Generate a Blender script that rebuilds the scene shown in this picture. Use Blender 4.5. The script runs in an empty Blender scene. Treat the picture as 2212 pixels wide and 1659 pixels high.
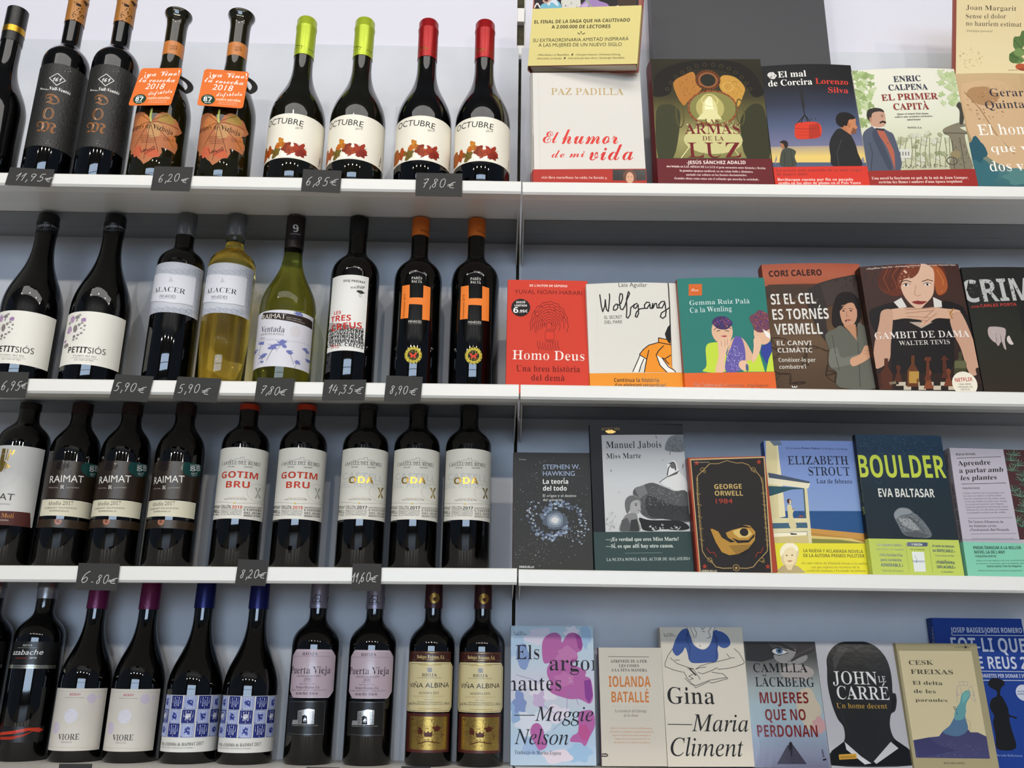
# Shop shelving with wine bottles on the left unit and books on the right unit.
import bpy, math, random, unicodedata
from mathutils import Matrix, Vector
from mathutils.geometry import tessellate_polygon
R = math.radians
sc = bpy.context.scene
COL = sc.collection
H0 = 1.0                      # the camera is held 1 m above the floor

# ------------------------------------------------------------------ camera, light, exposure
F_PX, PITCH, ROLL = 1900.0, 0.29856, 0.01316
cam = bpy.data.cameras.new('camera'); cam.sensor_width = 36.0; cam.lens = F_PX / 2212 * 36.0
cam.clip_start = 0.05; cam.clip_end = 60
camo = bpy.data.objects.new('camera', cam); COL.objects.link(camo)
_f = Vector((0, math.cos(PITCH), math.sin(PITCH))); _u = Vector((0, -math.sin(PITCH), math.cos(PITCH))); _x = Vector((1, 0, 0))
_R = math.cos(ROLL) * _x + math.sin(ROLL) * _u; _U = -math.sin(ROLL) * _x + math.cos(ROLL) * _u
_M = Matrix((( _R.x, _U.x, -_f.x, 0), (_R.y, _U.y, -_f.y, 0), (_R.z, _U.z, -_f.z, H0), (0, 0, 0, 1)))
camo.matrix_world = _M
sc.camera = camo
sc.view_settings.view_transform = 'Standard'; sc.view_settings.look = 'None'
sc.view_settings.exposure = 0.2; sc.view_settings.gamma = 1.0; sc.view_settings.use_curve_mapping = False
w = bpy.data.worlds.new('shop_ambient'); sc.world = w; w.use_nodes = True
w.node_tree.nodes['Background'].inputs[0].default_value = (0.56, 0.72, 1.0, 1)
w.node_tree.nodes['Background'].inputs[1].default_value = 0.16
def lamp(name, kind, loc, energy, color, size=.1, size_y=None, aim=None, spread=None):
    l = bpy.data.lights.new(name, kind); l.energy = energy; l.color = color
    if kind == 'AREA':
        l.size = size
        if size_y: l.shape = 'RECTANGLE'; l.size_y = size_y
        if spread: l.spread = spread
    else: l.shadow_soft_size = size
    o = bpy.data.objects.new(name, l); COL.objects.link(o); o.location = loc
    if aim is not None: o.rotation_euler = (Vector(aim) - Vector(loc)).to_track_quat('-Z', 'Y').to_euler()
    return o
WARM = (1.0, .92, .80); COOL = (.70, .84, 1.0); NEUT = (1.0, .97, .93)
# daylight of the shop window across the aisle, a bright ceiling panel row, and small warm spots
lamp('ceiling_panel', 'AREA', (.0, -.25, H0 + 2.25), 27, NEUT, 3.4, .9, (0, 1.25, H0 + .7))
for i, (x, y) in enumerate([(-2.6, -3.6), (-1.3, -3.4), (0, -3.6), (1.3, -3.4), (2.6, -3.6)]):
    lamp('track_spot', 'POINT', (x, y, H0 + 1.62), 80, WARM, .035)
for i, (x, y) in enumerate([(-1.7, -.6), (-.55, -.5), (.6, -.55), (1.75, -.6)]):
    lamp('track_spot', 'POINT', (x, y, H0 + 2.1), 8, WARM, .03)

Q={'p': 0.29856, 'r': 0.01316, 'aL': 0.00853, 'aR': -0.00153, 'xs': 0.01176, 'z1L': 0.73667, 'z2L': 0.39083, 'z3L': 0.11739, 'z1R': 0.73579, 'z2R': 0.39073, 'z3R': 0.1162, 'hl': 0.02115, 'fd': 0.14644, 'fh': 0.02967, 'wd': 0.26816, 'wh': 0.04036, 'D': 1.27, 'k': 0.0, 'g1L': 0.00065, 'g2L': 0.00394, 'g3L': 0.00806, 'g1R': 0.00347, 'g2R': -0.00261, 'g3R': -0.00176, 'z4': -0.16568}
BOOK={'humor': (1, 0.03245, 1.32997, 0.73586, 0.1926, 0.2512, 0.0, -0.0208, 0.0), 'armas': (1, 0.24203, 1.31465, 0.73659, 0.1948, 0.2751, 0.0242, -0.0135, 0.0), 'corcira': (1, 0.44074, 1.31934, 0.73728, 0.1599, 0.2639, 0.0134, -0.0284, 0.0), 'capita': (1, 0.60124, 1.3191, 0.73784, 0.1818, 0.2546, 0.003, -0.0351, 0.0), 'gerard': (1, 0.78254, 1.31882, 0.73846, 0.15, 0.2582, 0.0507, -0.0106, 0.0), 'homodeus': (2, -0.00985, 1.33003, 0.39137, 0.1319, 0.2017, 0.0809, 0.0044, 0.0), 'wolfgang': (2, 0.12375, 1.32983, 0.39044, 0.1471, 0.1911, 0.0, -0.0229, 0.0), 'gemma': (2, 0.27204, 1.3196, 0.39005, 0.1425, 0.1984, 0.0, -0.0277, 0.0), 'cori': (2, 0.42087, 1.33937, 0.38966, 0.1646, 0.2398, 0.0454, -0.0216, 0.0), 'gambit': (2, 0.58125, 1.32913, 0.38924, 0.1641, 0.2295, 0.0, -0.0435, 0.0), 'crim': (2, 0.74695, 1.32888, 0.38881, 0.15, 0.2357, 0.0504, -0.0067, 0.0), 'hawking': (3, 0.00465, 1.33001, 0.11621, 0.1197, 0.1859, 0.1074, -0.0034, 0.0), 'jabois': (3, 0.12766, 1.33482, 0.116, 0.1466, 0.2308, 0.0403, -0.0195, 0.0), 'orwell': (3, 0.27764, 1.31959, 0.11573, 0.118, 0.1751, 0.0, -0.0374, 0.0), 'strout': (3, 0.39947, 1.33941, 0.11552, 0.1404, 0.2101, 0.0486, -0.009, 0.0), 'boulder': (3, 0.53714, 1.3242, 0.11595, 0.1345, 0.2197, 0.065, 0.005, 0.0), 'aprendre': (3, 0.67985, 1.32898, 0.11741, 0.15, 0.1981, 0.0491, 0.0159, 0.0), 'argon': (4, 0.00538, 1.48001, -0.16568, 0.1336, 0.2097, 0.0195, -0.0099, 0.0), 'iolanda': (4, 0.14738, 1.48179, -0.16568, 0.1019, 0.1771, 0.0538, -0.0091, 0.0), 'gina': (4, 0.24998, 1.47964, -0.16568, 0.1357, 0.2102, 0.0892, -0.0118, 0.0), 'lack': (4, 0.38498, 1.47943, -0.16568, 0.1176, 0.1894, 0.0896, -0.0079, 0.0), 'carre': (4, 0.50257, 1.47525, -0.16568, 0.1293, 0.1899, 0.1078, -0.0122, 0.0), 'freixas': (4, 0.62897, 1.47106, -0.16568, 0.1321, 0.19, 0.0851, -0.0054, 0.0), 'fotli': (4, 0.70602, 1.50494, -0.16568, 0.15, 0.2319, 0.0501, -0.0022, 0.0), 'saga': (0, 0.02105, 1.32799, 0.999, 0.193, 0.26, -0.2096, 0.1202, -0.2304), 'margarit': (5, 0.80174, 1.38539, 0.9505, 0.15, 0.3, -0.1352, 0.089, -0.0981)}
BTYPE={'octubre': (-0.3864, 0.05, 0.7364, 0.0475, 0.0175, 1), 'dom': (-0.7957, 0.05, 0.7362, 0.0385, 0.0165, 1), 'marques': (-0.617, 0.05, 0.7363, 0.0445, 0.019, 1), 'petit': (-0.7195, 0.15, 0.397, 0.0487, 0.0177, 2), 'alacer': (-0.5924, 0.15, 0.3975, 0.0402, 0.0166, 2), 'ventada': (-0.3989, 0.15, 0.3983, 0.0477, 0.0166, 2), 'creus': (-0.2868, 0.15, 0.3987, 0.0423, 0.0166, 2), 'hbottle': (-0.1768, 0.15, 0.3991, 0.0418, 0.0159, 2), 'moli': (-0.81, 0.15, 0.1199, 0.0402, 0.0166, 3), 'raimat': (-0.7236, 0.15, 0.1206, 0.0391, 0.0166, 3), 'gotim': (-0.3523, 0.15, 0.1236, 0.0386, 0.0161, 3), 'oda': (-0.25, 0.15, 0.1244, 0.038, 0.0161, 3), 'azabache': (-0.769, 0.223, -0.1657, 0.0375, 0.0155, 4), 'viore': (-0.6845, 0.223, -0.1657, 0.04, 0.0158, 4), 'anima': (-0.5095, 0.223, -0.1657, 0.043, 0.0158, 4), 'puerta': (-0.3222, 0.223, -0.1657, 0.038, 0.0148, 4), 'albina': (-0.134, 0.223, -0.1657, 0.037, 0.0145, 4)}
CARD={'card11': (-0.8195, 1.25991, 0.71158, 0.99924, 0.00852, -0.03811, 0.03811, 0.00033, 0.99927, 0.07238, 0.03217, 0.0019), 'card620': (-0.58519, 1.26191, 0.70615, 0.99994, 0.00853, -0.00718, 0.00718, 6e-05, 0.99997, 0.06238, 0.04385, 0.00059), 'card685': (-0.34406, 1.26396, 0.70921, 0.99939, 0.00853, -0.03377, 0.03377, 0.00029, 0.99943, 0.06273, 0.04049, -0.00098), 'card780': (-0.15982, 1.26554, 0.70445, 0.99996, 0.00853, -0.00269, 0.00269, 2e-05, 1.0, 0.0753, 0.04212, -0.0005), 'card695': (-0.78936, 1.26017, 0.35641, 0.99995, 0.00853, -0.00605, 0.00605, 5e-05, 0.99998, 0.06456, 0.04054, -0.00099), 'card590': (-0.60036, 1.26178, 0.35516, 0.99889, 0.00852, -0.04628, 0.04628, 0.00039, 0.99893, 0.05748, 0.04079, 0.00255), 'card590b': (-0.50626, 1.26258, 0.35596, 0.99922, 0.00852, -0.03848, 0.03848, 0.00033, 0.99926, 0.06573, 0.03783, 0.00213), 'card780b': (-0.38442, 1.26362, 0.35649, 0.99972, 0.00853, -0.02192, 0.02192, 0.00019, 0.99976, 0.05666, 0.03771, 0.00032), 'card1435': (-0.28396, 1.26448, 0.35955, 0.99983, 0.00853, 0.01614, -0.01614, -0.00014, 0.99987, 0.06351, 0.03262, 0.00152), 'card890': (-0.19136, 1.26527, 0.3596, 0.99969, 0.00853, -0.02335, 0.02335, 0.0002, 0.99973, 0.05471, 0.04075, 0.00098), 'card680': (-0.60686, 1.26172, 0.07906, 0.99993, 0.00853, -0.00831, 0.00831, 7e-05, 0.99997, 0.05809, 0.03693, -0.00095), 'card820': (-0.3852, 1.26361, 0.08837, 0.99983, 0.00853, -0.01615, 0.01615, 0.00014, 0.99987, 0.04284, 0.03589, 0.00088), 'card4a': (-0.59145, 1.26185, -0.17908, 0.9999, 0.00853, 0.01089, -0.01089, -9e-05, 0.99994, 0.04347, 0.03364, -0.00029), 'card4b': (-0.26608, 1.26463, -0.17888, 0.99996, 0.00853, -0.00187, 0.00187, 2e-05, 1.0, 0.04375, 0.03313, 0.00029), 'card4c': (-0.13976, 1.26571, -0.17639, 0.99996, 0.00853, -0.00344, 0.00344, 3e-05, 0.99999, 0.03898, 0.03318, -0.00054), 'card1160': (-0.22143, 1.26501, 0.08297, 0.99996, 0.00853, -0.00209, 0.00209, 2e-05, 1.0, 0.04086, 0.0377, -0.00061), 'tag': (-0.64177, 1.25943, 0.86144, 0.99939, 0.00853, 0.03384, -0.03486, 0.19522, 0.98014, 0.07008, 0.08695, 0.00605), 'tag2': (-0.529, 1.26039, 0.86491, 0.99779, 0.00851, -0.06594, 0.0629, 0.20059, 0.97765, 0.07651, 0.08498, -0.00718)}
ART = {
"octubre.label_art": [
('T','sl','2A2A26','OCTUBRE',-491,1060,223,975,109),('T','s','3A3830','2019',102,915,223,928,37),('B','A8642A',-538,539,183,133,3,55),('B','B4571F',-353,522,109,92,4,55),('B','7A6A30',-203,485,87,94,5,55),
('B','C8812A',-114,641,77,88,6,55),('B','8C3B1C',-7,557,83,87,7,55),('B','B05226',89,528,93,71,8,55),('B','A33A22',201,550,116,99,9,55),('B','8A2D1E',229,474,91,61,10,55),('B','C9702B',-170,598,45,40,11,55),
('B','D09030',-118,685,33,35,12,55),('P','FBF6EA',-50,481,36,427,139,476,131,390,-39,371,-92,417),('B','A0472A',22,486,50,72,44,50),('L','6A2A18',6,183,642,230,534),('L','6A2A18',6,230,534,317,601),('L','6A2A18',6,230,534,295,460),
('L','6A2A18',6,-94,670,-57,558),('L','6A2A18',6,-259,561,-188,421),('L','6A2A18',7,-405,581,-334,406),('L','6A2A18',6,0,593,52,476),('T','s','3A3830','Vi negre',630,393,657,585,43),],
"octubre.cap_art": [
('L','5E6A1E!',11,-193,2838,18,2766),('L','5E6A1E',9,-107,2783,-108,2741),('L','5E6A1E',8,-54,2766,-55,2723),('L','5E6A1E',8,-10,2760,-11,2717),('T','s','5E6A1E','sblanc',-224,2782,-139,2745,23),
('T','s','5E6A1E','sing',105,2721,224,2731,33),],
"dom.label_art": [
('L','F0EEE8',10,-21,1872,99,1975,233,1869,114,1739,-21,1872),('T','h','F4F2EC','161',50,1819,176,1827,65),('T','c','F4F2EC','Domini',-169,1667,4,1629,36),('T','I','F4F2EC','Vall-Ventós',15,1644,347,1638,60),
('T','f','8E5E30','D',-16,1363,206,1378,198),('O','8E5E30',72,1184,81,108,17),('O','8E5E30',75,1185,58,98,10),('T','f','966434','M',-92,840,226,826,193),('X','CFC8BE',236,2081,59,63,10,14,5),('X','CFC8BE',164,654,77,47,10,12,6),
('O','33322E',400,1785,131,140,7),('O','33322E',462,1315,135,136,7),('O','33322E',456,936,129,113,7),],
"dom.cap_art": [
('L','3A2412',11,304,3508,283,3507),('L','3A2412',13,43,3300,55,3319),('L','3A2412',13,346,3477,346,3493),('L','3A2412',13,57,3427,50,3419),('L','3A2412',14,31,3603,21,3624),('L','3A2412',12,186,3419,212,3410),
('L','3A2412',11,270,3454,264,3465),('L','3A2412',13,60,3590,64,3620),('L','3A2412',13,77,3263,58,3244),('L','3A2412',13,113,3522,97,3489),('L','3A2412',13,150,3521,151,3542),('L','3A2412',13,121,3449,144,3466),
('L','3A2412',13,133,3416,139,3444),('L','3A2412',13,71,3374,84,3357),('L','3A2412',13,26,3356,39,3329),('L','3A2412',11,287,3805,334,3866),('L','3A2412',13,89,3466,84,3467),('L','3A2412',12,156,3370,183,3403),
('L','3A2412',13,46,3377,34,3394),('L','3A2412',12,210,3419,211,3420),('L','3A2412',13,346,3574,346,3555),('L','3A2412',13,43,3364,50,3367),('L','3A2412',11,303,3765,249,3686),('L','3A2412',13,346,3473,346,3509),
('L','3A2412',12,229,3412,210,3364),('L','3A2412',13,119,3298,135,3326),('E','2E1C10',96,3579,46,26),('E','3A2412',181,3705,25,20),('E','3A2412',218,3729,32,19),('E','3A2412',205,3685,29,19),('E','3A2412',244,3715,42,19),
('E','3A2412',225,3668,34,19),('E','3A2412',258,3758,52,18),],
"marques.label_art": [

('P','BE7C55',-272,1260,-128,1200,-64,1093,-12,1041,37,1068,86,1171,160,1221,250,1234,306,1200,347,1169,389,1166,440,1118,465,1071,497,1040,545,994,477,909,389,856,391,808,482,734,493,667,472,594,459,538,379,558,312,565,220,567,245,479,203,381,155,369,118,350,67,283,-13,220,-72,293,-141,350,-176,429,-246,448,-333,455,-349,535,-493,666,-492,666,-493,796,-493,897,-492,962,-492,1064,-492,1190,-493,1287),
('B','D08A50',-152,1032,144,141,3,20),('B','B0924E',244,1113,133,95,4,20),('B','C68C60',247,917,182,118,5,20),('B','CF6F50',-162,474,101,101,6,20),('B','CE6A48',87,441,118,83,7,20),('B','C89C6A',72,875,119,145,8,20),
('B','C8804A',379,729,76,115,9,20),('L','7E4326',10,-10,1029,-174,1160),('L','7E4326',10,-10,1029,-285,924),('L','7E4326',10,-10,1029,-239,566),('L','7E4326',10,-10,1029,-20,315),('L','7E4326',10,-10,1029,180,483),
('L','7E4326',10,-10,1029,413,648),('L','7E4326',10,-10,1029,460,1018),('L','7E4326',10,-10,1029,255,1192),('L','B9C070',35,-12,1301,-14,1214,-18,1115,2,1029),('T','r','2A1A14','Marqués de Vizhoja',-493,938,366,855,92),
('T','s','7A4A34','DENOMINACION',-132,754,69,743,17),('T','s','6A3A2A','producto de espana blanco seco',-165,722,142,714,17),('T','s','6A3A2A','producto de espana blanco seco',-144,688,130,682,17),
('T','s','6A3A2A','producto de espana blanco seco',-123,655,118,651,17),('T','s','6A3A2A','producto de espana blanco seco',-104,623,106,620,17),('T','r','7A4030','11.5% vol',237,706,404,746,49),
('L','5A2A1C',8,-127,540,-82,438,-4,506,23,459,111,565,128,508,-12,410),('T','c','5A2A1C','Franco',-59,436,128,508,48),],
"marques.band_art": [
('T','r','4A2A1A','Cosecha',3,2704,128,2728,42),('T','r','4A2A1A','2018',15,2641,135,2677,41),('B','2E1C12',378,2813,16,88,5,40),],
"petit.label_art": [
('T','b','2E2A28','PETIT',-230,675,112,665,104),('T','sl','4A4644','SIÓS',124,662,398,677,102),('T','r','6A625C','Costers del Sió',-107,604,261,597,33),('L','8A847C',5,-142,580,291,574),
('T','i','5A524C','D.O. Costers del Segre',-75,532,227,534,31),('B','B79CB8',-252,1271,53,64,0,20),('B','8F8A88',-147,1297,46,33,1,20),('B','A888AE',-24,1244,47,32,2,20),('B','8F8683',-154,1093,42,66,3,20),
('B','B79CB8',-292,1087,66,65,4,20),('B','9A9490',-91,1158,28,28,5,20),('B','A8A29E',-42,1190,26,21,6,20),('B','8F8683',-83,977,28,16,7,20),('B','9A9490',-30,1009,26,18,8,20),('B','8F8A88',9,1140,19,18,9,20),
('B','8F8683',-153,952,26,28,10,20),('B','8F8683',-319,816,72,40,11,20),('B','A888AE',-380,902,51,25,12,20),('B','9A9490',10,1066,19,11,13,20),('B','9A9490',-44,1095,22,12,14,20),('B','A8A29E',-107,1330,29,21,15,20),
('B','8F8A88',-314,1212,26,26,16,20),('B','9A9490',-94,916,21,16,17,20),('B','9A9490',-155,899,19,21,18,20),('B','A8A29E',-146,1242,16,28,19,20),],
"petit.cap_art": [
('T','r','C8C4C0','COSTERS DEL SIÓ',-119,3083,358,3155,42),('L','9A9690',4,-194,3090,-11,3040,249,3103),],
"alacer.label_art": [
('O','9AA2B0',-323,2227,61,50,4),('O','9AA2B0',-245,2190,53,46,4),('O','9AA2B0',-187,2163,53,45,4),('O','9AA2B0',-138,2141,32,44,4),('O','9AA2B0',-102,2175,37,44,4),('O','9AA2B0',-61,2157,41,43,4),('O','9AA2B0',-22,2142,26,43,4),
('O','9AA2B0',8,2180,32,43,4),('O','9AA2B0',44,2167,37,43,4),('O','9AA2B0',79,2156,25,42,4),('O','9AA2B0',107,2192,31,42,4),('O','9AA2B0',142,2179,37,42,4),('O','9AA2B0',176,2166,25,42,4),('O','9AA2B0',205,2206,32,42,4),
('O','9AA2B0',240,2195,39,42,4),('O','9AA2B0',276,2186,27,42,4),('O','9AA2B0',307,2229,35,42,4),('O','9AA2B0',345,2223,46,42,4),('O','9AA2B0',385,2219,32,41,4),('O','9AA2B0',421,2266,45,41,4),('O','9AA2B0',469,2267,63,41,4),
('O','9AA2B0',523,2271,50,41,4),('O','9AA2B0',-419,1531,100,60,6),('O','9AA2B0',-300,1488,61,44,4),('O','9AA2B0',-235,1466,57,42,4),('O','9AA2B0',-184,1449,32,41,4),('O','9AA2B0',-148,1483,37,41,4),('O','9AA2B0',-107,1472,41,40,4),
('O','9AA2B0',-69,1462,25,40,4),('O','9AA2B0',-34,1454,31,40,4),('O','9AA2B0',-6,1493,36,40,4),('O','9AA2B0',27,1487,23,39,4),('O','9AA2B0',60,1472,29,39,4),('O','9AA2B0',92,1459,34,39,4),('O','9AA2B0',118,1492,22,39,4),
('O','9AA2B0',150,1481,28,39,4),('O','9AA2B0',182,1470,35,39,4),('O','9AA2B0',214,1460,23,39,4),('O','9AA2B0',241,1496,30,39,4),('O','9AA2B0',274,1488,38,39,4),('O','9AA2B0',308,1482,25,38,4),('O','9AA2B0',343,1476,34,38,4),
('O','9AA2B0',374,1516,44,38,4),('O','9AA2B0',413,1513,31,38,4),('O','9AA2B0',466,2191,54,27,4),('O','9AA2B0',498,2156,61,27,4),('O','9AA2B0',534,2123,72,27,4),('O','9AA2B0',502,2062,62,27,4),('O','9AA2B0',539,2029,74,27,4),
('O','9AA2B0',507,1967,63,27,4),('O','9AA2B0',544,1935,75,27,4),('O','9AA2B0',511,1874,64,27,4),('O','9AA2B0',548,1841,77,27,4),('O','9AA2B0',515,1780,65,27,4),('O','9AA2B0',553,1748,79,27,4),('O','9AA2B0',599,1719,117,27,4),
('O','9AA2B0',558,1655,81,27,4),('O','9AA2B0',605,1626,127,27,4),('O','9AA2B0',563,1562,83,27,4),('O','9AA2B0',611,1534,145,26,4),('P','DDDDE2',-464,2188,65,2117,437,2143,436,1631,65,1600,-464,1688),
('T','r','2E2E34','ALACER',-294,1812,270,1789,89),('T','s','4A4A52','PENEDÉS',-145,1701,131,1694,44),('T','s','6A6A70','DENOMINACIÓ DE ORIGEN',-147,1676,130,1670,16),('P','C8CAD0',6,2078,46,2009,64,1982,-21,1978,-4,2019),
('X','A8ACB8',51,2056,123,38,8,8,3),],
"alacer.cap_art": [
('P','B8B8BC!',-48,2998,-44,3079,-27,3178,-9,3077,35,3002),('P','B8B8BC!',86,3007,89,3090,103,3194,119,3099,166,3041),('P','B8B8BC!',214,3058,220,3143,247,3258,297,3183,323,3125),('L','8A8A90!',5,-102,3066,41,3063,247,3104),
('L','8A8A90!',5,-108,3026,45,3024,259,3065),],
"ventada.label_art": [
('P','3A2F2A',-342,1451,-44,1416,276,1404,542,1408,634,1395,649,1260,383,1263,75,1281,-383,1346),('T','s','E8E4DA','RAIMAT',-352,1331,97,1311,84),('T','s','C8C0B4','FAMILY VINEYARDS',111,1335,367,1330,18),
('T','s','C8C0B4','VITICULTURA ECOLÓGICA',110,1303,439,1287,19),('T','r','3A3A48','Ventada',-351,1101,101,1070,101),('T','s','8A8478','GARNATXA BLANCA',-356,1043,98,1015,37),('T','s','5A5650','2019',-362,985,-246,966,34),
('O','C8B890',275,1115,79,85,4),('O','C8B890',275,1115,50,54,4),('L','C8B890',4,239,1126,290,1148,259,1095,303,1098),('L','A8A8B4',4,-420,966,105,925,607,956),('B','7A80B4',-309,905,70,29,0,60),('L','6A70A8',4,-309,905,-416,966),
('L','6A70A8',4,-309,905,-350,949),('L','6A70A8',4,-309,905,-290,936),('L','6A70A8',4,-309,905,-245,928),('B','7A80B4',-64,812,77,45,1,60),('L','6A70A8',4,-64,812,-163,876),('L','6A70A8',4,-64,812,-105,871),
('L','6A70A8',4,-64,812,-43,868),('L','6A70A8',4,-64,812,8,868),('B','7A80B4',79,874,86,52,2,60),('L','6A70A8',4,79,874,-24,936),('L','6A70A8',4,79,874,35,937),('L','6A70A8',4,79,874,102,942),('L','6A70A8',4,79,874,158,948),
('B','7A80B4',215,737,56,32,3,60),('L','6A70A8',4,215,737,153,769),('L','6A70A8',4,215,737,188,774),('L','6A70A8',4,215,737,229,780),('L','6A70A8',4,215,737,266,787),('B','7A80B4',-258,660,63,28,4,60),
('L','6A70A8',4,-258,660,-345,711),('L','6A70A8',4,-258,660,-294,700),('L','6A70A8',4,-258,660,-241,691),('L','6A70A8',4,-258,660,-201,686),('B','7A80B4',-206,685,47,23,5,60),('L','6A70A8',4,-206,685,-266,723),
('L','6A70A8',4,-206,685,-231,717),('L','6A70A8',4,-206,685,-193,712),('L','6A70A8',4,-206,685,-163,709),('B','7A80B4',362,588,55,27,6,60),('L','6A70A8',4,362,588,304,609),('L','6A70A8',4,362,588,336,617),
('L','6A70A8',4,362,588,376,626),('L','6A70A8',4,362,588,412,635),('B','7A80B4',496,851,60,22,7,60),('L','6A70A8',4,496,851,437,862),('L','6A70A8',4,496,851,470,871),('L','6A70A8',4,496,851,510,884),
('L','6A70A8',4,496,851,549,896),('B','7A80B4',-606,793,206,27,8,60),('L','6A70A8',4,-606,793,-604,822),('L','6A70A8',4,-606,793,-605,826),('L','6A70A8',4,-606,793,-522,802),('L','6A70A8',4,-606,793,-417,773),
('B','7A80B4',307,1439,73,37,9,60),('L','6A70A8',4,307,1439,231,1470),('L','6A70A8',4,307,1439,273,1479),('L','6A70A8',4,307,1439,325,1492),('L','6A70A8',4,307,1439,372,1505),('B','7A80B4',-246,568,34,15,10,60),
('L','6A70A8',4,-246,568,-289,594),('L','6A70A8',4,-246,568,-265,590),('L','6A70A8',4,-246,568,-237,586),('L','6A70A8',4,-246,568,-215,583),('B','7A80B4',608,682,93,22,11,60),('L','6A70A8',4,608,682,533,686),
('L','6A70A8',4,608,682,573,699),('L','6A70A8',4,608,682,629,717),('L','6A70A8',4,608,682,689,737),('B','7A80B4',549,822,54,17,12,60),('L','6A70A8',4,549,822,497,828),('L','6A70A8',4,549,822,526,837),
('L','6A70A8',4,549,822,562,848),('L','6A70A8',4,549,822,596,860),('L','4A4A5A',4,216,726,297,540),('L','4A4A5A',5,-61,785,-156,579),('L','4A4A5A',5,-305,882,-346,699),('L','4A4A5A',4,70,855,-3,740),
('L','4A4A5A',5,-203,663,-338,540),('L','4A4A5A',4,352,563,304,464),('L','4A4A5A',4,513,833,570,669),],
"ventada.cap_art": [
('T','R','D8D4CC','9',8,3064,101,3080,134),('T','r','B8B4AC','INTENSITAT',-44,3016,136,3027,20),('T','s','B8B4AC','RAIMAT',-34,3381,147,3404,33),],
"creus.label_art": [
('T','b','1A1A1A','DOQ PRIORAT',-122,2018,256,2011,40),('T','b','2A2A2A','CELLERS',109,1926,257,1935,31),('T','b','2A2A2A','SCALA DEI',12,1895,235,1911,30),('B','3A3A3A',184,1848,70,28,3,50),('O','4A4A4A',184,1782,18,28,5),
('L','4A4A4A',5,181,1824,182,1806),('T','b','C8382E','LES',-271,1445,-126,1435,59),('T','b','C8382E','TRES',-332,1311,55,1312,104),('T','b','1E1E1E','ESCREUSTRESCR',-414,1265,17,1182,57),
('T','b','1E1E1E','SCREUTRESCREUS',-378,1186,282,1150,57),('T','b','1E1E1E','TRESCREUSTREC',-405,1129,296,1090,57),('T','b','1E1E1E','CREUSRESTRECR',-371,1055,281,1022,57),('T','b','1E1E1E','SUETRESLESCRE',-397,998,295,962,57),
('T','b','1E1E1E','TRCREUSTRESES',-365,925,310,901,56),('T','b','1E1E1E','CREUS::CREUS',-392,878,294,843,56),('T','b','2E2E2E','ERTSUECRSTE',-357,1148,279,1118,50),('T','b','2E2E2E','ERTSUECRSTE',-348,1081,284,1055,50),
('T','b','2E2E2E','ERTSUECRSTE',-339,1014,288,992,50),('T','b','2E2E2E','ERTSUECRSTE',-330,944,293,925,50),('T','b','C8382E','CREUS',-297,1142,250,1193,110),('T','s','C8382E','2012',-290,844,-121,832,57),],
"hbottle.label_art": [
('T','r','E8E4DC','PARÉS',-70,2084,110,2085,43),('T','r','E8E4DC','BALTÀ',-67,2022,113,2019,43),('P','EE8A3C',-239,1982,-94,1984,-85,1743,144,1753,141,1981,272,1969,280,1367,144,1358,139,1624,-90,1627,-94,1377,-240,1381),
('T','s','3A2414','Honeymoon 2019',-161,1400,-159,1822,39),('T','s','D8D4CC','PENEDÈS',-85,1292,136,1295,41),('L','A8A49C',3,-84,1273,136,1277),('E','C8B848',22,723,146,148),('E','2A2812',22,723,95,98),
('T','b','2A2812','O',-76,651,-92,679,32),('T','b','2A2812','R',-99,699,-103,731,34),('T','b','2A2812','G',-101,751,-92,780,36),('T','b','2A2812','A',-82,797,-63,820,35),('T','b','2A2812','N',-46,831,-19,843,34),
('T','b','2A2812','I',0,848,30,849,34),('T','b','2A2812','C',50,846,78,835,34),('T','b','2A2812','F',128,788,139,760,34),('T','b','2A2812','A',143,740,143,709,33),('T','b','2A2812','R',138,689,126,659,32),
('T','b','2A2812','M',114,642,92,620,32),('T','b','2A2812','I',74,609,46,599,33),('T','b','2A2812','N',26,596,-3,600,33),('T','b','2A2812','G',-22,607,-49,623,32),
('P','D84A2E',22,723,-33,767,-40,733,-14,711,-22,666,9,677,23,700,39,678,73,669,58,713,82,737,73,770),],
"hbottle.cap_art": [
('T','s','4A2A10','Honeymoon',14,3118,196,3116,48),],
"moli.label_art": [
('P','B89C54!',-82,1447,70,1541,-54,1642,-126,1645),('P','B89C54!',-126,1645,-51,1632,-57,1830,-119,1836),('P','B89C54!',-21,1642,-11,1826,-29,1830,-36,1642),('P','B89C54!',13,1622,39,1814,18,1820,-11,1642),
('P','B89C54!',44,1727,73,1728,97,1809,68,1811),('L','CDCAC2',4,-43,1477,20,1711),('L','CDCAC2',4,-43,1477,67,1690),('L','CDCAC2',4,-43,1477,109,1660),('L','CDCAC2',4,-43,1477,144,1623),('L','CDCAC2',4,-43,1477,172,1580),
('L','CDCAC2',4,-43,1477,192,1532),('L','CDCAC2',4,-43,1477,203,1481),('L','CDCAC2',4,-43,1477,205,1430),('L','CDCAC2',4,-43,1477,197,1381),('L','CDCAC2',4,-43,1477,181,1335),('L','CDCAC2',4,-43,1477,156,1296),
('L','CDCAC2',4,-43,1477,123,1265),('O','D0CCC6',-43,1477,254,271,4),('T','s','4A4846','RAIMAT',-414,1019,199,1006,103),('T','s','8A8680','VITICULTURA SOSTENIBLE',-167,934,161,938,18),
('P','5A3430',-414,826,478,846,528,613,-313,579),('T','r','C8924A','Castell del Molí',-354,740,239,736,65),('T','s','C8BCB0','CABERNET SAUVIGNON',-259,683,173,682,26),('L','E8E4DE',2,291,1501,367,1513),],
"raimat.label_art": [
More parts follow.
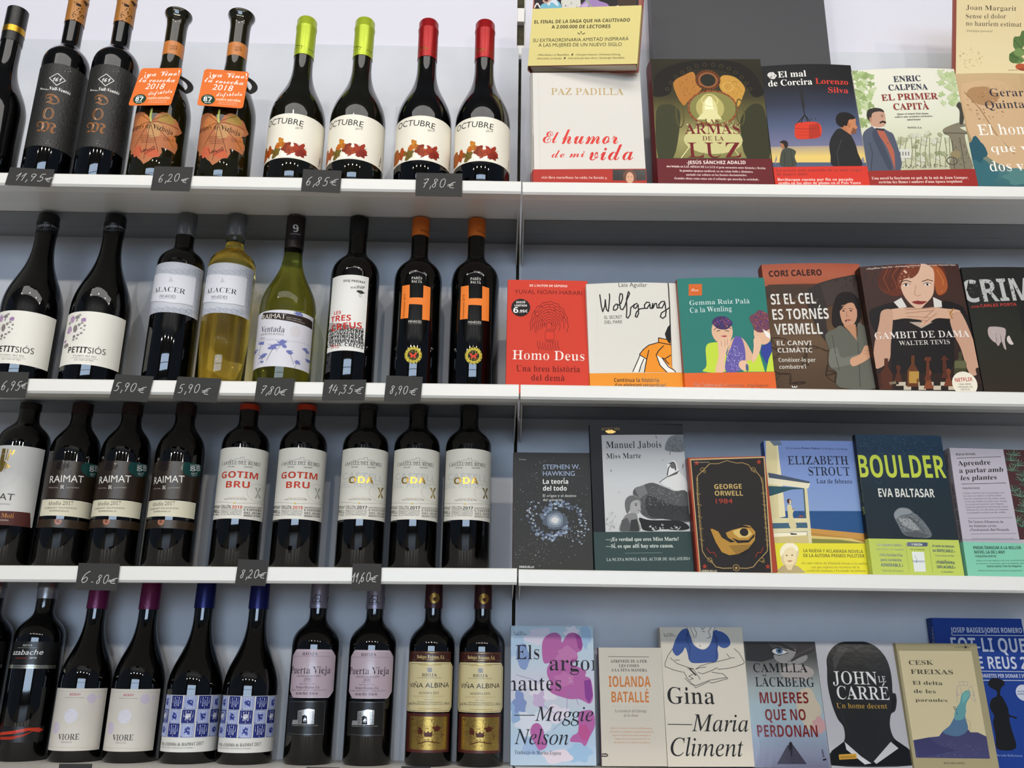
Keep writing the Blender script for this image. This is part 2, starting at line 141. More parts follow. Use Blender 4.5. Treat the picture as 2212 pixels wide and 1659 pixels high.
('T','s','F0ECE4','RAIMAT',-163,1288,362,1317,111),('T','s','B8AEA4','VITICULTURA',-166,1204,7,1200,19),('T','s','B8AEA4','SOSTENIBLE',124,1205,311,1223,18),('T','r','E0DCD4','R',35,1195,99,1198,57),
('B','2A2220',23,1568,113,83,4,10),('X','4A3E38',23,1568,104,75,8,40,8),('E','1F4A46',479,1559,192,132),('T','b','F0F0EC','88',437,1513,638,1553,79),('T','s','D8DCD8','2017',456,1463,579,1486,27),
('T','s','C8D0CC','GUIAPEÑIN',427,1596,611,1629,21),('T','s','C8D0CC','★★★★',476,1441,564,1458,14),],
"raimat.band_art": [
('T','r','6A6250','Abadia 2017',-121,932,261,947,61),('T','s','5A5448','CABERNET SAUVIGNON',-179,874,323,890,26),('T','s','5A5448','TEMPRANILLO',-86,830,214,837,26),],
"raimat.strip_art": [
('E','A8745E',87,688,54,58),('T','R','4A2E24','6',68,664,105,665,48),],
"gotim.label_art": [
('T','r','2A2A26','CASTELL DEL REMEI',-284,1600,392,1608,58),('L','7A7870',5,-113,1618,-119,1681,-85,1680,-83,1659,-12,1695,55,1697,53,1722,109,1725,113,1680,181,1690,230,1664,232,1633),('L','8A8880',3,-77,1648,205,1651),
('L','8A8880',3,1,1668,5,1616),('L','8A8880',3,79,1702,83,1650),('T','b','3A3A36','CELLER',-148,1564,-31,1558,17),('T','b','3A3A36','HISTÒRIC',122,1559,260,1566,17),('T','b','C8482E','GOTIM',-260,1389,365,1390,103),
('T','b','C8482E','BRU',-142,1231,236,1236,103),('O','9A988F',393,1179,189,143,3),('P','A8A69C',326,1256,460,1269,404,1181,468,1104,342,1093,387,1178),('P','DFDDD4',362,1261,413,1265,392,1187),
('P','DFDDD4',379,1094,433,1101,394,1171),('T','r','5A564E','Grans Vins Fins des de 1780',-146,1039,209,1044,22),('T','s','C8A890','COLLITA AGRÍCOLA',-93,1062,182,1070,16),('L','8A867C',3,-505,1030,58,985,602,1027),
('E','D8C070',30,988,16,16),('T','b','3A3832','COLLITA',-197,908,-19,899,49),('T','b','C8583E','2018',-2,899,156,902,48),('T','s','5A564E','SELECCIÓ DE RAÏMS DE',-196,876,152,873,16),
('T','s','5A564E','DIFERENTS VARIETATS',-193,851,154,849,16),('T','s','5A564E','ELABORAT I EMBOTELLAT',-190,827,156,825,16),('T','s','5A564E','A LA PROPIETAT',-192,799,152,797,18),('T','b','3A3832','CANTITAT',-504,938,-224,904,46),
('T','b','3A3832','TORRELL',-505,869,-216,835,50),('T','b','3A3832','750 ML',-505,832,-211,798,19),('T','s','3A3832',"DENOMINACIÓ D'ORIGEN",179,916,519,943,24),('T','R','3A3832','COSTERS',182,871,513,897,34),
('T','R','3A3832','DEL SEGRE',186,823,508,847,34),('T','b','3A3832','PRODUCT OF SPAIN',190,783,501,805,28),],
"oda.label_art": [
('T','r','2A2A26','CASTELL DEL REMEI',-297,1611,358,1611,58),('L','7A7870',5,-126,1627,-131,1690,-97,1689,-95,1668,-23,1704,45,1705,43,1730,100,1733,103,1687,173,1698,222,1672,224,1641),('L','8A8880',3,-90,1657,197,1659),
('L','8A8880',3,-11,1677,-7,1625),('L','8A8880',3,69,1710,72,1658),('T','b','3A3A36','CELLER',-162,1573,-45,1566,17),('T','b','3A3A36','HISTÒRIC',110,1567,252,1574,17),('T','s','C6C7C2','CASTELL',-338,1395,405,1364,103),
('T','s','CBCBC6','DEL REMEI',-406,1259,303,1252,90),('T','b','D8B04A!','ODA',-186,1316,223,1317,107),('O','A89C78',369,1192,215,143,3),('P','B8A050!',302,1269,442,1283,381,1194,444,1117,314,1106,363,1191),
('P','DFDDD4',339,1274,393,1278,368,1200),('P','DFDDD4',352,1107,408,1113,369,1184),('T','r','5A564E','Grans Vins Fins des de 1780',-159,1048,200,1051,22),('T','s','C8A890','COLLITA AGRÍCOLA',-106,1070,173,1078,16),
('L','8A867C',3,-523,1041,44,993,650,1043),('E','D8C070',16,996,16,16),('T','b','7A786E','COLLITA',-214,917,-35,906,49),('T','b','2E2E2A','2017',-19,906,142,908,49),('T','s','5A564E','SELECCIÓ DE RAÏMS DE',-214,885,138,880,16),
('T','s','5A564E','DIFERENTS VARIETATS',-212,860,139,856,16),('T','s','5A564E','ELABORAT I EMBOTELLAT',-210,836,141,831,16),('T','s','5A564E','A LA PROPIETAT',-212,808,136,803,18),('T','b','7A786E','CANTITAT',-523,949,-242,913,46),
('T','b','7A786E','TORRELL',-523,880,-235,844,50),('T','b','7A786E','750 ML',-523,843,-231,807,19),('T','s','7A786E',"DENOMINACIÓ D'ORIGEN",166,922,553,956,24),('T','R','7A786E','COSTERS',169,878,539,909,35),
('T','R','7A786E','DEL SEGRE',172,830,528,857,35),('T','b','7A786E','PRODUCT OF SPAIN',174,790,517,815,28),],
"azabache.label_art": [
('T','r','E0DEDA','RIOJA',-65,1684,84,1689,28),('L','A8A8A4',4,-154,1661,156,1665),('T','si','F0EEEA','azabache',-258,1552,257,1562,77),('T','s','A84A3A','CRIANZA',-165,1495,56,1495,20),
('T','b','D8D6D2','2010',70,1498,171,1499,24),],
"azabache.strip_art": [
('T','s','4A4A44','VENDIMIA SELECCIONADA',-189,1369,258,1374,22),],
"azabache.swoosh_art": [
('P','C0452E',-402,390,-7,439,205,482,380,481,453,446,392,411,228,440,36,400,-402,347),('P','A83A26',-402,338,-30,357,139,382,297,434,175,364,-3,314,-402,304),],
"azabache.cap_art": [
('O','9A3A30',130,2650,23,27,8),('O','9A3A30',150,2598,25,27,8),],
"viore.label_art": [
('T','I','C04A6A','BIERZO',-48,962,114,964,35),('T','s','8A8480','DENOMINACIÓN DE ORIGEN',-113,923,173,925,14),('E','DEDCE4',18,669,104,105),('X','6A6A70',34,626,145,148,7,40,4),('B','CFC4D2',288,920,74,71,3,15),
('B','CFC4D2',-214,491,79,88,3,15),('X','B8A8B8',346,795,126,71,8,20,9),('E','D4CAD6',414,941,31,33),('T','r','3A3634','VIORE',-133,321,188,327,83),('T','s','9A908A','MENCÍA',-72,279,98,281,22),
('L','B8B0A8',3,-448,1017,87,1030,502,1017),('L','B8B0A8',3,-360,219,105,213,492,192),],
"viore.cap_art": [
('X','D0A8C0',31,2353,53,68,7,70,3),],
"anima.label_art": [
('T','r','6A6862',"VOL d'ÀNIMA de RAIMAT 2017",-365,255,351,271,44),('T','s','8A8680','COSTERS DEL SEGRE · DENOMINACIÓ DE ORIGEN',-364,225,198,227,14),],
"puerta.label_art": [
('T','r','4A4450','RIOJA',-132,1603,115,1610,42),('T','s','8A8088','DENOMINACIÓN DE ORIGEN CALIFICADA',-335,1578,330,1581,15),('E','CABCC4',21,1409,136,113),('T','r','2E2830','Puerta Vieja',-370,1327,354,1335,105),
('T','r','4A424A','CRIANZA SELECCIÓN',-212,1278,183,1283,26),('T','r','4A424A','2016',-64,1228,36,1230,37),('T','s','7A7078','RED WINE',-82,1202,49,1204,13),('T','s','6A6068','EMBOTELLADO POR',-141,1167,109,1171,15),
('T','r','4A3A40','Bodegas Riojanas, S.A.',-204,1110,181,1111,37),('T','s','6A6068','CENICERO · ESPAÑA · PRODUCT OF SPAIN · RE Nº 5997-LO',-311,1073,312,1080,15),
('T','b','5A5058','Cont. Net. 750 ml    13% Alc. Vol.',-198,1017,164,1019,37),('L','E8E0E4',5,-294,1666,307,1677,416,1572,455,1088,327,979,-316,969),],
"puerta.band_art": [
('L','9A9690!',5,-323,913,290,917,300,440,-311,444,-323,913),('P','E0DCD8!',-135,780,30,813,130,802,133,594,-233,579,-219,645,-129,649),('P','3A3834',-133,767,-122,768,-121,757,-132,756),('P','3A3834',53,771,62,771,63,760,53,760),
('P','3A3834',-116,768,-105,768,-104,757,-115,757),('P','3A3834',70,771,79,771,80,760,71,760),('P','3A3834',-98,768,-88,769,-87,758,-97,757),('P','3A3834',87,771,96,771,97,760,88,760),('P','3A3834',-81,769,-71,769,-70,758,-80,758),
('P','3A3834',104,771,114,771,114,760,105,760),('P','3A3834',-123,748,-112,748,-111,737,-122,737),('P','3A3834',62,751,71,751,72,740,63,740),('P','3A3834',-105,748,-94,748,-93,738,-104,737),
('P','3A3834',79,751,88,751,89,740,80,740),('P','3A3834',-88,749,-78,749,-77,738,-87,738),('P','3A3834',96,751,106,751,106,740,97,740),('P','3A3834',-71,749,-61,749,-60,738,-70,738),('P','3A3834',113,751,123,751,124,740,114,740),
('P','3A3834',-130,727,-118,728,-117,717,-128,716),('P','3A3834',56,731,65,731,66,720,57,720),('P','3A3834',-112,728,-101,728,-100,717,-111,717),('P','3A3834',73,731,82,731,83,720,74,720),
('P','3A3834',-95,728,-84,729,-83,718,-94,717),('P','3A3834',90,731,99,731,100,720,91,720),('P','3A3834',-78,729,-68,729,-67,718,-77,718),('P','3A3834',107,731,117,731,117,720,108,720),
('P','3A3834',-119,708,-108,708,-107,697,-118,697),('P','3A3834',65,711,74,711,75,700,66,700),('P','3A3834',-101,708,-91,708,-90,698,-100,697),('P','3A3834',82,711,91,711,92,700,83,700),
('P','3A3834',-84,709,-74,709,-73,698,-83,698),('P','3A3834',99,711,109,711,109,700,100,700),('P','3A3834',-68,709,-58,709,-57,698,-67,698),('P','3A3834',116,711,126,710,127,699,117,700),
('P','3A3834',-126,687,-115,688,-114,677,-125,676),('P','3A3834',59,691,68,691,69,680,60,680),('P','3A3834',-108,688,-97,688,-96,677,-107,677),('P','3A3834',76,691,85,691,86,680,77,680),
('P','3A3834',-91,688,-81,689,-80,678,-90,677),('P','3A3834',93,691,103,691,103,680,94,680),('P','3A3834',-74,689,-64,689,-63,678,-73,678),('P','3A3834',110,691,120,690,121,680,111,680),
('P','3A3834',-115,668,-104,668,-103,657,-114,657),('P','3A3834',68,671,78,671,78,660,69,660),('P','3A3834',-98,668,-87,668,-86,658,-97,657),('P','3A3834',85,671,95,671,95,660,86,660),('P','3A3834',-81,669,-71,669,-70,658,-80,658),
('P','3A3834',102,671,112,670,113,660,103,660),('P','3A3834',-64,669,-54,669,-53,658,-63,658),('P','3A3834',119,670,129,670,130,659,120,660),('P','3A3834',-122,647,-111,648,-110,637,-121,637),
('P','3A3834',62,651,71,651,72,640,63,640),('P','3A3834',-104,648,-94,648,-93,637,-103,637),('P','3A3834',79,651,89,651,89,640,80,640),('P','3A3834',-87,648,-77,649,-76,638,-86,638),('P','3A3834',96,651,106,651,107,640,97,640),
('P','3A3834',-71,649,-61,649,-60,638,-70,638),('P','3A3834',113,650,123,650,124,639,114,640),('P','3A3834',-111,628,-100,628,-99,617,-110,617),('P','3A3834',71,631,81,631,81,620,72,620),
('P','3A3834',-94,628,-84,629,-83,618,-93,617),('P','3A3834',88,631,98,631,99,620,89,620),('P','3A3834',-77,629,-67,629,-66,618,-76,618),('P','3A3834',105,631,115,630,116,620,106,620),('P','3A3834',-61,629,-51,629,-50,619,-60,618),
('P','3A3834',122,630,132,630,133,619,123,620),('P','3A3834',-118,608,-107,608,-106,597,-117,597),('P','3A3834',65,611,75,611,75,600,66,600),('P','3A3834',-101,608,-90,608,-89,598,-100,597),
('P','3A3834',82,611,92,611,93,600,83,600),('P','3A3834',-84,609,-73,609,-72,598,-83,598),('P','3A3834',99,611,109,611,110,600,100,600),('P','3A3834',-67,609,-57,609,-56,598,-66,598),('P','3A3834',116,610,126,610,127,600,117,600),
('P','2E2C2A',-50,593,-55,706,-21,724,19,707,36,594),('P','E0DCD8!',-31,652,-6,688,20,652,7,625,-20,625),('T','s','A8A49E','ESTABLECIMIENTO DE BODEGAS RIOJANAS FUNDADO',-214,558,196,564,13),],
"puerta.cap_art": [
('L','2E2A30',10,-88,2433,-83,2497,-44,2505,-48,2547,45,2542,45,2434),('L','2E2A30',10,-29,2433,-25,2485,21,2485,33,2434),('L','2E2A30',8,-107,2434,91,2432),('T','s','3A343A','Puerta Vieja',-96,2398,77,2391,24),
('L','2E2A30',10,196,2441,185,2513,262,2518),],
"albina.top_art": [
('T','R','D8C48A','Bodegas Riojanas, S.A.',-218,1580,245,1578,53),('L','B89C58!',5,-402,1666,368,1670,374,1563,-399,1555,-402,1666),],
"albina.label_art": [
('L','B8A060!',6,-373,1498,392,1502,411,1433,432,886,370,806,-347,800,-400,879,-406,1434,-373,1498),('L','C8B478',13,-171,1482,189,1486),('L','C8B478',13,-161,830,216,833),('P','8A8A84',-31,1439,40,1440,42,1376,-29,1375),
('L','C8C4B8',4,-25,1385,32,1428),('T','r','3A3630','RIOJA',-116,1310,124,1313,45),('T','s','6A6458','DENOMINACIÓN DE ORIGEN CALIFICADA',-196,1282,202,1283,13),('T','s','24222A','VIÑA ALBINA',-363,1138,357,1150,71),
('T','r','4A463C','RESERVA 2012',-152,1048,168,1052,31),('T','s','C8B88A','VENDIMIA SELECCIONADA',-258,997,270,1002,28),('T','s','6A6458','RED WINE',-59,962,74,963,11),
('T','s','4A463C','EMBOTELLADO POR BODEGAS RIOJANAS S.A.',-182,922,235,921,17),('T','s','4A463C','CENICERO ESPAÑA PRODUCT OF SPAIN R.E. 5997-LO',-209,891,260,891,17),('T','s','4A463C','Cont. Net. 750 ml',-390,879,-214,891,41),
('T','s','4A463C','14% Alc. Vol.',269,895,385,891,37),],
"albina.band_art": [
('P','B89C58!',-325,720,355,718,363,236,-313,243),('L','6A3028',4,-297,707,332,705,338,252,-288,256,-297,707),('X','5A2E22',19,489,287,209,17,230,2),('P','5A2E22',-280,682,-238,684,-237,666,-279,664),
('B','B89C58!',14,619,58,62,3,30),('P','5A2E22',-52,509,-12,483,18,510,54,484,88,511,80,429,-37,429),('L','D8BC78!',7,-38,410,88,411),('B','5A2E22',153,546,60,40,5,40),('B','5A2E22',-113,508,45,47,6,40),
('L','5A2E22',14,-125,327,13,366,192,337),],
"albina.cap_art": [
('E','A8884A!',24,2522,85,84),('X','5A3A22',23,2532,60,60,17,26,3),('P','5A3A22',3,2532,48,2533,50,2493,28,2471,4,2492),],
"card11.price_art": [
('T','h','D8D6D0','11,95',158,91,619,94,131),('T','h','D8D6D0','€',618,104,739,87,83),],
"card620.price_art": [
('T','h','D8D6D0','6,20',115,148,436,176,137),('T','h','D8D6D0','€',465,158,578,147,83),],
"card685.price_art": [
('T','h','D8D6D0','6,85',76,115,433,116,154),('T','h','D8D6D0','€',452,135,580,137,112),],
"card780.price_art": [
('T','h','D8D6D0','7,80',130,156,474,163,154),('T','h','D8D6D0','€',516,150,644,158,103),],
"card695.price_art": [
('T','h','D8D6D0','6,95',271,121,554,116,141),('T','h','D8D6D0','€',552,152,643,154,81),],
"card590.price_art": [
('T','h','D8D6D0','5,90',49,146,365,150,133),('T','h','D8D6D0','€',400,144,520,143,88),],
"card590b.price_art": [
('T','h','D8D6D0','5,90',65,121,378,139,133),('T','h','D8D6D0','€',423,117,545,124,93),],
"card780b.price_art": [
('T','h','D8D6D0','7,80',92,124,351,106,128),('T','h','D8D6D0','€',358,114,469,114,88),],
"card1435.price_art": [
('T','h','D8D6D0','14,35',98,118,467,106,129),('T','h','D8D6D0','€',486,106,613,110,93),],
"card890.price_art": [
('T','h','D8D6D0','8,90',86,124,343,126,125),('T','h','D8D6D0','€',375,119,490,120,96),],
"card680.price_art": [
('T','h','D8D6D0','6',76,102,176,105,153),('T','h','D8D6D0','.',211,109,232,109,18),('T','h','D8D6D0','80',286,89,442,96,118),('T','h','D8D6D0','€',446,96,571,99,71),],
"card820.price_art": [
('T','h','D8D6D0','8,20',69,100,318,107,114),('T','h','D8D6D0','€',321,107,422,107,78),],
"card1160.price_art": [
('T','h','D8D6D0','11,60',10,118,258,132,124),('T','h','D8D6D0','€',255,125,359,127,85),],
"tag.tag_art": [
('T','c','FFF6EC','¡ya Vino!',134,672,740,688,118),('T','c','FFF6EC','la cosecha',62,540,691,531,111),('T','si','FFF6EC','2018',194,376,532,371,128),('T','c','FFF6EC','disfrútala',278,232,687,285,85),('E','2A4A34',149,145,111,113),
('T','b','FFFFFF','87',77,99,212,103,96),('T','s','FFFFFF','PEÑÍN',92,205,189,210,18),('T','s','FFFFFF','★★★★',97,58,202,62,27),('T','b','FFE2C4','cuatro estrellas',282,138,668,138,60),
('T','s','FFE2C4','GUIA DE VINOS GOURMETS',324,90,621,91,18),('T','s','FFE2C4','www.marquesdevizhoja.com',309,55,626,56,18),],
"humor.cover_art": [
('T','r','C4AB78','PAZ PADILLA',337,2055,1618,2046,137),('T','c','DC4A40','El',176,1086,456,1084,229),('T','c','DC4A40','humor',500,1068,1480,1062,306),('T','c','DC4A40','de mi',321,797,895,804,151),
('T','c','D63F3A','vida',972,743,1726,743,327),('L','CFC9C0',5,124,2432,119,579),],
"humor.band_art": [
('T','s','F2D8CC','«Un libro maravilloso: he reído, he llorado y,',137,386,1261,373,49),('P','2E2C2A',1361,551,1927,547,1916,339,1352,343),('B','7A4A34',1645,420,114,123,3,10),('E','D8A888',1643,391,70,108),
('C','6A3E2A',1536,342,1545,446,1577,520,1651,549,1724,514,1746,439,1755,341,1715,341,1707,444,1674,494,1622,490,1589,440,1571,342),('E','3A2418',1618,411,9,7),('E','3A2418',1675,410,9,7),],
"humor.spine_art": [
('T','s','8A8680','PAZ',-657,1155,-1020,1701,1287),],
"saga.cover_art": [
('P','2E2A2E',-59,1946,1822,1858,1893,887,23,948),('P','D8A88E',141,1366,247,1362,332,1169,266,1124,173,1180),('C','7FBACB',139,963,129,1034,149,1128,262,1176,375,1215,472,1164,521,1068,502,956),
('C','D9DDE4',379,1215,417,1213,462,1113,435,1099,332,1169,291,1100,252,1177),('P','C8A898',167,1246,296,1265,312,1184,241,1139,181,1189),('P','5A2A2A',183,1231,279,1247,261,1181,215,1183),('L','E8E4E0',24,19,1062,65,1155),
('L','E8E4E0',24,81,1154,129,1082),('C','DAD6CC',507,956,526,1068,505,1186,580,1254,811,1246,857,1127,861,953),('X','5A3038',687,1062,161,106,21,26,3),('X','8A9A7A',659,1134,161,106,16,16,8),
('C','A888B8',852,954,851,1075,910,1148,994,1239,1085,1236,1182,1162,1321,1110,1376,1039,1371,937),('C','9AB08A',970,1193,1079,1026,1108,945,1062,947,1019,1098,956,1147),('P','C8B0D0',869,1080,956,1147,1005,1098,924,961,879,962),
('P','4A3A2E',1458,1875,1782,1860,1850,921,1528,931),('L','E8E4E0',16,1374,1015,1528,1061),('L','E8E4E0',12,1401,949,1536,952),('P','B06A5A',-64,1946,-45,1946,37,947,19,948),],
"saga.band_art": [
('T','b','3A3020','EL FINAL DE LA SAGA QUE HA CAUTIVADO',52,776,1751,763,61),('T','b','3A3020','A 2.000.000 DE LECTORES',372,677,1419,657,61),('P','4A3C20',897,611,920,610,913,550),('L','4A3C20',14,853,584,887,560),
('L','4A3C20',14,937,559,977,576),('T','s','3A3020','SU EXTRAORDINARIA AMISTAD INSPIRARÁ',56,436,1753,426,61),('T','s','3A3020','A LAS MUJERES DE UN NUEVO SIGLO',161,349,1640,328,61),
('T','si','5A4C34','«Maravillosa.» La Repubblica  ♦  «Una gran historia.» Ostfriesen-Zeitung',161,184,1634,162,33),
('T','si','5A4C34','«Emociona.» La Stampa  ♦  «Una serie que hace vibrar.» Hamburger Abendblatt',152,119,1706,101,33),],
"armas.cover_art": [
('G','34301F/2A2718/4A4428/766F42/A8A06A/8E8854',31,2756,1947,722),
('C','1E1A14',22,2147,68,2389,282,2578,676,2702,1042,2721,1495,2689,1774,2499,1908,2229,1945,2016,1750,1962,1597,2283,1341,2471,983,2538,640,2497,378,2281,295,2014,23,1961),('O','6A5A38',264,2118,31,32,8),
('O','6A5A38',334,2250,32,32,8),('O','6A5A38',427,2369,32,32,8),('O','6A5A38',540,2470,32,33,8),('O','6A5A38',668,2549,32,33,8),('O','6A5A38',808,2603,32,33,8),('O','6A5A38',954,2630,32,33,8),('O','6A5A38',1100,2630,32,33,8),
('O','6A5A38',1241,2602,32,33,8),('O','6A5A38',1373,2547,32,33,8),('O','6A5A38',1489,2467,32,33,8),('O','6A5A38',1587,2366,32,32,8),('O','6A5A38',1662,2247,32,32,8),('O','6A5A38',1712,2115,32,32,8),
('C','B9803C',377,2254,590,2416,741,2470,789,2282,864,2121,623,1882,527,1776,427,1961),('C','C99A48',1233,2390,1468,2363,1620,2149,1570,1962,1463,1751,1301,1962,1181,2148),('X','7A4E20',620,2174,158,213,18,50,3),
('X','6A5428',1404,2122,158,187,18,50,5),('O','E0C070',1328,2162,90,91,13),('O','7A4A2A',985,2303,203,193,38),('E','9A6038',985,2303,176,167),('E','2A2A20',985,2303,135,129),('O','9A5A34',1026,1724,424,353,32),
('E','8E8A50',1026,1724,402,335),('E','BDB270',981,1724,245,262),('E','DCD49A',977,1672,134,261),('E','F2EEC4',966,1724,76,210),('O','E8DC9A',986,1882,139,127,16),('E','EDE6BE',987,1895,49,69),
('P','E2DAA4',901,1698,1057,1698,1175,1489,731,1489),('X','D8D0A0',767,1359,354,103,27,30,3),('X','CFC890',1256,1385,266,104,27,30,4),('C','44452C',40,1645,238,1802,433,1697,436,1385,287,734,24,733),
('C','3C3C24',1539,1594,1736,1804,1925,1673,1926,735,1532,734,1473,1334),('O','6A6238',449,1593,67,260,21),('O','6A6238',1499,1646,67,261,21),('L','E8E0A8',15,417,721,853,1333),('L','E8E0A8',10,1422,722,1119,1334),
('E','CFC890',989,1077,506,280),('T','r','6A1E22','LAS',872,1411,1103,1411,89),('T','r','7A1E24','ARMAS',513,1199,1462,1200,202),('T','r','6A1E22','DE LA',804,1066,1173,1066,87),('T','r','7A1E24','LUZ',538,731,1445,732,295),],
"armas.band_art": [
('T','b','F0DCD4','-JESÚS SÁNCHEZ ADALID',501,596,1503,596,65),('T','R','EACFC8','nos brinda en LAS ARMAS DE LA LUZ el gran encuentro entre historia y ficción:',157,535,1834,497,40),
('T','R','EACFC8','la genuina epopeya medieval, en un relato bello y dinámico,',374,451,1615,427,40),('T','R','EACFC8','anclado con soltura en las fuentes documentales.',478,371,1505,362,40),
('T','R','EACFC8','Grandes obras como estas son el estímulo que necesita la sociedad».',274,302,1701,278,40),],
"armas.spine_art": [
('T','r','D0C8B8','JESÚS SÁNCHEZ ADALID',-1010,1673,-798,2892,364),],
"corcira.cover_art": [
('G','1E1E20/222226/3A4052/5A6480/7E7E9A/9A94A0',20,2684,1648,594),('G','B0A090/E8CC7A/E8C878',-62,996,1648,594),('P','5A6880',-6,688,1658,664,1644,569,-16,593),('B','D8D4D0',175,2431,77,70,3,40),
('X','3A3A3C',175,2431,59,54,18,14,3),('T','R','EEEAE2','El mal',279,2381,770,2385,124),('T','R','EEEAE2','de Corcira',93,2208,858,2218,123),('T','R','D8483A','Lorenzo',915,2234,1502,2225,113),
('T','R','D8483A','Silva',1123,2055,1479,2050,112),('L','2A2420',19,628,2139,638,1770),('L','2A2420',19,664,2139,661,1770),('L','1E1A18',16,647,1770,654,1601),('L','2A2420',16,656,1614,476,1409),('L','2A2420',16,656,1614,565,1447),
('L','2A2420',16,656,1614,698,1445),('L','2A2420',16,656,1614,765,1405),('C','D8452C',456,1350,512,1453,877,1448,884,1186,661,1133,456,1156),('P','B83A26',705,1406,877,1448,884,1186,674,1132),
('L','8A2A1C',8,463,1340,702,1329,887,1352),('L','A83824',5,466,1281,690,1265),('L','A83824',5,463,1222,683,1204),('L','2E2A2A',10,489,1409,476,1445),('L','2E2A2A',10,588,1452,574,1488),('L','2E2A2A',10,762,1509,748,1545),
('L','2E2A2A',10,840,1507,826,1544),('C','2A2A2C',1013,1031,1091,1208,1219,1335,1384,1242,1458,1050,1485,847,1505,591,1035,598,1006,804),('P','C08058',1235,1463,1400,1525,1412,1204,1263,1334),
('C','C98A62',1290,1540,1389,1616,1526,1550,1524,1420,1546,1356,1510,1318,1512,1266,1450,1234,1382,1230,1352,1333),
('C','221E1E',1182,1464,1208,1593,1305,1657,1438,1647,1528,1563,1500,1524,1420,1512,1389,1448,1359,1384,1316,1397,1289,1359,1225,1386),('E','B97850',1401,1404,27,52),('L','4A4A4C',13,1123,602,1123,852,1235,1117),
('P','8A5A40',1466,1357,1522,1310,1495,1238,1405,1229),('C','4E5248',140,621,150,816,208,941,310,965,422,900,389,787,398,617),('P','B07A58',178,1068,245,1072,255,966,199,954,175,1018),
('C','2E2624',168,1081,239,1118,301,1079,295,990,244,966,226,1042),('L','34362E',10,236,890,195,620),('L','34362E',10,339,927,341,618),],
"corcira.band_art": [
('T','r','6A1A14','La novela más esperada de la serie negra',44,503,1502,492,50),('T','r','6A1A14','de mayor éxito',45,428,568,426,50),('T','R','F6E2DA','Bevilacqua cuenta por fin su pasado',46,325,1325,311,50),
('T','R','F6E2DA','oculto en los años de plomo en el País Vasco',57,260,1447,245,49),],
"capita.cover_art": [
('G','E6E2D2/E4E2D0/DEDEC8/D2D4B6/C4C2A4',12,2587,1846,518),('B','98AA72',105,2003,58,58,0,60),('B','C6D0A6',138,1978,58,58,1,60),('B','A8BA80',168,2215,59,58,2,60),('B','A8BA80',189,2384,59,59,3,60),
('B','B4C48E',-29,1449,58,57,4,60),('B','98AA72',89,2103,59,58,5,60),('B','C6D0A6',198,1925,58,58,6,60),('B','C6D0A6',165,2301,59,59,7,60),('B','B4C48E',174,1756,58,57,8,60),('B','A8BA80',112,1510,58,57,9,60),
('B','C6D0A6',178,2319,59,59,10,60),('B','B4C48E',-23,1456,58,57,11,60),('B','B4C48E',234,1487,58,57,12,60),('B','A8BA80',197,1717,58,57,13,60),('B','B4C48E',271,2082,58,58,14,60),('B','A8BA80',1,1683,58,57,15,60),
('B','C6D0A6',140,1788,58,57,16,60),('B','A8BA80',48,2380,59,59,17,60),('B','C6D0A6',41,1899,58,58,18,60),('B','B4C48E',31,1910,58,58,19,60),('B','98AA72',55,2492,59,59,20,60),('B','C6D0A6',59,2419,59,59,21,60),
('B','C6D0A6',120,1873,58,58,22,60),('B','A8BA80',107,1919,58,58,23,60),('B','C6D0A6',170,1896,58,58,24,60),('B','C6D0A6',307,2135,59,58,25,60),('B','B4C48E',-3,1754,58,57,26,60),('B','B4C48E',51,1799,58,57,27,60),
('B','A8BA80',78,2271,59,58,28,60),('B','B4C48E',238,1993,58,58,29,60),('B','A8BA80',35,2083,58,58,30,60),('B','C6D0A6',-2,1801,58,57,31,60),('B','A8BA80',192,2460,59,59,32,60),('B','B4C48E',103,2051,58,58,33,60),
('B','B4C48E',99,2202,59,58,34,60),('B','A8BA80',23,1530,58,57,35,60),('B','98AA72',77,2114,59,58,36,60),('B','C6D0A6',11,1900,58,58,37,60),('B','B4C48E',97,2430,59,59,38,60),('B','A8BA80',31,1955,58,58,39,60),
('B','A8BA80',106,2233,59,58,40,60),('B','98AA72',-30,1435,58,57,41,60),('B','98AA72',230,1820,58,57,42,60),('B','C6D0A6',-20,1504,58,57,43,60),('B','A8BA80',311,2399,59,59,44,60),('B','98AA72',61,1446,58,57,45,60),
('B','B4C48E',151,2456,59,59,46,60),('B','A8BA80',15,1864,58,58,47,60),('B','98AA72',288,2251,59,58,48,60),('B','C6D0A6',124,2162,59,58,49,60),('B','C6D0A6',101,1957,58,58,50,60),('B','A8BA80',-18,1488,58,57,51,60),
('B','C6D0A6',40,2012,58,58,52,60),('B','98AA72',128,1976,58,58,53,60),('B','A8BA80',41,2046,58,58,54,60),('B','A8BA80',102,2425,59,59,55,60),('B','98AA72',219,2419,59,59,56,60),('B','B4C48E',246,1684,58,57,57,60),
('B','A8BA80',-3,1752,58,57,58,60),('B','98AA72',0,1508,58,57,59,60),('B','C6D0A6',1778,2439,54,48,0,60),('B','C6D0A6',1670,2208,54,48,1,60),('B','C6D0A6',1669,1873,54,47,2,60),('B','BCCA98',1760,2120,54,48,3,60),
('B','C6D0A6',1671,1977,54,48,4,60),('B','BCCA98',1513,2246,54,48,5,60),('B','BCCA98',1576,2366,54,48,6,60),('B','BCCA98',1556,2255,54,48,7,60),('B','B4C48E',1759,2218,54,48,8,60),('B','B4C48E',1719,2397,54,48,9,60),
('B','C6D0A6',1751,2097,54,48,10,60),('B','B4C48E',1664,2396,54,48,11,60),('B','C6D0A6',1677,1828,54,47,12,60),('B','C6D0A6',1505,1844,54,47,13,60),('B','B4C48E',1710,1896,54,47,14,60),('B','B4C48E',1501,2014,54,48,15,60),
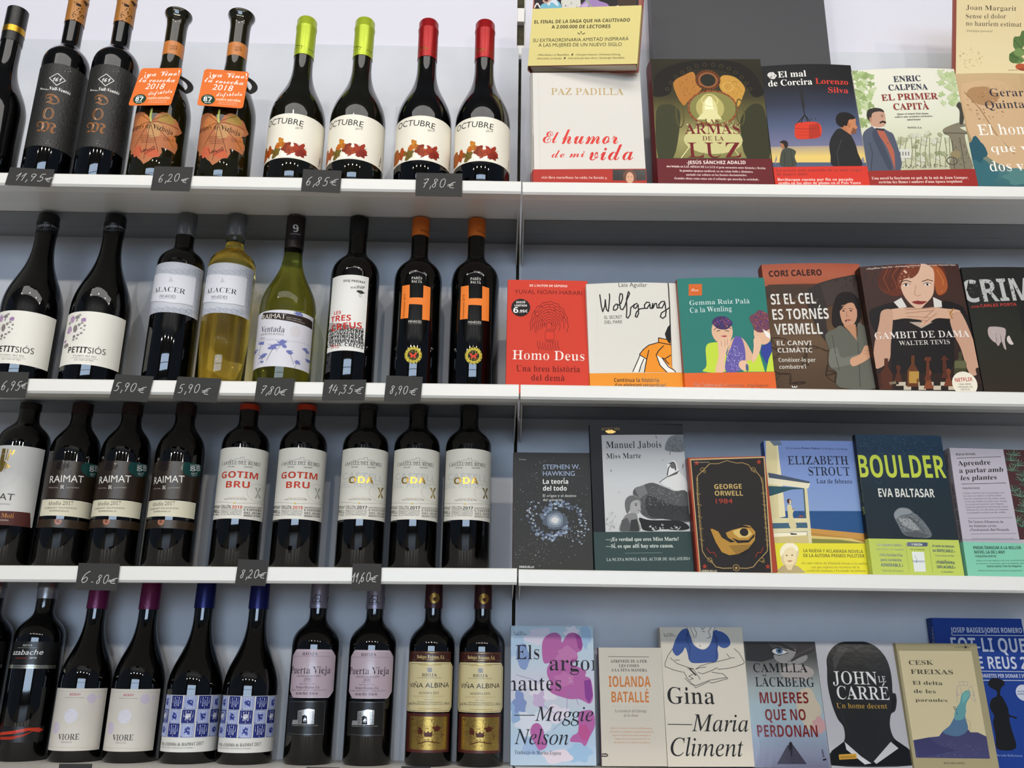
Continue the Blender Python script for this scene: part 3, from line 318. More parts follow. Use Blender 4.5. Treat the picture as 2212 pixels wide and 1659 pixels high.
('B','C6D0A6',1673,2328,54,48,16,60),('B','C6D0A6',1574,2410,54,48,17,60),('B','C6D0A6',1711,2305,54,48,18,60),('B','C6D0A6',1698,1858,54,47,19,60),('B','BCCA98',1736,1930,54,47,20,60),('B','C6D0A6',1628,2168,54,48,21,60),
('B','C6D0A6',1551,2480,54,48,22,60),('B','C6D0A6',1777,2330,54,48,23,60),('B','B4C48E',1735,1883,54,47,24,60),('B','C6D0A6',1638,1936,54,47,25,60),('B','BCCA98',1771,2331,54,48,26,60),('B','B4C48E',1746,2008,54,48,27,60),
('B','C6D0A6',1735,1862,54,47,28,60),('B','C6D0A6',1755,2142,54,48,29,60),('B','BCCA98',1679,2438,54,48,30,60),('B','BCCA98',1654,2148,54,48,31,60),('B','BCCA98',1787,2460,54,48,32,60),('B','B4C48E',1649,1841,54,47,33,60),
('B','D2D0BE',1215,762,44,40,0,60),('B','9AA078',926,1074,44,41,1,60),('B','A8AA88',1032,705,44,40,2,60),('B','A8AA88',1340,1213,44,41,3,60),('B','A8AA88',1148,1232,44,41,4,60),('B','B8B898',1127,812,44,40,5,60),
('B','B8B898',1090,1176,44,41,6,60),('B','B8B898',603,822,44,40,7,60),('B','C8C8AE',891,1016,44,41,8,60),('B','B8B898',646,1141,44,41,9,60),('B','B8B898',653,1064,44,41,10,60),('B','9AA078',1234,851,44,40,11,60),
('B','D2D0BE',624,741,44,40,12,60),('B','D2D0BE',968,1209,44,41,13,60),('B','D2D0BE',937,807,44,40,14,60),('B','A8AA88',603,1077,44,41,15,60),('B','A8AA88',1005,840,44,40,16,60),('B','B8B898',795,775,44,40,17,60),
('B','D2D0BE',1116,1245,44,41,18,60),('B','9AA078',897,836,44,40,19,60),('B','B8B898',1050,795,44,40,20,60),('B','D2D0BE',878,648,44,40,21,60),('B','B8B898',738,1128,44,41,22,60),('B','C8C8AE',1047,1036,44,41,23,60),
('B','B8B898',575,694,44,40,24,60),('B','9AA078',1318,851,44,40,25,60),('B','C8C8AE',1451,1104,44,41,26,60),('B','D2D0BE',880,1196,44,41,27,60),('B','B8B898',1208,1043,44,41,28,60),('B','A8AA88',1263,1109,44,41,29,60),
('B','C8C8AE',833,1206,44,41,30,60),('B','C8C8AE',1290,1107,44,41,31,60),('B','9AA078',875,987,44,41,32,60),('B','B8B898',663,1149,44,41,33,60),('B','D2D0BE',1220,1106,44,41,34,60),('B','D2D0BE',967,724,44,40,35,60),
('B','C8C8AE',897,751,44,40,36,60),('B','A8AA88',1366,816,44,40,37,60),('B','D2D0BE',1070,1118,44,41,38,60),('B','D2D0BE',1218,1067,44,41,39,60),('L','8A866E',10,576,594,596,917,659,1168),('L','8A866E',10,659,592,681,916,761,1166),
('L','8A866E',10,742,590,817,913,831,1164),('L','8A866E',10,825,589,871,912,917,1163),('L','8A866E',10,908,587,945,910,1011,1161),('L','8A866E',10,991,585,1035,908,1103,1159),('L','8A866E',10,1074,583,1108,907,1152,1158),
('L','8A866E',10,1157,582,1222,904,1281,1155),('L','8A866E',10,1241,580,1275,903,1352,1153),('L','8A866E',10,1324,578,1403,900,1411,1152),('L','8A866E',10,1407,576,1459,899,1490,1151),('P','D8D6CC',575,943,795,938,767,764,548,768),
('P','8A8A80',589,892,611,892,600,817,578,818),('P','8A8A80',638,891,660,891,648,816,626,817),('P','8A8A80',686,890,708,890,696,815,674,816),('P','8A8A80',734,889,756,889,745,814,723,815),('X','4A4A42',963,611,416,35,20,60,5),
('T','R','3A3C52','ENRIC',692,2269,1174,2281,112),('T','R','3A3C52','CALPENA',581,2103,1269,2110,111),('T','R','963A34','EL PRIMER',434,1902,1422,1918,121),('T','R','963A34','CAPITÀ',612,1712,1231,1714,125),
('T','I','4A4A4A',"Quan el somni d'un home",655,1613,1202,1617,31),('T','I','4A4A4A','esdevé una aventura col·lectiva',607,1557,1260,1564,31),('T','I','4A4A4A','apassionant',812,1501,1049,1501,31),
('T','R','4A4A4A','NOVEL·LA',797,1343,1040,1338,31),('C','5A6070',9,1232,153,1382,290,1405,452,1299,548,1170,558,545,-10,557,-33,781),('C','B86A54',245,1329,367,1327,444,1097,498,869,459,547,445,671,384,997),
('C','4A5060',249,1354,286,1227,420,647,361,549,285,774,175,1229),('P','E8E0D4',180,1420,376,1390,385,1301,238,1355),('P','3A3A40',240,1370,397,1346,381,1301,256,1329),
('C','C8A088',165,1625,247,1727,403,1724,446,1632,442,1530,435,1453,352,1378,201,1407,175,1509),('C','3A3430',136,1652,181,1736,297,1765,405,1737,440,1671,354,1691,238,1663,201,1560,167,1510,136,1575),('E','B88A70',188,1535,22,47),
('C','241E1C',333,1475,393,1505,444,1473,425,1448,384,1469,341,1450),('E','2E2622',394,1587,13,10),('L','3A2E28',8,365,1613,424,1623),('L','3E4450',13,109,1078,124,877,56,555),('X','434A58',175,926,110,276,11,50,3),
('C','8A826E',1424,1330,1724,1451,1824,1385,1706,1349,1843,1245,1768,1195,1770,893,1783,531,1411,539,1506,898,1498,1176,1418,1228),('L','4E4A3E',15,1420,1241,1841,1232),('L','5A564A',13,1529,1099,1479,550),
('L','5A564A',13,1671,1147,1654,546),('X','4A463A',1644,870,132,277,22,40,3),('C','4E4A42',1726,1787,1796,1863,1840,1732,1790,1450,1719,1426,1764,1682),('E','9A8A68',1548,822,88,76),('O','4A4638',1461,699,88,75,13),],
"capita.band_art": [
('T','R','F0D8CE','Una novel·la fascinant en què, de la mà de Joan Gamper,',42,369,1680,349,50),('T','R','F0D8CE',"revivim les llums i ombres d'una època trepidant",149,293,1567,278,49),],
"gerard.cover_art": [
('G','C9AE86/C8AA80/B89C74/9A9070/4E7A7E/2A5A68',15,2650,1138,306),('C','D0B08A',63,2262,244,2387,618,2441,836,2390,955,2293,1052,2211,1507,2104,1213,674,511,672,142,1058,34,1452),('B','B08A62',419,2099,272,194,3,40),
('X','8A6A48',425,1882,361,301,27,60,3),('X','C8A87C',782,2101,363,221,27,60,4),('L','9A7A54',17,116,2180,325,1828,530,1243,753,904),('L','D8C8A8',13,217,1479,530,1243,680,982),('B','3E7078',49,542,350,283,3,30),
('B','2E5E6A',128,980,155,236,4,30),('B','5A8684',795,444,327,155,6,30),('T','r','2E3244','Gerard',548,2083,1279,2097,162),('T','r','2E3244','Quintana',428,1823,1367,1859,159),('T','r','F4F0E6','El hombre',209,1283,1502,1320,215),
('T','r','F4F0E6','que vivió',368,939,1447,954,164),('T','r','F4F0E6','dos vidas',280,559,1325,578,198),],
"margarit.cover_art": [
('G','DCCBA0/DDCBA0/E0D0A6/E2D2A8',-6,2445,1535,801),('X','CDB98A',264,1136,225,229,36,40,3),('T','r','4A4030','Joan Margarit',171,2090,1058,2088,93),('T','r','4A4030','Sense el dolor',168,1914,878,1929,93),
('T','r','4A4030','no hauríem estimat',169,1769,1147,1772,93),('T','i','6A5C44','Antologia personal',165,1645,640,1649,46),('B','5E7A44',1093,1443,98,153,2020,15),('B','6E8A50',1071,1125,116,86,2010,15),
('B','5A743E',1015,1161,89,116,1985,15),('B','7A9458',1115,1266,103,81,2030,15),('B','5A743E',1183,1548,67,153,2060,15),('L','3E5630',10,937,1222,1182,1091),('L','3E5630',10,1015,1517,1182,1294),('B','B85A34',1137,976,98,66,3,10),
('B','9A4A2C',1182,927,89,25,3,10),('L','B8A47C',15,915,905,1071,915),],
"margarit.spine_art": [
('T','s','7A3A1A','JOAN MARGARIT',-199,1188,-176,1668,101),],
"homodeus.cover_art": [
('T','b','F4DCD2',"DE L'AUTOR DE SÀPIENS",360,1893,984,1892,40),('T','s','741816','YUVAL NOAH HARARI',113,1760,1228,1753,74),
('L','7E2420',8,647,1152,643,1158,643,1166,641,1173,639,1180,642,1189,642,1197,642,1206,647,1213,649,1221,652,1229,657,1232,661,1239,666,1244,672,1244,677,1249,683,1251,689,1248,694,1249,700,1248,705,1241,710,1239,715,1235,718,1227,723,1221,726,1215,726,1205,729,1198,731,1189,729,1181,730,1174,730,1166,725,1160,724,1153),
('E','7E2420',723,1221,12,14),
('L','7E2420',8,608,1158,608,1171,610,1184,607,1198,611,1212,616,1224,617,1240,624,1250,632,1259,637,1273,647,1279,656,1283,664,1293,674,1294,684,1292,694,1297,704,1292,713,1285,723,1285,731,1274,737,1263,747,1257,751,1243,754,1230,761,1219,762,1204,761,1189,765,1176,761,1164),
('E','7E2420',611,1212,12,14),
('L','7E2420',8,577,1142,579,1160,576,1177,573,1196,581,1215,582,1235,585,1256,597,1269,604,1287,612,1305,627,1310,637,1324,649,1336,665,1333,678,1340,692,1344,706,1334,720,1333,734,1330,744,1313,756,1305,769,1294,773,1273,783,1258,791,1241,790,1220,795,1201,798,1181,792,1165,792,1147,789,1130,778,1118,773,1102),
('E','7E2420',573,1196,12,14),
('L','7E2420',8,550,1123,550,1145,540,1166,542,1190,549,1214,546,1242,555,1265,567,1285,572,1312,587,1329,603,1341,615,1364,633,1371,651,1374,668,1389,687,1386,704,1379,724,1385,740,1372,755,1356,774,1350,786,1330,795,1307,811,1292,816,1266,819,1241,830,1218,828,1191),
('E','7E2420',567,1285,12,14),
('L','7E2420',8,527,1102,517,1126,507,1151,514,1178,512,1210,510,1243,526,1269,532,1300,540,1331,561,1348,575,1373,590,1398,614,1402,633,1419,654,1434,678,1425,700,1430,723,1433,742,1413,764,1406,787,1396,799,1367,817,1349,835,1328,839,1294,851,1268,862,1239,856,1206,861,1176,863,1149,849,1125,845,1098),
('E','7E2420',678,1425,12,14),
('L','7E2420',8,503,1077,483,1101,480,1133,484,1165,473,1200,480,1237,493,1270,494,1311,510,1342,531,1366,542,1403,565,1424,591,1435,611,1464,638,1470,666,1467,692,1484,718,1475,743,1458,771,1460,794,1438,811,1409,838,1396,853,1363,862,1327,883,1301,887,1263),
('E','7E2420',771,1460,12,14),
('L','7E2420',8,476,1045,454,1073,457,1113,448,1147,438,1185,452,1227,455,1269,457,1315,481,1346,495,1385,509,1426,540,1443,563,1472,587,1503,621,1502,649,1517,680,1533,710,1514,741,1513,773,1512,796,1478,825,1461,854,1443,866,1399,888,1369,910,1336,909,1289,921,1250,933,1208,920,1168,921,1132),
('E','7E2420',910,1336,12,14),
('L','7E2420',8,412,1114,410,1156,420,1200,411,1251,422,1298,445,1338,449,1391,473,1429,504,1455,522,1501,555,1524,590,1532,620,1565,655,1569,691,1558,727,1574,761,1558,790,1529,828,1525,855,1493,874,1451,908,1427,924,1382,931,1333,955,1294,958,1244),
('E','7E2420',555,1524,12,14),
('L','7E2420',8,380,1086,388,1135,383,1181,373,1237,395,1287,404,1340,410,1397,444,1433,467,1477,488,1528,529,1542,562,1572,595,1608,637,1600,675,1611,716,1627,752,1597,790,1587,832,1580,857,1533,890,1504,926,1476,937,1419,960,1375,985,1330,980,1271,989,1219,1000,1167,980,1123,975,1077),
('E','7E2420',444,1433,12,14),('L','7E2420',8,499,907,500,823,528,757),('L','7E2420',8,540,895,540,815,569,754),('L','7E2420',8,581,882,581,807,609,750),('L','7E2420',8,621,870,621,799,650,746),
('L','7E2420',8,662,857,662,791,690,743),('L','7E2420',8,702,871,702,800,730,748),('L','7E2420',8,743,885,743,810,771,753),('L','7E2420',8,783,899,783,819,811,758),('L','7E2420',8,824,913,823,829,852,763),
('P','DA4A34',600,1090,783,1094,783,915,601,912),('L','8A2822',9,620,1075,767,1078,767,930,621,928,620,1075),('P','D8452F',629,1062,759,1064,759,943,629,941),('P','DA4A34',463,1421,521,1422,521,1362,464,1361),
('O','7E2420',490,1391,29,30,7),('L','7E2420',7,641,1091,641,1125),('L','7E2420',7,641,919,641,883),('L','7E2420',7,663,1091,663,1125),('L','7E2420',7,663,919,664,884),('L','7E2420',7,686,1092,686,1126),
('L','7E2420',7,686,920,686,884),('L','7E2420',7,708,1092,708,1126),('L','7E2420',7,708,920,708,885),('L','7E2420',7,730,1093,730,1126),('L','7E2420',7,730,921,730,885),('L','7E2420',7,753,1093,753,1127),
('L','7E2420',7,753,921,753,885),('E','1E1A1A',218,1503,156,160),('T','b','F0ECE8','EDICIÓ',145,1580,293,1583,37),('T','b','F0ECE8','LIMITADA',117,1520,323,1523,37),('T','b','F4F0EC','6',98,1405,180,1406,101),
('T','b','F4F0EC',',95€',192,1411,332,1414,50),('T','r','F6E6DC','Homo Deus',95,578,1249,573,158),('T','r','741816','Una breu història',159,375,1178,376,100),('T','r','741816','del demà',400,220,933,221,99),],
"wolfgang.cover_art": [
('T','s','4A4A48','Laia Aguilar',524,1839,992,1834,71),('L','1E1C1C',20,214,1713,223,1624,231,1514,251,1415,288,1514,301,1624,304,1514,314,1448,341,1417,358,1535,372,1667,370,1722),
('L','1E1C1C',20,475,1545,432,1501,424,1442,460,1435,499,1479,489,1538,515,1523,551,1555,582,1643,579,1709,545,1721,527,1644,530,1533,539,1457,573,1441,610,1500,653,1620,699,1719,680,1753,643,1620,639,1423,628,1314,653,1296,691,1357,707,1477,771,1531,813,1548,767,1527,752,1476,784,1461,828,1526,828,1377,801,1312,773,1323,795,1399,853,1454,931,1464),
('L','1E1C1C',20,1018,1562,967,1569,930,1519,931,1464,972,1463,1021,1540,1023,1467,1049,1458,1069,1550,1070,1467,1103,1546,1128,1550,1136,1473,1164,1473),
('L','1E1C1C',20,1265,1588,1214,1582,1164,1527,1173,1473,1217,1472,1268,1570,1279,1417,1266,1329,1217,1291,1180,1319,1202,1385,1276,1434,1336,1478),('T','s','2A2826','EL SECRET',275,1291,559,1293,52),
('T','s','2A2826','DEL PARE',275,1208,556,1210,52),('L','1E1C1C',18,1339,1981,1345,1813,1342,1504,1329,1112,1323,811,1310,430),('P','1E1C1C',1343,1198,1289,1145,1235,1026,1255,930,1292,865,1324,833),
('P','EE9A28',1130,959,1321,918,1324,833,1321,662,1314,493,1361,377,872,382,920,603,812,678,873,762,967,836,1131,881),('P','EFEBE2',811,671,914,603,858,498,752,383,692,384,749,520),
('P','EFEBE2',1078,665,1185,600,1258,494,1362,398,1361,377,1231,379,1128,495),('L','1E1C1C',15,1130,959,1321,918),('L','1E1C1C',15,1130,959,1125,881,967,836,873,762,808,678,920,598,962,751),('L','1E1C1C',15,1125,881,1320,841),
('L','1E1C1C',15,920,603,872,382),('L','1E1C1C',15,817,667,749,520,689,394),('L','1E1C1C',15,874,603,817,477,789,393),('L','1E1C1C',15,1202,823,1117,739,1076,669,1128,495,1231,379),('L','1E1C1C',15,1166,621,1205,600,1313,667),
('L','1E1C1C',15,1166,621,1257,473,1357,405,1367,377),('L','1E1C1C',15,1205,600,1270,515),('L','D8D4C8',3,168,1913,130,400),],
"wolfgang.band_art": [
('T','b','2A241A','Continua la història',382,222,1094,215,63),('T','b','2A241A',"d'un adolescent extraordinari",392,143,1196,135,58),],
"gemma.cover_art": [
('P','D8702E',183,1880,396,1877,380,1678,169,1681),('T','c','F2DCC8','Proa',215,1755,329,1754,49),('T','r','D8E4E0','Gemma Ruiz Palà',173,1515,1145,1532,79),('T','r','D8E4E0','Ca la Wenling',171,1384,841,1401,87),
('C','C8DC4A',380,807,505,873,623,846,689,676,664,387,307,392,365,491),('P','C8DC4A',954,525,1084,628,1200,795,1278,374,941,379),('C','E0B898',740,802,854,959,982,926,1076,754,1120,585,996,545,763,381,667,424),
('C','6E62A8',854,959,953,947,996,756,974,524,852,384,664,387,682,591,780,801),('X','C8C4E4',823,610,139,210,16,120,3),('X','4A4086',823,610,139,210,16,90,5),('E','E4BC9C',658,1058,169,214),('B','4A3A66',670,1200,161,112,3,18),
('X','B85A5A',671,1209,136,82,24,26,7),('X','5A4A9A',671,1209,136,82,28,26,9),('L','3A2E3A',9,523,1082,651,1166,806,1099),('L','2A1E1E',11,571,1060,627,1072),('L','2A1E1E',11,703,1071,766,1057),
('P','B8505A',625,978,696,989,739,976,683,955),('C','E8C2A4',577,889,671,930,774,961,779,886,716,760,662,592,634,387,495,389,566,635),('L','A87A60',6,628,899,630,803),('L','A87A60',6,690,919,680,802),
('L','A87A60',6,735,929,714,823),('B','E8C2A4',951,483,79,84,3,20),('E','5A6A8A',1003,445,24,63),('E','E4BC9C',1301,1006,141,180),('B','7A4A5A',1302,1221,178,185,5,15),('X','4A3A8A',1304,1243,151,151,28,30,3),
('X','B86A5A',1304,1243,151,151,24,30,5),('C','E8C2A4',1152,923,1236,965,1264,836,1207,668,1094,523,1140,796),('P','3A4A9A',1260,794,1428,877,1427,665,1320,498,1247,668),('P','C8DC4A',1298,374,1358,582,1445,749,1436,372),
('P','F0ECE4',1309,1092,1441,1004,1433,919,1357,963),],
"gemma.band_art": [
('T','r','5A2A12',"De l'autora del fenomen",142,146,927,126,54),('T','i','5A2A12','Argelagues',947,126,1308,121,54),],
"cori.cover_art": [
('G','A85A42/B0644A/A85C3E',-11,2440,1902,1983),('G','5A3A2A/5E4632/6E5640/5E4A36/54402E',-24,2021,1635,198),('C','4A3A30',36,1997,388,2006,755,1969,1211,1988,1824,1938,1803,1802,32,1771),('L','3A2A1E',9,996,443,970,379,955,291),
('L','3A2A1E',9,996,443,915,485,860,500),('L','3A2A1E',9,996,443,914,410,824,415),('L','3A2A1E',8,1266,267,1263,320,1280,339),('L','3A2A1E',8,1266,267,1238,275,1174,285),('L','3A2A1E',8,1266,267,1231,320,1201,352),
('L','3A2A1E',8,1174,285,1189,306,1201,352),('L','3A2A1E',8,1174,285,1129,270,1085,248),('L','3A2A1E',8,1174,285,1202,261,1266,267),('L','3A2A1E',9,7,692,49,747,126,801),('L','3A2A1E',9,7,692,-12,614,-58,507),
('L','3A2A1E',9,7,692,11,784,3,912),('L','3A2A1E',9,1556,519,1578,411,1594,325),('L','3A2A1E',9,1556,519,1512,395,1495,266),('L','3A2A1E',9,1556,519,1445,580,1363,668),('L','3A2A1E',9,1552,992,1615,1034,1692,1071),
('L','3A2A1E',9,1552,992,1550,896,1515,827),('L','3A2A1E',9,1552,992,1478,983,1369,971),('L','3A2A1E',9,788,879,848,841,912,820),('L','3A2A1E',9,788,879,700,924,610,952),('L','3A2A1E',9,788,879,669,866,555,825),
('L','3A2A1E',9,880,590,863,526,860,500),('L','3A2A1E',9,880,590,868,498,824,415),('L','3A2A1E',9,880,590,939,523,996,443),('L','3A2A1E',9,3,912,-6,997,13,1063),('L','3A2A1E',9,3,912,73,842,126,801),
('L','3A2A1E',9,3,912,-1,791,7,692),('L','3A2A1E',8,391,297,405,270,403,258),('L','3A2A1E',8,391,297,446,283,493,289),('L','3A2A1E',8,391,297,320,279,261,277),('L','3A2A1E',9,1312,952,1332,962,1369,971),
('L','3A2A1E',9,1312,952,1274,991,1218,1045),('L','3A2A1E',9,1312,952,1422,955,1552,992),('L','3A2A1E',9,1369,971,1345,958,1312,952),('L','3A2A1E',9,1369,971,1276,1006,1218,1045),('L','3A2A1E',9,1369,971,1450,975,1552,992),
('L','3A2A1E',9,1059,984,1135,1002,1218,1045),('L','3A2A1E',9,1059,984,989,890,912,820),('L','3A2A1E',9,1059,984,1179,963,1312,952),('L','3A2A1E',8,-78,339,-53,363,-43,412),('L','3A2A1E',8,-78,339,-59,294,-26,275),
('L','3A2A1E',8,-78,339,-56,416,-58,507),('L','3A2A1E',9,343,910,311,960,248,1045),('L','3A2A1E',9,343,910,235,855,126,801),('L','3A2A1E',9,343,910,435,855,555,825),('L','3A2A1E',9,1594,325,1560,296,1495,266),
('L','3A2A1E',9,1594,325,1581,414,1556,519),('L','3A2A1E',9,1594,325,1447,344,1280,339),('L','3A2A1E',8,403,258,406,274,391,297),('L','3A2A1E',8,403,258,454,277,493,289),('L','3A2A1E',8,403,258,335,257,261,277),
('L','3A2A1E',9,860,500,846,449,824,415),('L','3A2A1E',9,860,500,855,558,880,590),('L','3A2A1E',9,860,500,925,466,996,443),('L','3A2A1E',8,261,277,229,264,219,265),('L','3A2A1E',8,261,277,332,304,391,297),
('L','3A2A1E',8,261,277,332,278,403,258),('L','3A2A1E',8,1085,248,1116,281,1174,285),('L','3A2A1E',8,1085,248,1138,312,1201,352),('L','3A2A1E',8,1085,248,1012,287,955,291),('L','3A2A1E',9,1515,827,1533,914,1552,992),
('L','3A2A1E',9,1515,827,1442,744,1363,668),('L','3A2A1E',9,1515,827,1430,883,1369,971),('L','3A2A1E',9,610,952,565,892,555,825),('L','3A2A1E',9,610,952,578,872,561,785),('L','3A2A1E',9,610,952,684,903,788,879),
('L','3A2A1E',9,248,1045,293,996,343,910),('L','3A2A1E',9,248,1045,136,1070,13,1063),('L','3A2A1E',9,248,1045,189,929,126,801),('L','3A2A1E',9,461,568,480,604,498,675),('L','3A2A1E',9,461,568,529,581,574,589),
('L','3A2A1E',9,461,568,521,671,561,785),('L','3A2A1E',9,-58,507,-53,473,-43,412),('L','3A2A1E',9,-58,507,-65,421,-78,339),('L','3A2A1E',9,-58,507,-11,581,7,692),('L','3A2A1E',9,555,825,562,811,561,785),
('L','3A2A1E',9,555,825,599,908,610,952),('L','3A2A1E',9,555,825,512,747,498,675),('L','3A2A1E',9,1363,668,1445,761,1515,827),('L','3A2A1E',9,1363,668,1462,579,1556,519),('L','3A2A1E',9,1363,668,1333,812,1312,952),
('L','3A2A1E',9,498,675,470,629,461,568),('L','3A2A1E',9,498,675,547,734,561,785),('L','3A2A1E',9,498,675,551,616,574,589),('L','3A2A1E',9,1218,1045,1270,1008,1312,952),('L','3A2A1E',9,1218,1045,1156,1014,1059,984),
('L','3A2A1E',9,1218,1045,1291,1015,1369,971),('L','3A2A1E',9,1692,1071,1640,1032,1552,992),('L','3A2A1E',9,1692,1071,1596,950,1515,827),('L','3A2A1E',9,1692,1071,1516,1016,1369,971),('L','3A2A1E',9,1201,352,1187,327,1174,285),
('L','3A2A1E',9,1201,352,1248,333,1280,339),('L','3A2A1E',9,1201,352,1216,309,1266,267),('L','3A2A1E',8,-43,412,-70,359,-78,339),('L','3A2A1E',8,-43,412,-39,469,-58,507),('L','3A2A1E',8,-43,412,-41,356,-26,275),
('L','3A2A1E',9,574,589,536,586,461,568),('L','3A2A1E',9,574,589,540,633,498,675),('L','3A2A1E',9,574,589,572,683,561,785),('L','3A2A1E',9,13,1063,18,1002,3,912),('L','3A2A1E',9,13,1063,141,1062,248,1045),
('L','3A2A1E',9,13,1063,71,938,126,801),('L','3A2A1E',8,219,265,232,270,261,277),('L','3A2A1E',8,219,265,241,356,265,437),('L','3A2A1E',8,219,265,313,277,391,297),('L','3A2A1E',9,265,437,175,450,115,444),
('L','3A2A1E',9,265,437,260,341,261,277),('L','3A2A1E',9,265,437,256,349,219,265),('L','3A2A1E',8,1495,266,1526,285,1594,325),('L','3A2A1E',8,1495,266,1378,264,1266,267),('L','3A2A1E',8,1495,266,1394,297,1280,339),
('L','3A2A1E',9,561,785,555,789,555,825),('L','3A2A1E',9,561,785,526,734,498,675),('L','3A2A1E',9,561,785,600,880,610,952),('L','3A2A1E',9,824,415,833,445,860,500),('L','3A2A1E',9,824,415,835,490,880,590),
('L','3A2A1E',9,824,415,917,432,996,443),('L','3A2A1E',9,115,444,181,430,265,437),('L','3A2A1E',9,115,444,52,441,-43,412),('L','3A2A1E',9,115,444,28,474,-58,507),('L','3A2A1E',9,1280,339,1274,309,1266,267),
('L','3A2A1E',9,1280,339,1227,342,1201,352),('L','3A2A1E',9,1280,339,1240,328,1174,285),('L','3A2A1E',8,-26,275,-63,295,-78,339),('L','3A2A1E',8,-26,275,-25,337,-43,412),('L','3A2A1E',8,-26,275,26,351,115,444),
('L','3A2A1E',9,126,801,81,727,7,692),('L','3A2A1E',9,126,801,74,874,3,912),('L','3A2A1E',9,126,801,248,867,343,910),('L','3A2A1E',8,955,291,1023,252,1085,248),('L','3A2A1E',8,955,291,985,381,996,443),
('L','3A2A1E',8,955,291,880,337,824,415),('L','3A2A1E',8,493,289,435,269,403,258),('L','3A2A1E',8,493,289,440,306,391,297),('L','3A2A1E',8,493,289,383,300,261,277),('L','3A2A1E',9,912,820,837,854,788,879),
('L','3A2A1E',9,912,820,972,919,1059,984),('L','3A2A1E',9,912,820,897,695,880,590),('C','3A3230',729,1924,1572,2203,1662,2179,1701,1668,996,1606,954,967,756,1319),('P','4A3E3A',926,2013,1571,2192,1550,1759,996,1606),
('L','26201E',14,1571,2192,1541,1692,1545,876),('T','b','3A1A14','CORI CALERO',104,2166,979,2173,106),('T','b','E2DED6','SI EL CEL',85,1654,823,1661,190),('T','b','E2DED6','ES TORNÉS',84,1382,1001,1388,188),
('T','b','E2DED6','VERMELL',88,1118,865,1120,190),('X','8A7A6A',519,1722,369,90,18,70,3),('X','8A7A6A',529,1465,407,89,18,70,4),('X','8A7A6A',478,1200,364,88,18,60,5),('T','b','D8D2C8','EL CANVI',99,930,662,926,79),
('T','b','D8D2C8','CLIMÀTIC',97,805,659,801,78),('T','b','D0C8BC','Conèixer-lo per',95,642,690,637,69),('T','b','D0C8BC',"combatre'l",94,523,521,524,68),
('C','231C1C',1040,1317,1086,1583,1187,1807,1340,1874,1478,1827,1548,1669,1536,1446,1460,1269,1353,1226,1170,1228,1089,1228),('C','C89A7E',1196,1538,1292,1671,1438,1692,1480,1580,1459,1402,1369,1270,1266,1260,1206,1338),
('C','231C1C',1179,1515,1237,1716,1386,1760,1501,1669,1477,1558,1435,1670,1309,1649),('E','2A1E1A',1256,1526,20,11),('E','2A1E1A',1379,1532,20,11),('L','3A2620',9,1227,1555,1294,1568),('L','3A2620',9,1352,1572,1420,1563),
('L','8A5A48',7,1311,1514,1292,1437,1324,1430),('P','A85A50',1267,1370,1323,1381,1372,1367,1319,1346),
('C','6A6A60',900,1098,1066,1206,1195,1260,1409,1051,1467,1313,1593,1202,1642,918,1634,660,1635,198,1012,203,1006,452,900,559,934,816),('P','C09070',1217,1271,1423,1292,1403,1007,1303,1161),('L','3E3E38',9,1417,963,1348,200),
('L','4E4E46',11,1011,1097,1026,750,1051,494),('C','7A7A70',934,816,937,537,1434,661,1409,769,1120,707,1063,880),('C','D0A282',1257,684,1429,769,1531,919,1623,853,1620,767,1514,661,1279,556),('L','A87A5E',7,1499,833,1607,819),
('L','A87A5E',7,1481,779,1600,767),('C','E0DCD4',264,238,284,209,303,234,316,209,339,238,335,204,260,205),],
"gambit.cover_art": [
('G','4A2E28/46302A/3E2A26/34241E/2A1E1A',23,2374,1676,116),('G','3E2A26/2E201C',1467,1244,1710,395),
('C','1E1A1A',29,1460,146,1564,483,1641,627,1528,1131,1513,1275,1639,1526,1566,1607,1456,1652,1153,1457,1074,1382,1333,391,1320,351,1192,84,1158),('P','1E1A1A',378,1363,1382,1333,1281,657,1177,411,231,439),
('P','D8D4CC',452,1642,586,1714,650,1549,526,1531),('P','D8D4CC',1104,1710,1234,1640,1225,1532,1094,1536),('P','B8A898',648,1291,1030,1279,831,1178),
('C','6A3420',260,2043,349,2217,508,2313,864,2349,1233,2338,1375,2209,1390,1942,1342,1790,1209,1728,1086,1842,561,1748,382,1775,267,1888),('C','5A2A1A',260,2043,349,2217,552,2334,842,2346,686,2141,477,1860,298,1887),
('C','A85E34',1178,2259,1330,2188,1390,1942,1322,1791,1193,1751,1166,1949),('L','C87E48',13,1249,2190,1326,1989,1261,1792),('L','8A4A2A',13,458,2259,345,2062,412,1840),('L','8A4A2A',14,651,2309,495,2102,541,1880),
('C','D8B49C',614,2076,834,2292,1040,2297,1187,2192,1158,1927,1098,1732,938,1573,869,1521,753,1557,625,1768),('C','7A3E26',569,2055,776,2316,985,2337,934,2155,814,2048,668,2030,578,1857),
('P','F0E8E0',635,1930,696,1954,754,1935,701,1906),('E','2A1E1A',693,1932,20,22),('P','F0E8E0',983,1933,1044,1957,1106,1933,1043,1900),('E','2A1E1A',1044,1929,20,22),('L','3A2218',13,609,1983,706,2012,782,1978),
('L','3A2218',13,967,1982,1064,2014,1142,1990),('L','2A1A16',9,636,1939,697,1961,758,1935),('L','2A1A16',9,979,1933,1045,1964,1111,1938),('L','B08A74',9,853,1914,803,1762,853,1728,908,1755),
('C','8A3430',745,1633,840,1652,893,1642,989,1635,901,1589,800,1597),('C','D2AC92',374,1342,338,1494,486,1532,729,1536,889,1520,1115,1535,1252,1509,1490,1481,1499,1416,1342,1334,1101,1341,922,1239,798,1217,853,1306,599,1356),
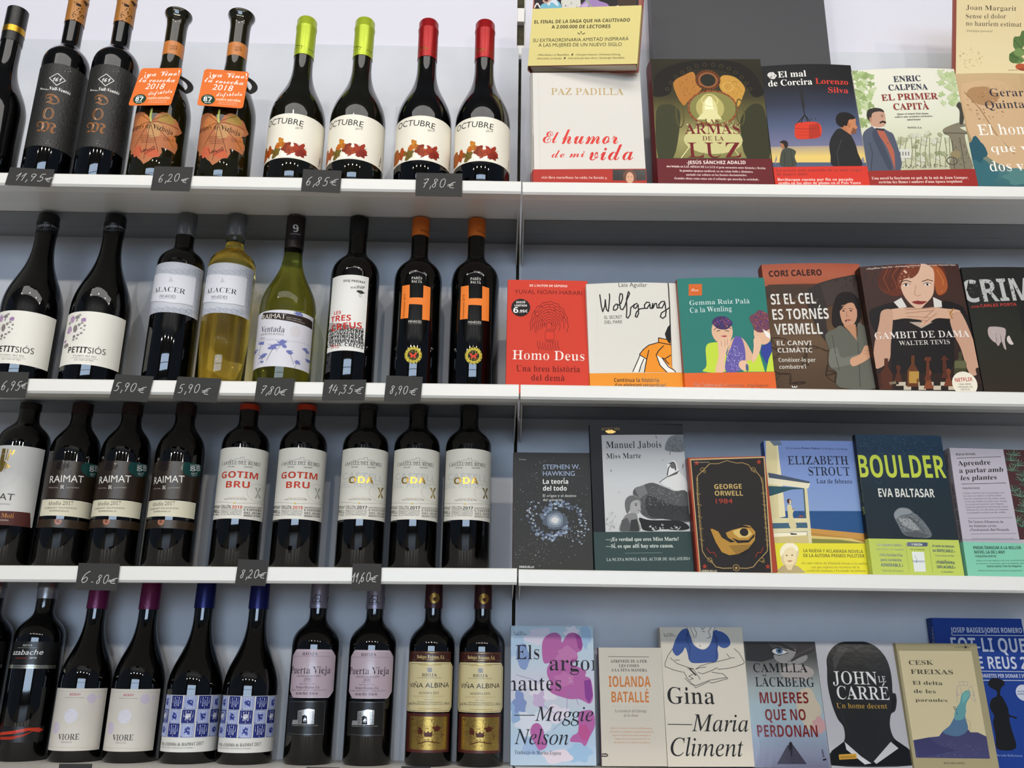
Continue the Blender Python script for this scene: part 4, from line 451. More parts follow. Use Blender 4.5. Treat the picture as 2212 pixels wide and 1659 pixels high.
('C','C8A088',237,1497,402,1513,398,1362,301,939,225,647,-12,530,19,863,164,1284),('C','C8A088',1322,1335,1486,1459,1563,1327,1629,1026,1690,603,1631,397,1473,402,1411,821,1349,1035),('L','A07860',9,623,1507,1091,1519),
('L','A07860',9,613,1442,1064,1476),('L','A07860',9,624,1388,982,1356),('L','A07860',9,697,1343,953,1303),('L','A07860',9,1087,1493,900,1347),('L','A07860',9,1116,1427,886,1262),('L','A87838',18,1413,1505,1337,1420,1362,1334),
('L','A87838',11,1325,1464,1394,1397),('T','R','D8CCC4','«Magnífica» Time Out • «Fascinant» Newsweek • «Apassionant» Financial Times',101,2234,1587,2265,27),('T','r','E8E0D8','GAMBIT DE DAMA',63,1022,1594,1015,111),
('T','r','D8D0C8','WALTER TEVIS',429,901,1249,902,72),('P','D8C8B0',281,252,418,248,405,167,268,171),('P','2A201C',277,232,395,228,384,159,266,163),('P','C8BCA8',326,292,436,289,426,228,317,231),
('P','C8BCA8',395,228,513,225,501,156,384,159),('P','2A201C',436,289,546,285,536,224,426,228),('P','2A201C',513,225,631,221,619,152,501,156),('P','C8BCA8',546,285,657,282,646,221,536,224),
('P','C8BCA8',631,221,748,218,736,149,619,152),('P','2A201C',657,282,767,279,756,218,646,221),('P','2A201C',748,218,866,214,854,145,736,149),('P','C8BCA8',767,279,877,276,866,214,756,218),
('P','C8BCA8',866,214,984,211,972,141,854,145),('P','2A201C',877,276,987,272,976,211,866,214),('P','2A201C',984,211,1102,207,1089,138,972,141),('P','C8BCA8',987,272,1097,269,1086,208,976,211),
('P','C8BCA8',1102,207,1219,204,1207,134,1089,138),('P','2A201C',1097,269,1207,266,1196,204,1086,208),('P','5A3020',158,691,217,689,194,544,245,429,205,173,9,179,48,435,135,546),
('P','6A3E22',592,724,646,722,622,577,667,461,624,205,443,211,485,467,568,579),('P','B8924A',516,462,674,457,641,262,484,267),('P','4A4A30',1360,760,1419,758,1400,653,1454,569,1420,383,1223,389,1256,575,1340,655),
('P','6A6A4A',1274,616,1452,610,1429,486,1251,492),('P','8A4E30',700,168,738,249,789,363,781,412,860,410,836,361,848,246,857,163),('E','8A4E30',825,436,44,47),
('P','6A3A26',727,301,755,362,793,447,788,485,847,483,829,446,838,359,845,297),('E','6A3A26',821,502,33,35),('P','6A3A26',779,631,809,692,900,690,901,627),('P','6A3A26',818,629,868,628,832,421,783,423),
('P','7A4228',1027,199,1062,274,1110,379,1104,425,1177,423,1154,378,1164,271,1172,195),('E','7A4228',1144,447,41,43),('P','5A3020',1005,333,1034,394,1073,480,1067,518,1127,516,1108,479,1117,392,1123,330),
('E','5A3020',1100,536,33,35),('P','5A3020',1090,705,1150,703,1106,454,1047,456),('P','5A3020',1063,664,1182,660,1177,629,1058,633),('P','4A2A1E',-46,221,-20,278,14,358,8,392,63,391,47,357,57,276,64,218),
('E','4A2A1E',39,409,31,33),('P','5A3020',248,295,280,366,324,466,317,509,386,507,365,464,376,363,385,290),('E','5A3020',355,530,39,41),('P','3A2620',1508,215,1542,286,1588,386,1582,430,1651,428,1629,385,1638,283,1645,211),
('E','3A2620',1621,450,39,41),('E','EAE2D0',1366,230,200,203),('T','b','B8302A','NETFLIX',1222,265,1501,273,62),('T','s','3A3630','UNA SÈRIE',1272,210,1461,209,27),('T','s','3A3630','ORIGINAL DE',1248,166,1480,163,27),
('T','s','3A3630','NETFLIX',1288,124,1433,123,27),('T','b','B8A890','DUKE',182,251,283,265,41),],
"crim.cover_art": [
('G','1C1C1C/20201E/282A22/2E2E24/322C22/382A24',0,2402,803,193),('T','b','B8B8B4','CRIMS',-31,1715,1359,1769,403),('X','4A4A48',455,1948,451,206,29,60,3),('L','1E1E1C',12,151,2082,174,2036,216,2100),
('T','b','A83A34','amb',46,1617,177,1622,41),('T','b','B8403A','CARLES PORTA',198,1627,787,1654,54),('C','B8A8A4',253,1256,334,1283,511,1258,523,1171,482,1040,477,885,446,910,426,1018,362,942,332,996,288,1028,236,1125),
('C','D0C4BE',523,1084,566,1123,591,1041,610,976,558,971,522,1019),('L','6A5A58',9,360,1148,344,1007),('L','6A5A58',9,430,1148,426,1018),('X','E0D8D4',370,1148,100,133,12,20,3),],
"hawking.cover_art": [
('G','38393A/38393A/393A39/3A3B38',0,1857,1206,50),('X','8A9098',610,937,593,851,7,260,3),('X','D8DCE0',610,937,593,851,9,110,4),('X','D8D8D4',295,319,273,254,9,60,7),('B','5A6270',670,842,31,26,0,50),
('B','A8B4C4',621,716,31,26,0,50),('B','A8B4C4',657,793,31,26,1,50),('B','5A6270',627,771,31,26,1,50),('B','5A6270',668,853,31,26,2,50),('B','6A7484',597,731,31,26,2,50),('B','6A7484',643,816,31,26,3,50),
('B','A8B4C4',584,729,31,26,3,50),('B','A8B4C4',636,817,31,26,4,50),('B','8A98AC',612,733,31,26,4,50),('B','8A98AC',670,824,31,26,5,50),('B','A8B4C4',617,705,31,26,5,50),('B','A8B4C4',682,798,31,26,6,50),
('B','A8B4C4',617,704,31,26,6,50),('B','A8B4C4',688,799,31,26,7,50),('B','6A7484',591,766,30,26,7,50),('B','6A7484',668,864,30,26,8,50),('B','A8B4C4',577,753,30,25,8,50),('B','A8B4C4',662,852,30,26,9,50),
('B','8A98AC',576,731,30,25,9,50),('B','8A98AC',668,831,30,25,10,50),('B','A8B4C4',562,739,30,25,10,50),('B','A8B4C4',661,840,30,25,11,50),('B','A8B4C4',556,674,30,25,11,50),('B','A8B4C4',663,775,30,25,12,50),
('B','6A7484',586,707,30,25,12,50),('B','6A7484',700,808,30,25,13,50),('B','A8B4C4',574,730,30,25,13,50),('B','A8B4C4',696,831,30,25,14,50),('B','8A98AC',569,702,30,25,14,50),('B','8A98AC',700,803,30,25,15,50),
('B','7A8AA0',558,730,29,25,15,50),('B','7A8AA0',697,830,29,25,16,50),('B','6A7484',566,702,29,25,16,50),('B','6A7484',712,800,29,25,17,50),('B','7A8AA0',571,735,29,25,17,50),('B','7A8AA0',726,831,29,25,18,50),
('B','8A98AC',585,722,29,24,18,50),('B','8A98AC',748,816,29,24,19,50),('B','A8B4C4',542,703,29,24,19,50),('B','A8B4C4',713,795,29,24,20,50),('B','A8B4C4',531,726,29,24,20,50),('B','A8B4C4',710,814,29,24,21,50),
('B','6A7484',566,724,29,24,21,50),('B','6A7484',754,809,29,24,22,50),('B','6A7484',537,745,29,24,22,50),('B','6A7484',732,826,29,24,23,50),('B','6A7484',564,724,28,24,23,50),('B','6A7484',768,801,28,24,24,50),
('B','8A98AC',509,732,28,24,24,50),('B','8A98AC',720,804,28,24,25,50),('B','A8B4C4',533,752,28,24,25,50),('B','A8B4C4',752,819,28,24,26,50),('B','7A8AA0',499,745,28,24,26,50),('B','7A8AA0',725,807,28,24,27,50),
('B','8A98AC',515,799,28,24,27,50),('B','8A98AC',750,856,28,24,28,50),('B','7A8AA0',527,739,28,23,28,50),('B','7A8AA0',768,788,28,23,29,50),('B','7A8AA0',517,744,28,23,29,50),('B','7A8AA0',765,787,28,23,30,50),
('B','7A8AA0',535,772,28,23,30,50),('B','7A8AA0',790,808,28,23,31,50),('B','5A6270',470,722,27,23,31,50),('B','5A6270',731,750,27,23,32,50),('B','6A7484',490,755,27,23,32,50),('B','6A7484',758,776,27,23,33,50),
('B','6A7484',521,742,27,23,33,50),('B','6A7484',795,754,27,23,34,50),('B','8A98AC',515,789,27,23,34,50),('B','8A98AC',794,793,27,23,35,50),('B','5A6270',527,744,27,23,35,50),('B','5A6270',811,739,27,23,36,50),
('B','A8B4C4',501,798,27,23,36,50),('B','A8B4C4',791,783,27,23,37,50),('B','6A7484',491,775,27,23,37,50),('B','6A7484',785,751,27,22,38,50),('B','5A6270',489,777,27,22,38,50),('B','5A6270',787,742,27,22,39,50),
('B','7A8AA0',469,798,27,22,39,50),('B','7A8AA0',771,754,26,22,40,50),('B','5A6270',495,799,26,22,40,50),('B','5A6270',800,743,26,22,41,50),('B','5A6270',451,822,26,22,41,50),('B','5A6270',760,756,26,22,42,50),
('B','A8B4C4',441,836,26,22,42,50),('B','A8B4C4',752,759,26,22,43,50),('B','6A7484',456,804,26,22,43,50),('B','6A7484',769,716,26,22,44,50),('B','7A8AA0',461,857,26,22,44,50),('B','7A8AA0',775,757,26,22,45,50),
('B','A8B4C4',489,803,26,22,45,50),('B','A8B4C4',804,691,26,22,46,50),('B','5A6270',471,837,26,22,46,50),('B','5A6270',787,713,26,22,47,50),('B','6A7484',449,832,26,22,47,50),('B','6A7484',764,696,25,21,48,50),
('B','5A6270',466,858,26,22,48,50),('B','5A6270',780,709,25,21,49,50),('B','6A7484',506,907,25,22,49,50),('B','6A7484',820,746,25,21,50,50),('B','A8B4C4',491,862,25,21,50,50),('B','A8B4C4',802,688,25,21,51,50),
('B','6A7484',421,862,25,21,51,50),('B','6A7484',730,676,25,21,52,50),('B','6A7484',448,848,25,21,52,50),('B','6A7484',754,649,25,21,53,50),('B','6A7484',542,861,25,21,53,50),('B','6A7484',845,649,25,21,54,50),
('B','5A6270',559,880,25,21,54,50),('B','5A6270',858,655,24,21,55,50),('B','5A6270',487,928,25,21,55,50),('B','5A6270',781,690,24,21,56,50),('B','5A6270',498,936,25,21,56,50),('B','5A6270',786,685,24,20,57,50),
('B','8A98AC',504,936,24,21,57,50),('B','8A98AC',786,672,24,20,58,50),('B','7A8AA0',530,920,24,21,58,50),('B','7A8AA0',806,644,24,20,59,50),('B','7A8AA0',527,884,24,21,59,50),('B','7A8AA0',795,596,24,20,60,50),
('B','8A98AC',542,895,24,20,60,50),('B','8A98AC',803,594,24,20,61,50),('B','7A8AA0',490,906,24,20,61,50),('B','7A8AA0',742,593,24,20,62,50),('B','6A7484',461,932,24,20,62,50),('B','6A7484',704,607,23,20,63,50),
('B','5A6270',498,925,24,20,63,50),('B','5A6270',731,588,23,20,64,50),('B','6A7484',514,955,24,20,64,50),('B','6A7484',737,605,23,20,65,50),('B','8A98AC',573,940,23,20,65,50),('B','8A98AC',785,580,23,19,66,50),
('B','8A98AC',558,951,23,20,66,50),('B','8A98AC',758,579,23,19,67,50),('B','7A8AA0',527,959,23,20,67,50),('B','7A8AA0',716,576,23,19,68,50),('B','6A7484',497,974,23,20,68,50),('B','6A7484',673,580,23,19,69,50),
('B','5A6270',514,946,23,20,69,50),('B','5A6270',677,543,23,19,70,50),('B','8A98AC',571,965,23,20,70,50),('B','8A98AC',720,551,22,19,71,50),('B','5A6270',594,1024,23,19,71,50),('B','5A6270',729,599,22,19,72,50),
('B','8A98AC',563,1020,23,19,72,50),('B','8A98AC',683,587,22,19,73,50),('B','A8B4C4',584,1021,23,19,73,50),('B','A8B4C4',689,578,22,19,74,50),('B','7A8AA0',580,1024,22,19,74,50),('B','7A8AA0',669,574,22,19,75,50),
('B','6A7484',641,1031,22,19,75,50),('B','6A7484',713,572,22,18,76,50),('B','5A6270',657,1076,22,19,76,50),('B','5A6270',712,609,22,18,77,50),('B','7A8AA0',575,958,22,19,77,50),('B','7A8AA0',614,487,22,18,78,50),
('B','6A7484',569,1066,22,19,78,50),('B','6A7484',590,586,22,18,79,50),('B','A8B4C4',638,1029,22,19,79,50),('B','A8B4C4',641,544,21,18,80,50),('B','5A6270',681,1029,22,19,80,50),('B','5A6270',665,539,21,18,81,50),
('B','A8B4C4',686,1043,22,18,81,50),('B','A8B4C4',652,548,21,18,82,50),('B','A8B4C4',649,962,21,18,82,50),('B','A8B4C4',595,465,21,18,83,50),('B','A8B4C4',669,1035,21,18,83,50),('B','A8B4C4',596,533,21,18,84,50),
('B','7A8AA0',725,1015,21,18,84,50),('B','7A8AA0',632,510,21,18,85,50),('B','7A8AA0',680,1043,21,18,85,50),('B','7A8AA0',567,536,21,17,86,50),('B','6A7484',589,985,21,18,86,50),('B','6A7484',457,478,20,17,87,50),
('B','7A8AA0',670,1069,21,18,87,50),('B','7A8AA0',517,559,20,17,88,50),('B','A8B4C4',731,998,21,18,88,50),('B','A8B4C4',557,490,20,17,89,50),('B','8A98AC',749,1061,21,18,89,50),('B','8A98AC',553,552,20,17,90,50),
('B','6A7484',758,987,20,18,90,50),('B','6A7484',541,481,20,17,91,50),('B','A8B4C4',733,1015,20,17,91,50),('B','A8B4C4',496,511,20,17,92,50),('B','8A98AC',706,997,20,17,92,50),('B','8A98AC',448,496,20,17,93,50),
('B','5A6270',731,1103,20,17,93,50),('B','5A6270',451,603,20,17,94,50),('B','7A8AA0',750,1044,20,17,94,50),('B','7A8AA0',450,550,20,17,95,50),('B','5A6270',821,1037,20,17,95,50),('B','5A6270',499,548,19,16,96,50),
('B','7A8AA0',771,1071,20,17,96,50),('B','7A8AA0',428,587,19,16,97,50),('B','6A7484',833,981,20,17,97,50),('B','6A7484',469,506,19,16,98,50),('B','5A6270',763,1024,19,17,98,50),('B','5A6270',378,555,19,16,99,50),
('B','8A98AC',807,1030,19,17,99,50),('B','8A98AC',401,569,19,16,100,50),('B','6A7484',944,989,19,16,100,50),('B','6A7484',517,537,19,16,101,50),('B','6A7484',813,982,19,16,101,50),('B','6A7484',367,541,19,16,102,50),
('B','6A7484',867,996,19,16,102,50),('B','6A7484',400,565,19,16,103,50),('B','8A98AC',843,1035,19,16,103,50),('B','8A98AC',357,615,18,16,104,50),('B','8A98AC',851,964,19,16,104,50),('B','8A98AC',346,557,18,16,105,50),
('B','5A6270',892,990,19,16,105,50),('B','5A6270',367,595,18,16,106,50),('B','7A8AA0',901,953,18,16,106,50),('B','7A8AA0',358,572,18,15,107,50),('B','5A6270',861,997,18,16,107,50),('B','5A6270',299,630,18,15,108,50),
('B','5A6270',974,1014,18,16,108,50),('B','5A6270',393,661,18,15,109,50),('B','8A98AC',985,967,18,16,109,50),('B','8A98AC',388,630,18,15,110,50),('B','5A6270',905,954,18,15,110,50),('B','5A6270',291,634,18,15,111,50),
('B','6A7484',1016,932,18,15,111,50),('B','6A7484',386,629,18,15,112,50),('B','6A7484',1026,842,18,15,112,50),('B','A8B0BC',382,558,17,15,113,50),('B','5A6474',1003,881,18,15,113,50),('B','5A6474',342,614,17,15,114,50),
('B','6A7888',972,910,17,15,114,50),('B','6A7888',297,663,17,15,115,50),('B','5A6474',1028,945,17,15,115,50),('B','5A6474',339,717,17,15,116,50),('B','6A7888',1020,927,17,15,116,50),('B','6A7888',317,719,17,15,117,50),
('B','5A6474',995,860,17,15,117,50),('B','5A6474',281,673,17,14,118,50),('B','5A6474',1034,781,17,14,118,50),('B','5A6474',311,616,17,14,119,50),('B','A8B0BC',1034,871,17,14,119,50),('B','A8B0BC',298,728,17,14,120,50),
('B','A8B0BC',1024,917,17,14,120,50),('B','A8B0BC',276,796,16,14,121,50),('B','5A6474',1073,805,16,14,121,50),('B','5A6474',318,708,16,14,122,50),('B','6A7888',1036,946,16,14,122,50),('B','6A7888',270,872,16,14,123,50),
('B','A8B0BC',1107,733,16,14,123,50),('B','A8B0BC',339,682,16,14,124,50),('B','6A7888',1026,766,16,14,124,50),('B','6A7888',250,740,16,14,125,50),('B','A8B0BC',1093,775,16,14,125,50),('B','A8B0BC',311,774,16,14,126,50),
('B','5A6474',913,756,16,14,126,50),('B','5A6474',125,780,16,14,127,50),('B','A8B0BC',1005,790,16,14,127,50),('B','A8B0BC',213,840,16,14,128,50),('B','5A6474',1020,742,16,13,128,50),('B','5A6474',227,817,16,13,129,50),
('B','A8B0BC',1016,740,15,13,129,50),('B','A8B0BC',220,841,15,13,130,50),('B','5A6474',1014,702,15,13,130,50),('B','5A6474',219,829,15,13,131,50),('B','A8B0BC',1094,689,15,13,131,50),('B','A8B0BC',300,842,15,13,132,50),
('B','5A6474',1100,680,15,13,132,50),('B','5A6474',308,860,15,13,133,50),('B','A8B0BC',1040,698,15,13,133,50),('B','A8B0BC',249,905,15,13,134,50),('B','A8B0BC',1141,639,15,13,134,50),('B','A8B0BC',356,872,15,13,135,50),
('B','A8B0BC',1043,698,15,13,135,50),('B','A8B0BC',259,959,15,13,136,50),('B','A8B0BC',1032,604,15,13,136,50),('B','A8B0BC',256,891,15,13,137,50),('B','A8B0BC',984,609,14,12,137,50),('B','A8B0BC',214,922,14,13,138,50),
('B','A8B0BC',1092,647,14,12,138,50),('B','A8B0BC',330,989,14,13,139,50),('B','6A7888',1091,590,14,12,139,50),('B','6A7888',339,957,14,12,140,50),('B','A8B0BC',982,540,14,12,140,50),('B','A8B0BC',239,932,14,12,141,50),
('B','6A7888',1040,516,14,12,141,50),('B','6A7888',310,934,14,12,142,50),('B','5A6474',978,574,14,12,142,50),('B','5A6474',257,1021,14,12,143,50),('B','5A6474',932,581,14,12,143,50),('B','5A6474',224,1054,14,12,144,50),
('B','A8B0BC',1076,546,14,12,144,50),('B','A8B0BC',386,1044,14,12,145,50),('B','5A6474',990,469,13,12,145,50),('B','5A6474',316,990,13,12,146,50),('B','A8B0BC',1003,441,13,11,146,50),('B','A8B0BC',345,987,13,12,147,50),
('B','6A7888',956,493,13,11,147,50),('B','6A7888',314,1065,13,12,148,50),('B','A8B0BC',901,458,13,11,148,50),('B','A8B0BC',277,1054,13,12,149,50),('B','A8B0BC',1033,416,13,11,149,50),('B','5A6470',636,777,175,151,95,12),
('B','7A8694',636,777,133,115,72,12),('B','A0A8B0',636,777,92,80,50,12),('B','D0D0CE',636,777,55,48,30,12),('X','E8ECF0',863,583,202,111,9,70,9),('T','s','A8A8A8','Ensayo',91,1729,197,1730,24),
('T','s','A8B8D0','STEPHEN W.',458,1582,1032,1592,75),('T','s','A8B8D0','HAWKING',457,1476,950,1481,75),('T','b','E4E4E0','La teoría',456,1347,846,1351,74),('T','b','E4E4E0','del todo',456,1239,822,1242,74),
('T','s','D0D0CC','El origen y el destino',455,1138,966,1143,42),('T','s','D0D0CC','del universo',455,1073,753,1076,42),('T','b','E4E4E0','DEBOLSILLO',100,49,316,47,29),],
"jabois.cover_art": [
('P','141A24',0,2318,1532,2308,1407,601,-62,610),('G','A0A2A6/B4B6B8/C6C8C8/CCCCCA/C8C8C6',180,2134,1462,600),('T','r','9A8450','ALFAGUARA',179,2213,474,2215,44),('B','A8905A!',323,2188,80,28,3,30),
('C','6E7478',1162,1931,1208,2048,1289,2117,1470,2118,1462,1870,1197,1872),('X','4E5458',1337,1988,133,118,19,70,3),('L','5A5E60',10,1244,1871,1234,1813),
('C','D8D8D6',1070,1370,1170,1465,1242,1696,1317,1696,1363,1541,1449,1425,1472,1235,1268,1255),('C','4A4A4A',1205,1658,1270,1700,1311,1657,1312,1560,1273,1599,1258,1657),('P','E0E0DE',1182,1658,1296,1657,1288,1541,1189,1465),
('L','3A3A3A',15,1171,1484,1197,1600,1269,1686),('P','5A5A5A',1150,1456,1286,1522,1364,1560,1323,1503,1188,1456),('E','6A6A6A',1266,1634,38,46),('L','3A3A3A',10,1042,1370,1091,1408,1179,1465),
('C','5A5C5C',626,1183,653,1278,748,1315,920,1367,1085,1313,1267,1236,1461,1216,1485,785,1272,777,1053,806,868,807,725,901,717,1088),('C','3E4040',852,1163,1251,1010,1491,990,1485,785,1053,806,835,882),
('X','8A8C8C',1038,1162,354,151,17,160,3),('X','262828',1115,917,352,112,19,150,5),('P','7A7C7C',653,1278,806,1334,854,1201,719,1126),('C','242626',703,827,867,789,1309,776,1458,674,1335,629,1043,649,894,619,748,642,716,734),
('X','C8CAC8',1044,677,313,48,29,26,3),('B','8A8A8A',619,1051,123,124,3,10),('C','6E6E6E',492,1052,534,1137,628,1164,718,1107,622,1051,540,902,504,921),('C','A8A8A6',585,1052,699,1098,727,994,731,938,678,883,576,883),
('E','2E2E2E',662,1021,15,11),('L','3A3A3A',8,641,1044,687,1051),('L','5A5A5A',7,681,942,720,938),('C','8A8A88',521,884,651,892,682,790,695,624,398,626,443,791),('P','3E3E3E',572,791,665,808,691,679,691,620,544,621),
('P','5E5E5E',397,622,433,791,518,828,560,735,544,621),('X','8A8C8C',276,792,92,148,15,60,8),('T','r','1E1E20','Manuel Jabois',243,1921,1109,1923,106),('T','r','1E1E20','Miss Marte',240,1753,781,1757,82),],
"jabois.band_art": [
('T','R','D8DCD4','—¿Es verdad que eres Miss Marte?',174,473,1277,473,55),('T','R','D8DCD4','—Sí, es que allí hay otro canon.',174,371,1193,372,55),('L','9AA8A4',4,454,290,1013,293),
('T','r','C8D0CA','LA NUEVA NOVELA DEL AUTOR DE',176,176,1085,181,43),('T','i','C8D0CA','MALAHERBA',1104,181,1424,186,43),],
"orwell.cover_art": [
('P','A84A30',-31,1778,1223,1782,1158,-7,-41,23),('P','C8B080',29,1731,1174,1741,1098,-2,28,24),('P','2B2523',42,1712,1157,1723,1080,-1,42,24),
('L','B89C64',9,323,1652,453,1649,530,1676,595,1693,656,1672,732,1652,826,1655,915,1619,946,1562,1016,1522),
('L','B89C64',11,323,1652,242,1579,182,1524,121,1469,101,1339,90,1154,92,970,91,787,90,606,91,463,95,337,141,248,208,193,272,103,377,79,503,80),
('L','B89C64',11,1016,1522,1080,1427,1096,1315,1094,1129,1087,945,1081,763,1076,582,1073,438,1059,314,968,227,889,158,827,89,736,70,628,76),('O','B89C64',109,1413,11,30,5),('O','B89C64',1106,1389,11,30,5),
('O','B89C64',108,1346,11,30,5),('O','B89C64',1103,1322,11,30,5),('O','B89C64',107,1279,11,30,5),('O','B89C64',1100,1255,11,30,5),('O','B89C64',106,1212,11,30,5),('O','B89C64',1098,1188,11,30,5),('O','B89C64',106,1146,11,30,5),
('O','B89C64',1095,1122,11,30,5),('O','B89C64',105,1080,11,29,5),('O','B89C64',1092,1055,11,30,5),('O','B89C64',104,1013,11,29,5),('O','B89C64',1090,989,11,29,5),('O','B89C64',103,947,11,29,5),('O','B89C64',1087,923,11,29,5),
('O','B89C64',102,882,11,29,5),('O','B89C64',1085,858,11,29,5),('O','B89C64',101,816,11,29,5),('O','B89C64',1082,792,11,29,5),('O','B89C64',101,751,11,29,5),('O','B89C64',1079,727,11,29,5),('O','B89C64',100,686,11,29,5),
('O','B89C64',1077,662,11,29,5),('O','B89C64',99,621,11,29,5),('O','B89C64',1074,597,11,29,5),('O','B89C64',98,556,11,29,5),('O','B89C64',1072,532,11,29,5),('O','B89C64',97,491,11,29,4),('O','B89C64',1069,467,11,29,4),
('O','B89C64',96,427,11,29,4),('O','B89C64',1067,403,11,29,4),('L','B89C64',6,74,1202,146,1182),('L','B89C64',6,1065,1178,1136,1158),('L','B89C64',6,72,1036,144,1016),('L','B89C64',6,1058,1012,1130,992),
('L','B89C64',5,70,853,141,833),('L','B89C64',5,1051,829,1122,809),('L','B89C64',5,68,681,139,661),('L','B89C64',5,1045,657,1115,637),('L','B89C64',5,66,510,136,490),('L','B89C64',5,1038,486,1108,466),
('O','B89C64',207,1561,33,30,9),('O','B89C64',230,1530,19,17,8),('O','B89C64',978,1546,33,30,9),('O','B89C64',1000,1515,19,17,8),('O','B89C64',191,207,32,28,9),('O','B89C64',214,178,18,16,7),('O','B89C64',960,188,32,28,9),
('O','B89C64',982,160,18,16,7),('O','B89C64',571,81,47,46,9),('P','B89C64',574,110,580,88,603,87,583,73,587,52,570,65,550,53,558,74,541,88,564,89),
('P','A8402E',127,1710,136,1680,167,1678,141,1658,146,1627,122,1646,94,1629,105,1659,82,1680,114,1680),('P','A8402E',1080,1706,1088,1675,1119,1673,1093,1654,1098,1623,1073,1641,1045,1624,1057,1655,1035,1675,1066,1676),
('P','A8402E',111,153,119,125,149,122,124,105,129,76,105,93,79,77,89,105,67,124,98,125),('P','A8402E',1044,130,1051,102,1082,100,1056,82,1061,53,1037,70,1010,54,1021,82,1000,102,1030,102),
('T','s','B8A890','Contemporánea',83,1669,317,1667,21),('T','b','C8AE72','GEORGE',357,1258,774,1255,74),('T','b','C8AE72','ORWELL',355,1158,781,1148,74),('T','s','B84A38','1984',359,1040,612,1034,70),
('P','B88E40',241,657,437,706,675,719,837,696,909,604,890,479,783,356,631,280,485,266,381,313,305,457),('P','2B2523',252,671,438,715,712,718,869,659,725,672,576,640,463,597,492,524,595,459,521,452,402,527,356,618),
('P','D8BC74',574,622,687,655,812,634,860,569,782,517,655,520,588,576),('E','2B2523',740,599,65,58),('P','2B2523',547,523,651,481,796,481,887,569,892,533,793,445,629,440),('L','2B2523',5,498,399,861,408),
('L','2B2523',5,511,383,845,392),('L','2B2523',5,524,366,829,377),('L','2B2523',5,537,350,813,361),('L','2B2523',5,550,333,797,345),('L','2B2523',5,562,317,780,330),('L','2B2523',5,575,301,764,314),('L','2B2523',5,588,284,748,298),
('L','2B2523',5,601,268,732,283),('L','A8402E',9,162,380,201,308,264,316,294,244),('L','A8402E',9,1002,369,957,290,913,300,869,230),('T','b','D8CCB0','DEBOLSILLO',57,34,279,25,30),],
"strout.cover_art": [
('G','7A90C4/8096C6/869CC8/8CA2C8',30,2106,1417,978),('P','2E5A8A',-76,982,1437,988,1389,623,-111,617),('P','C89850',548,722,1391,642,1408,494,523,491),('P','B88A44',541,657,1406,549,1408,494,525,509),
('P','D8C07A',536,611,1196,567,1408,494,523,491),('P','8A8A4A',531,564,1009,548,1399,494,523,491),('P','D8CCA0',34,2104,203,2105,222,1624,223,898,-71,841),('P','E4DAB4',196,2037,215,2037,223,898,119,879),
('P','6A7A8A',88,2105,251,2105,284,2034,156,2017),('P','4E5A6E',19,1585,112,1570,657,1442,625,1413,29,1498),('P','E4DCC0',11,1507,654,1413,617,1336,579,1336,2,1411),
('C','2E5A64',-3,1353,74,1372,579,1336,351,1316,157,1258,-16,1219),('P','DCD2AA',542,1346,598,1336,582,491,515,491),('P','5A6A66',534,1336,556,1336,523,491,504,491),('P','DCD2AA',-49,878,546,871,543,806,-57,794),
('P','DCD2AA',-63,729,548,722,543,675,-72,636),('P','D0C08A',-77,580,536,611,532,491,-86,488),('P','4A6A80',-57,794,539,802,542,727,-65,710),('P','F0E8CC',-72,636,524,666,518,611,-77,580),('B','4A2E24',302,1134,37,38,3,10),
('P','E0C8A8',307,1163,333,1144,328,1097,299,1087),('C','D8CCA0',269,1068,326,1078,338,1012,375,1012,349,974,335,899,374,740,271,734,261,955),('L','6A5A44',9,337,1002,376,1021),('P','2A2A30',262,647,372,634,361,619,278,619),
('P','8A5A50',414,884,492,884,492,918,430,914),('L','3A3A40',6,427,974,482,927),('T','r','2A3450','De la autora',339,1967,560,1964,28),('T','R','2A3450','Premio Pulitzer',575,1964,877,1961,28),
('T','i','2A3450','de Me llamo Lucy Barton',893,1961,1305,1955,28),('T','r','1E2438','ELIZABETH',343,1715,1291,1719,134),('T','r','1E2438','STROUT',647,1541,1295,1543,133),('T','r','1E2438','Luz de febrero',754,1418,1309,1416,70),],
"strout.band_art": [
('T','b','6A6420','LA NUEVA Y ACLAMADA NOVELA',434,355,1333,344,48),('T','b','6A6420','DE LA AUTORA PREMIO PULITZER',426,282,1346,278,48),('T','r','7A7430','«Lo más valioso de Elizabeth Strout es la sutileza',385,176,1387,173,35),
('T','r','7A7430','con que explora los recovecos de la',525,116,1248,118,35),('T','r','7A7430','condición humana.» Fernando Aramburu',450,65,1329,65,34),
('C','D8C8A0',84,251,87,379,152,471,264,490,344,453,365,362,331,252,285,162,155,143,104,179),('C','E8D8B0',130,343,183,416,277,435,327,380,302,234,229,152,149,170,126,252),
('C','F0E8CC',82,288,89,397,171,480,283,490,359,426,334,362,276,425,182,407,119,324),('E','6A5A3A',176,306,15,9),('E','6A5A3A',257,310,15,9),('P','B88A70',167,223,219,234,259,227,213,205),
('C','B8A880',27,49,62,125,139,161,302,153,387,90,410,50),('P','E0CCA4',139,161,268,171,223,89,168,89),],
"boulder.cover_art": [
('G','1E3E56/1E3A50/1C3242/1E303A/20303A/223038',26,2195,1326,555),('X','3E6A80',656,2037,647,160,17,130,3),('X','2E5468',644,1684,641,390,17,120,6),('X','16262E',635,959,629,375,22,100,8),
('T','b','BCC84E','BOULDER',-13,1505,1329,1518,355),('T','b','D8D8D0','EVA BALTASAR',246,1201,1101,1209,131),('C','6E7478',434,899,453,974,535,1036,664,1031,746,961,859,851,947,705,962,622,892,584,639,598,535,642,480,770),
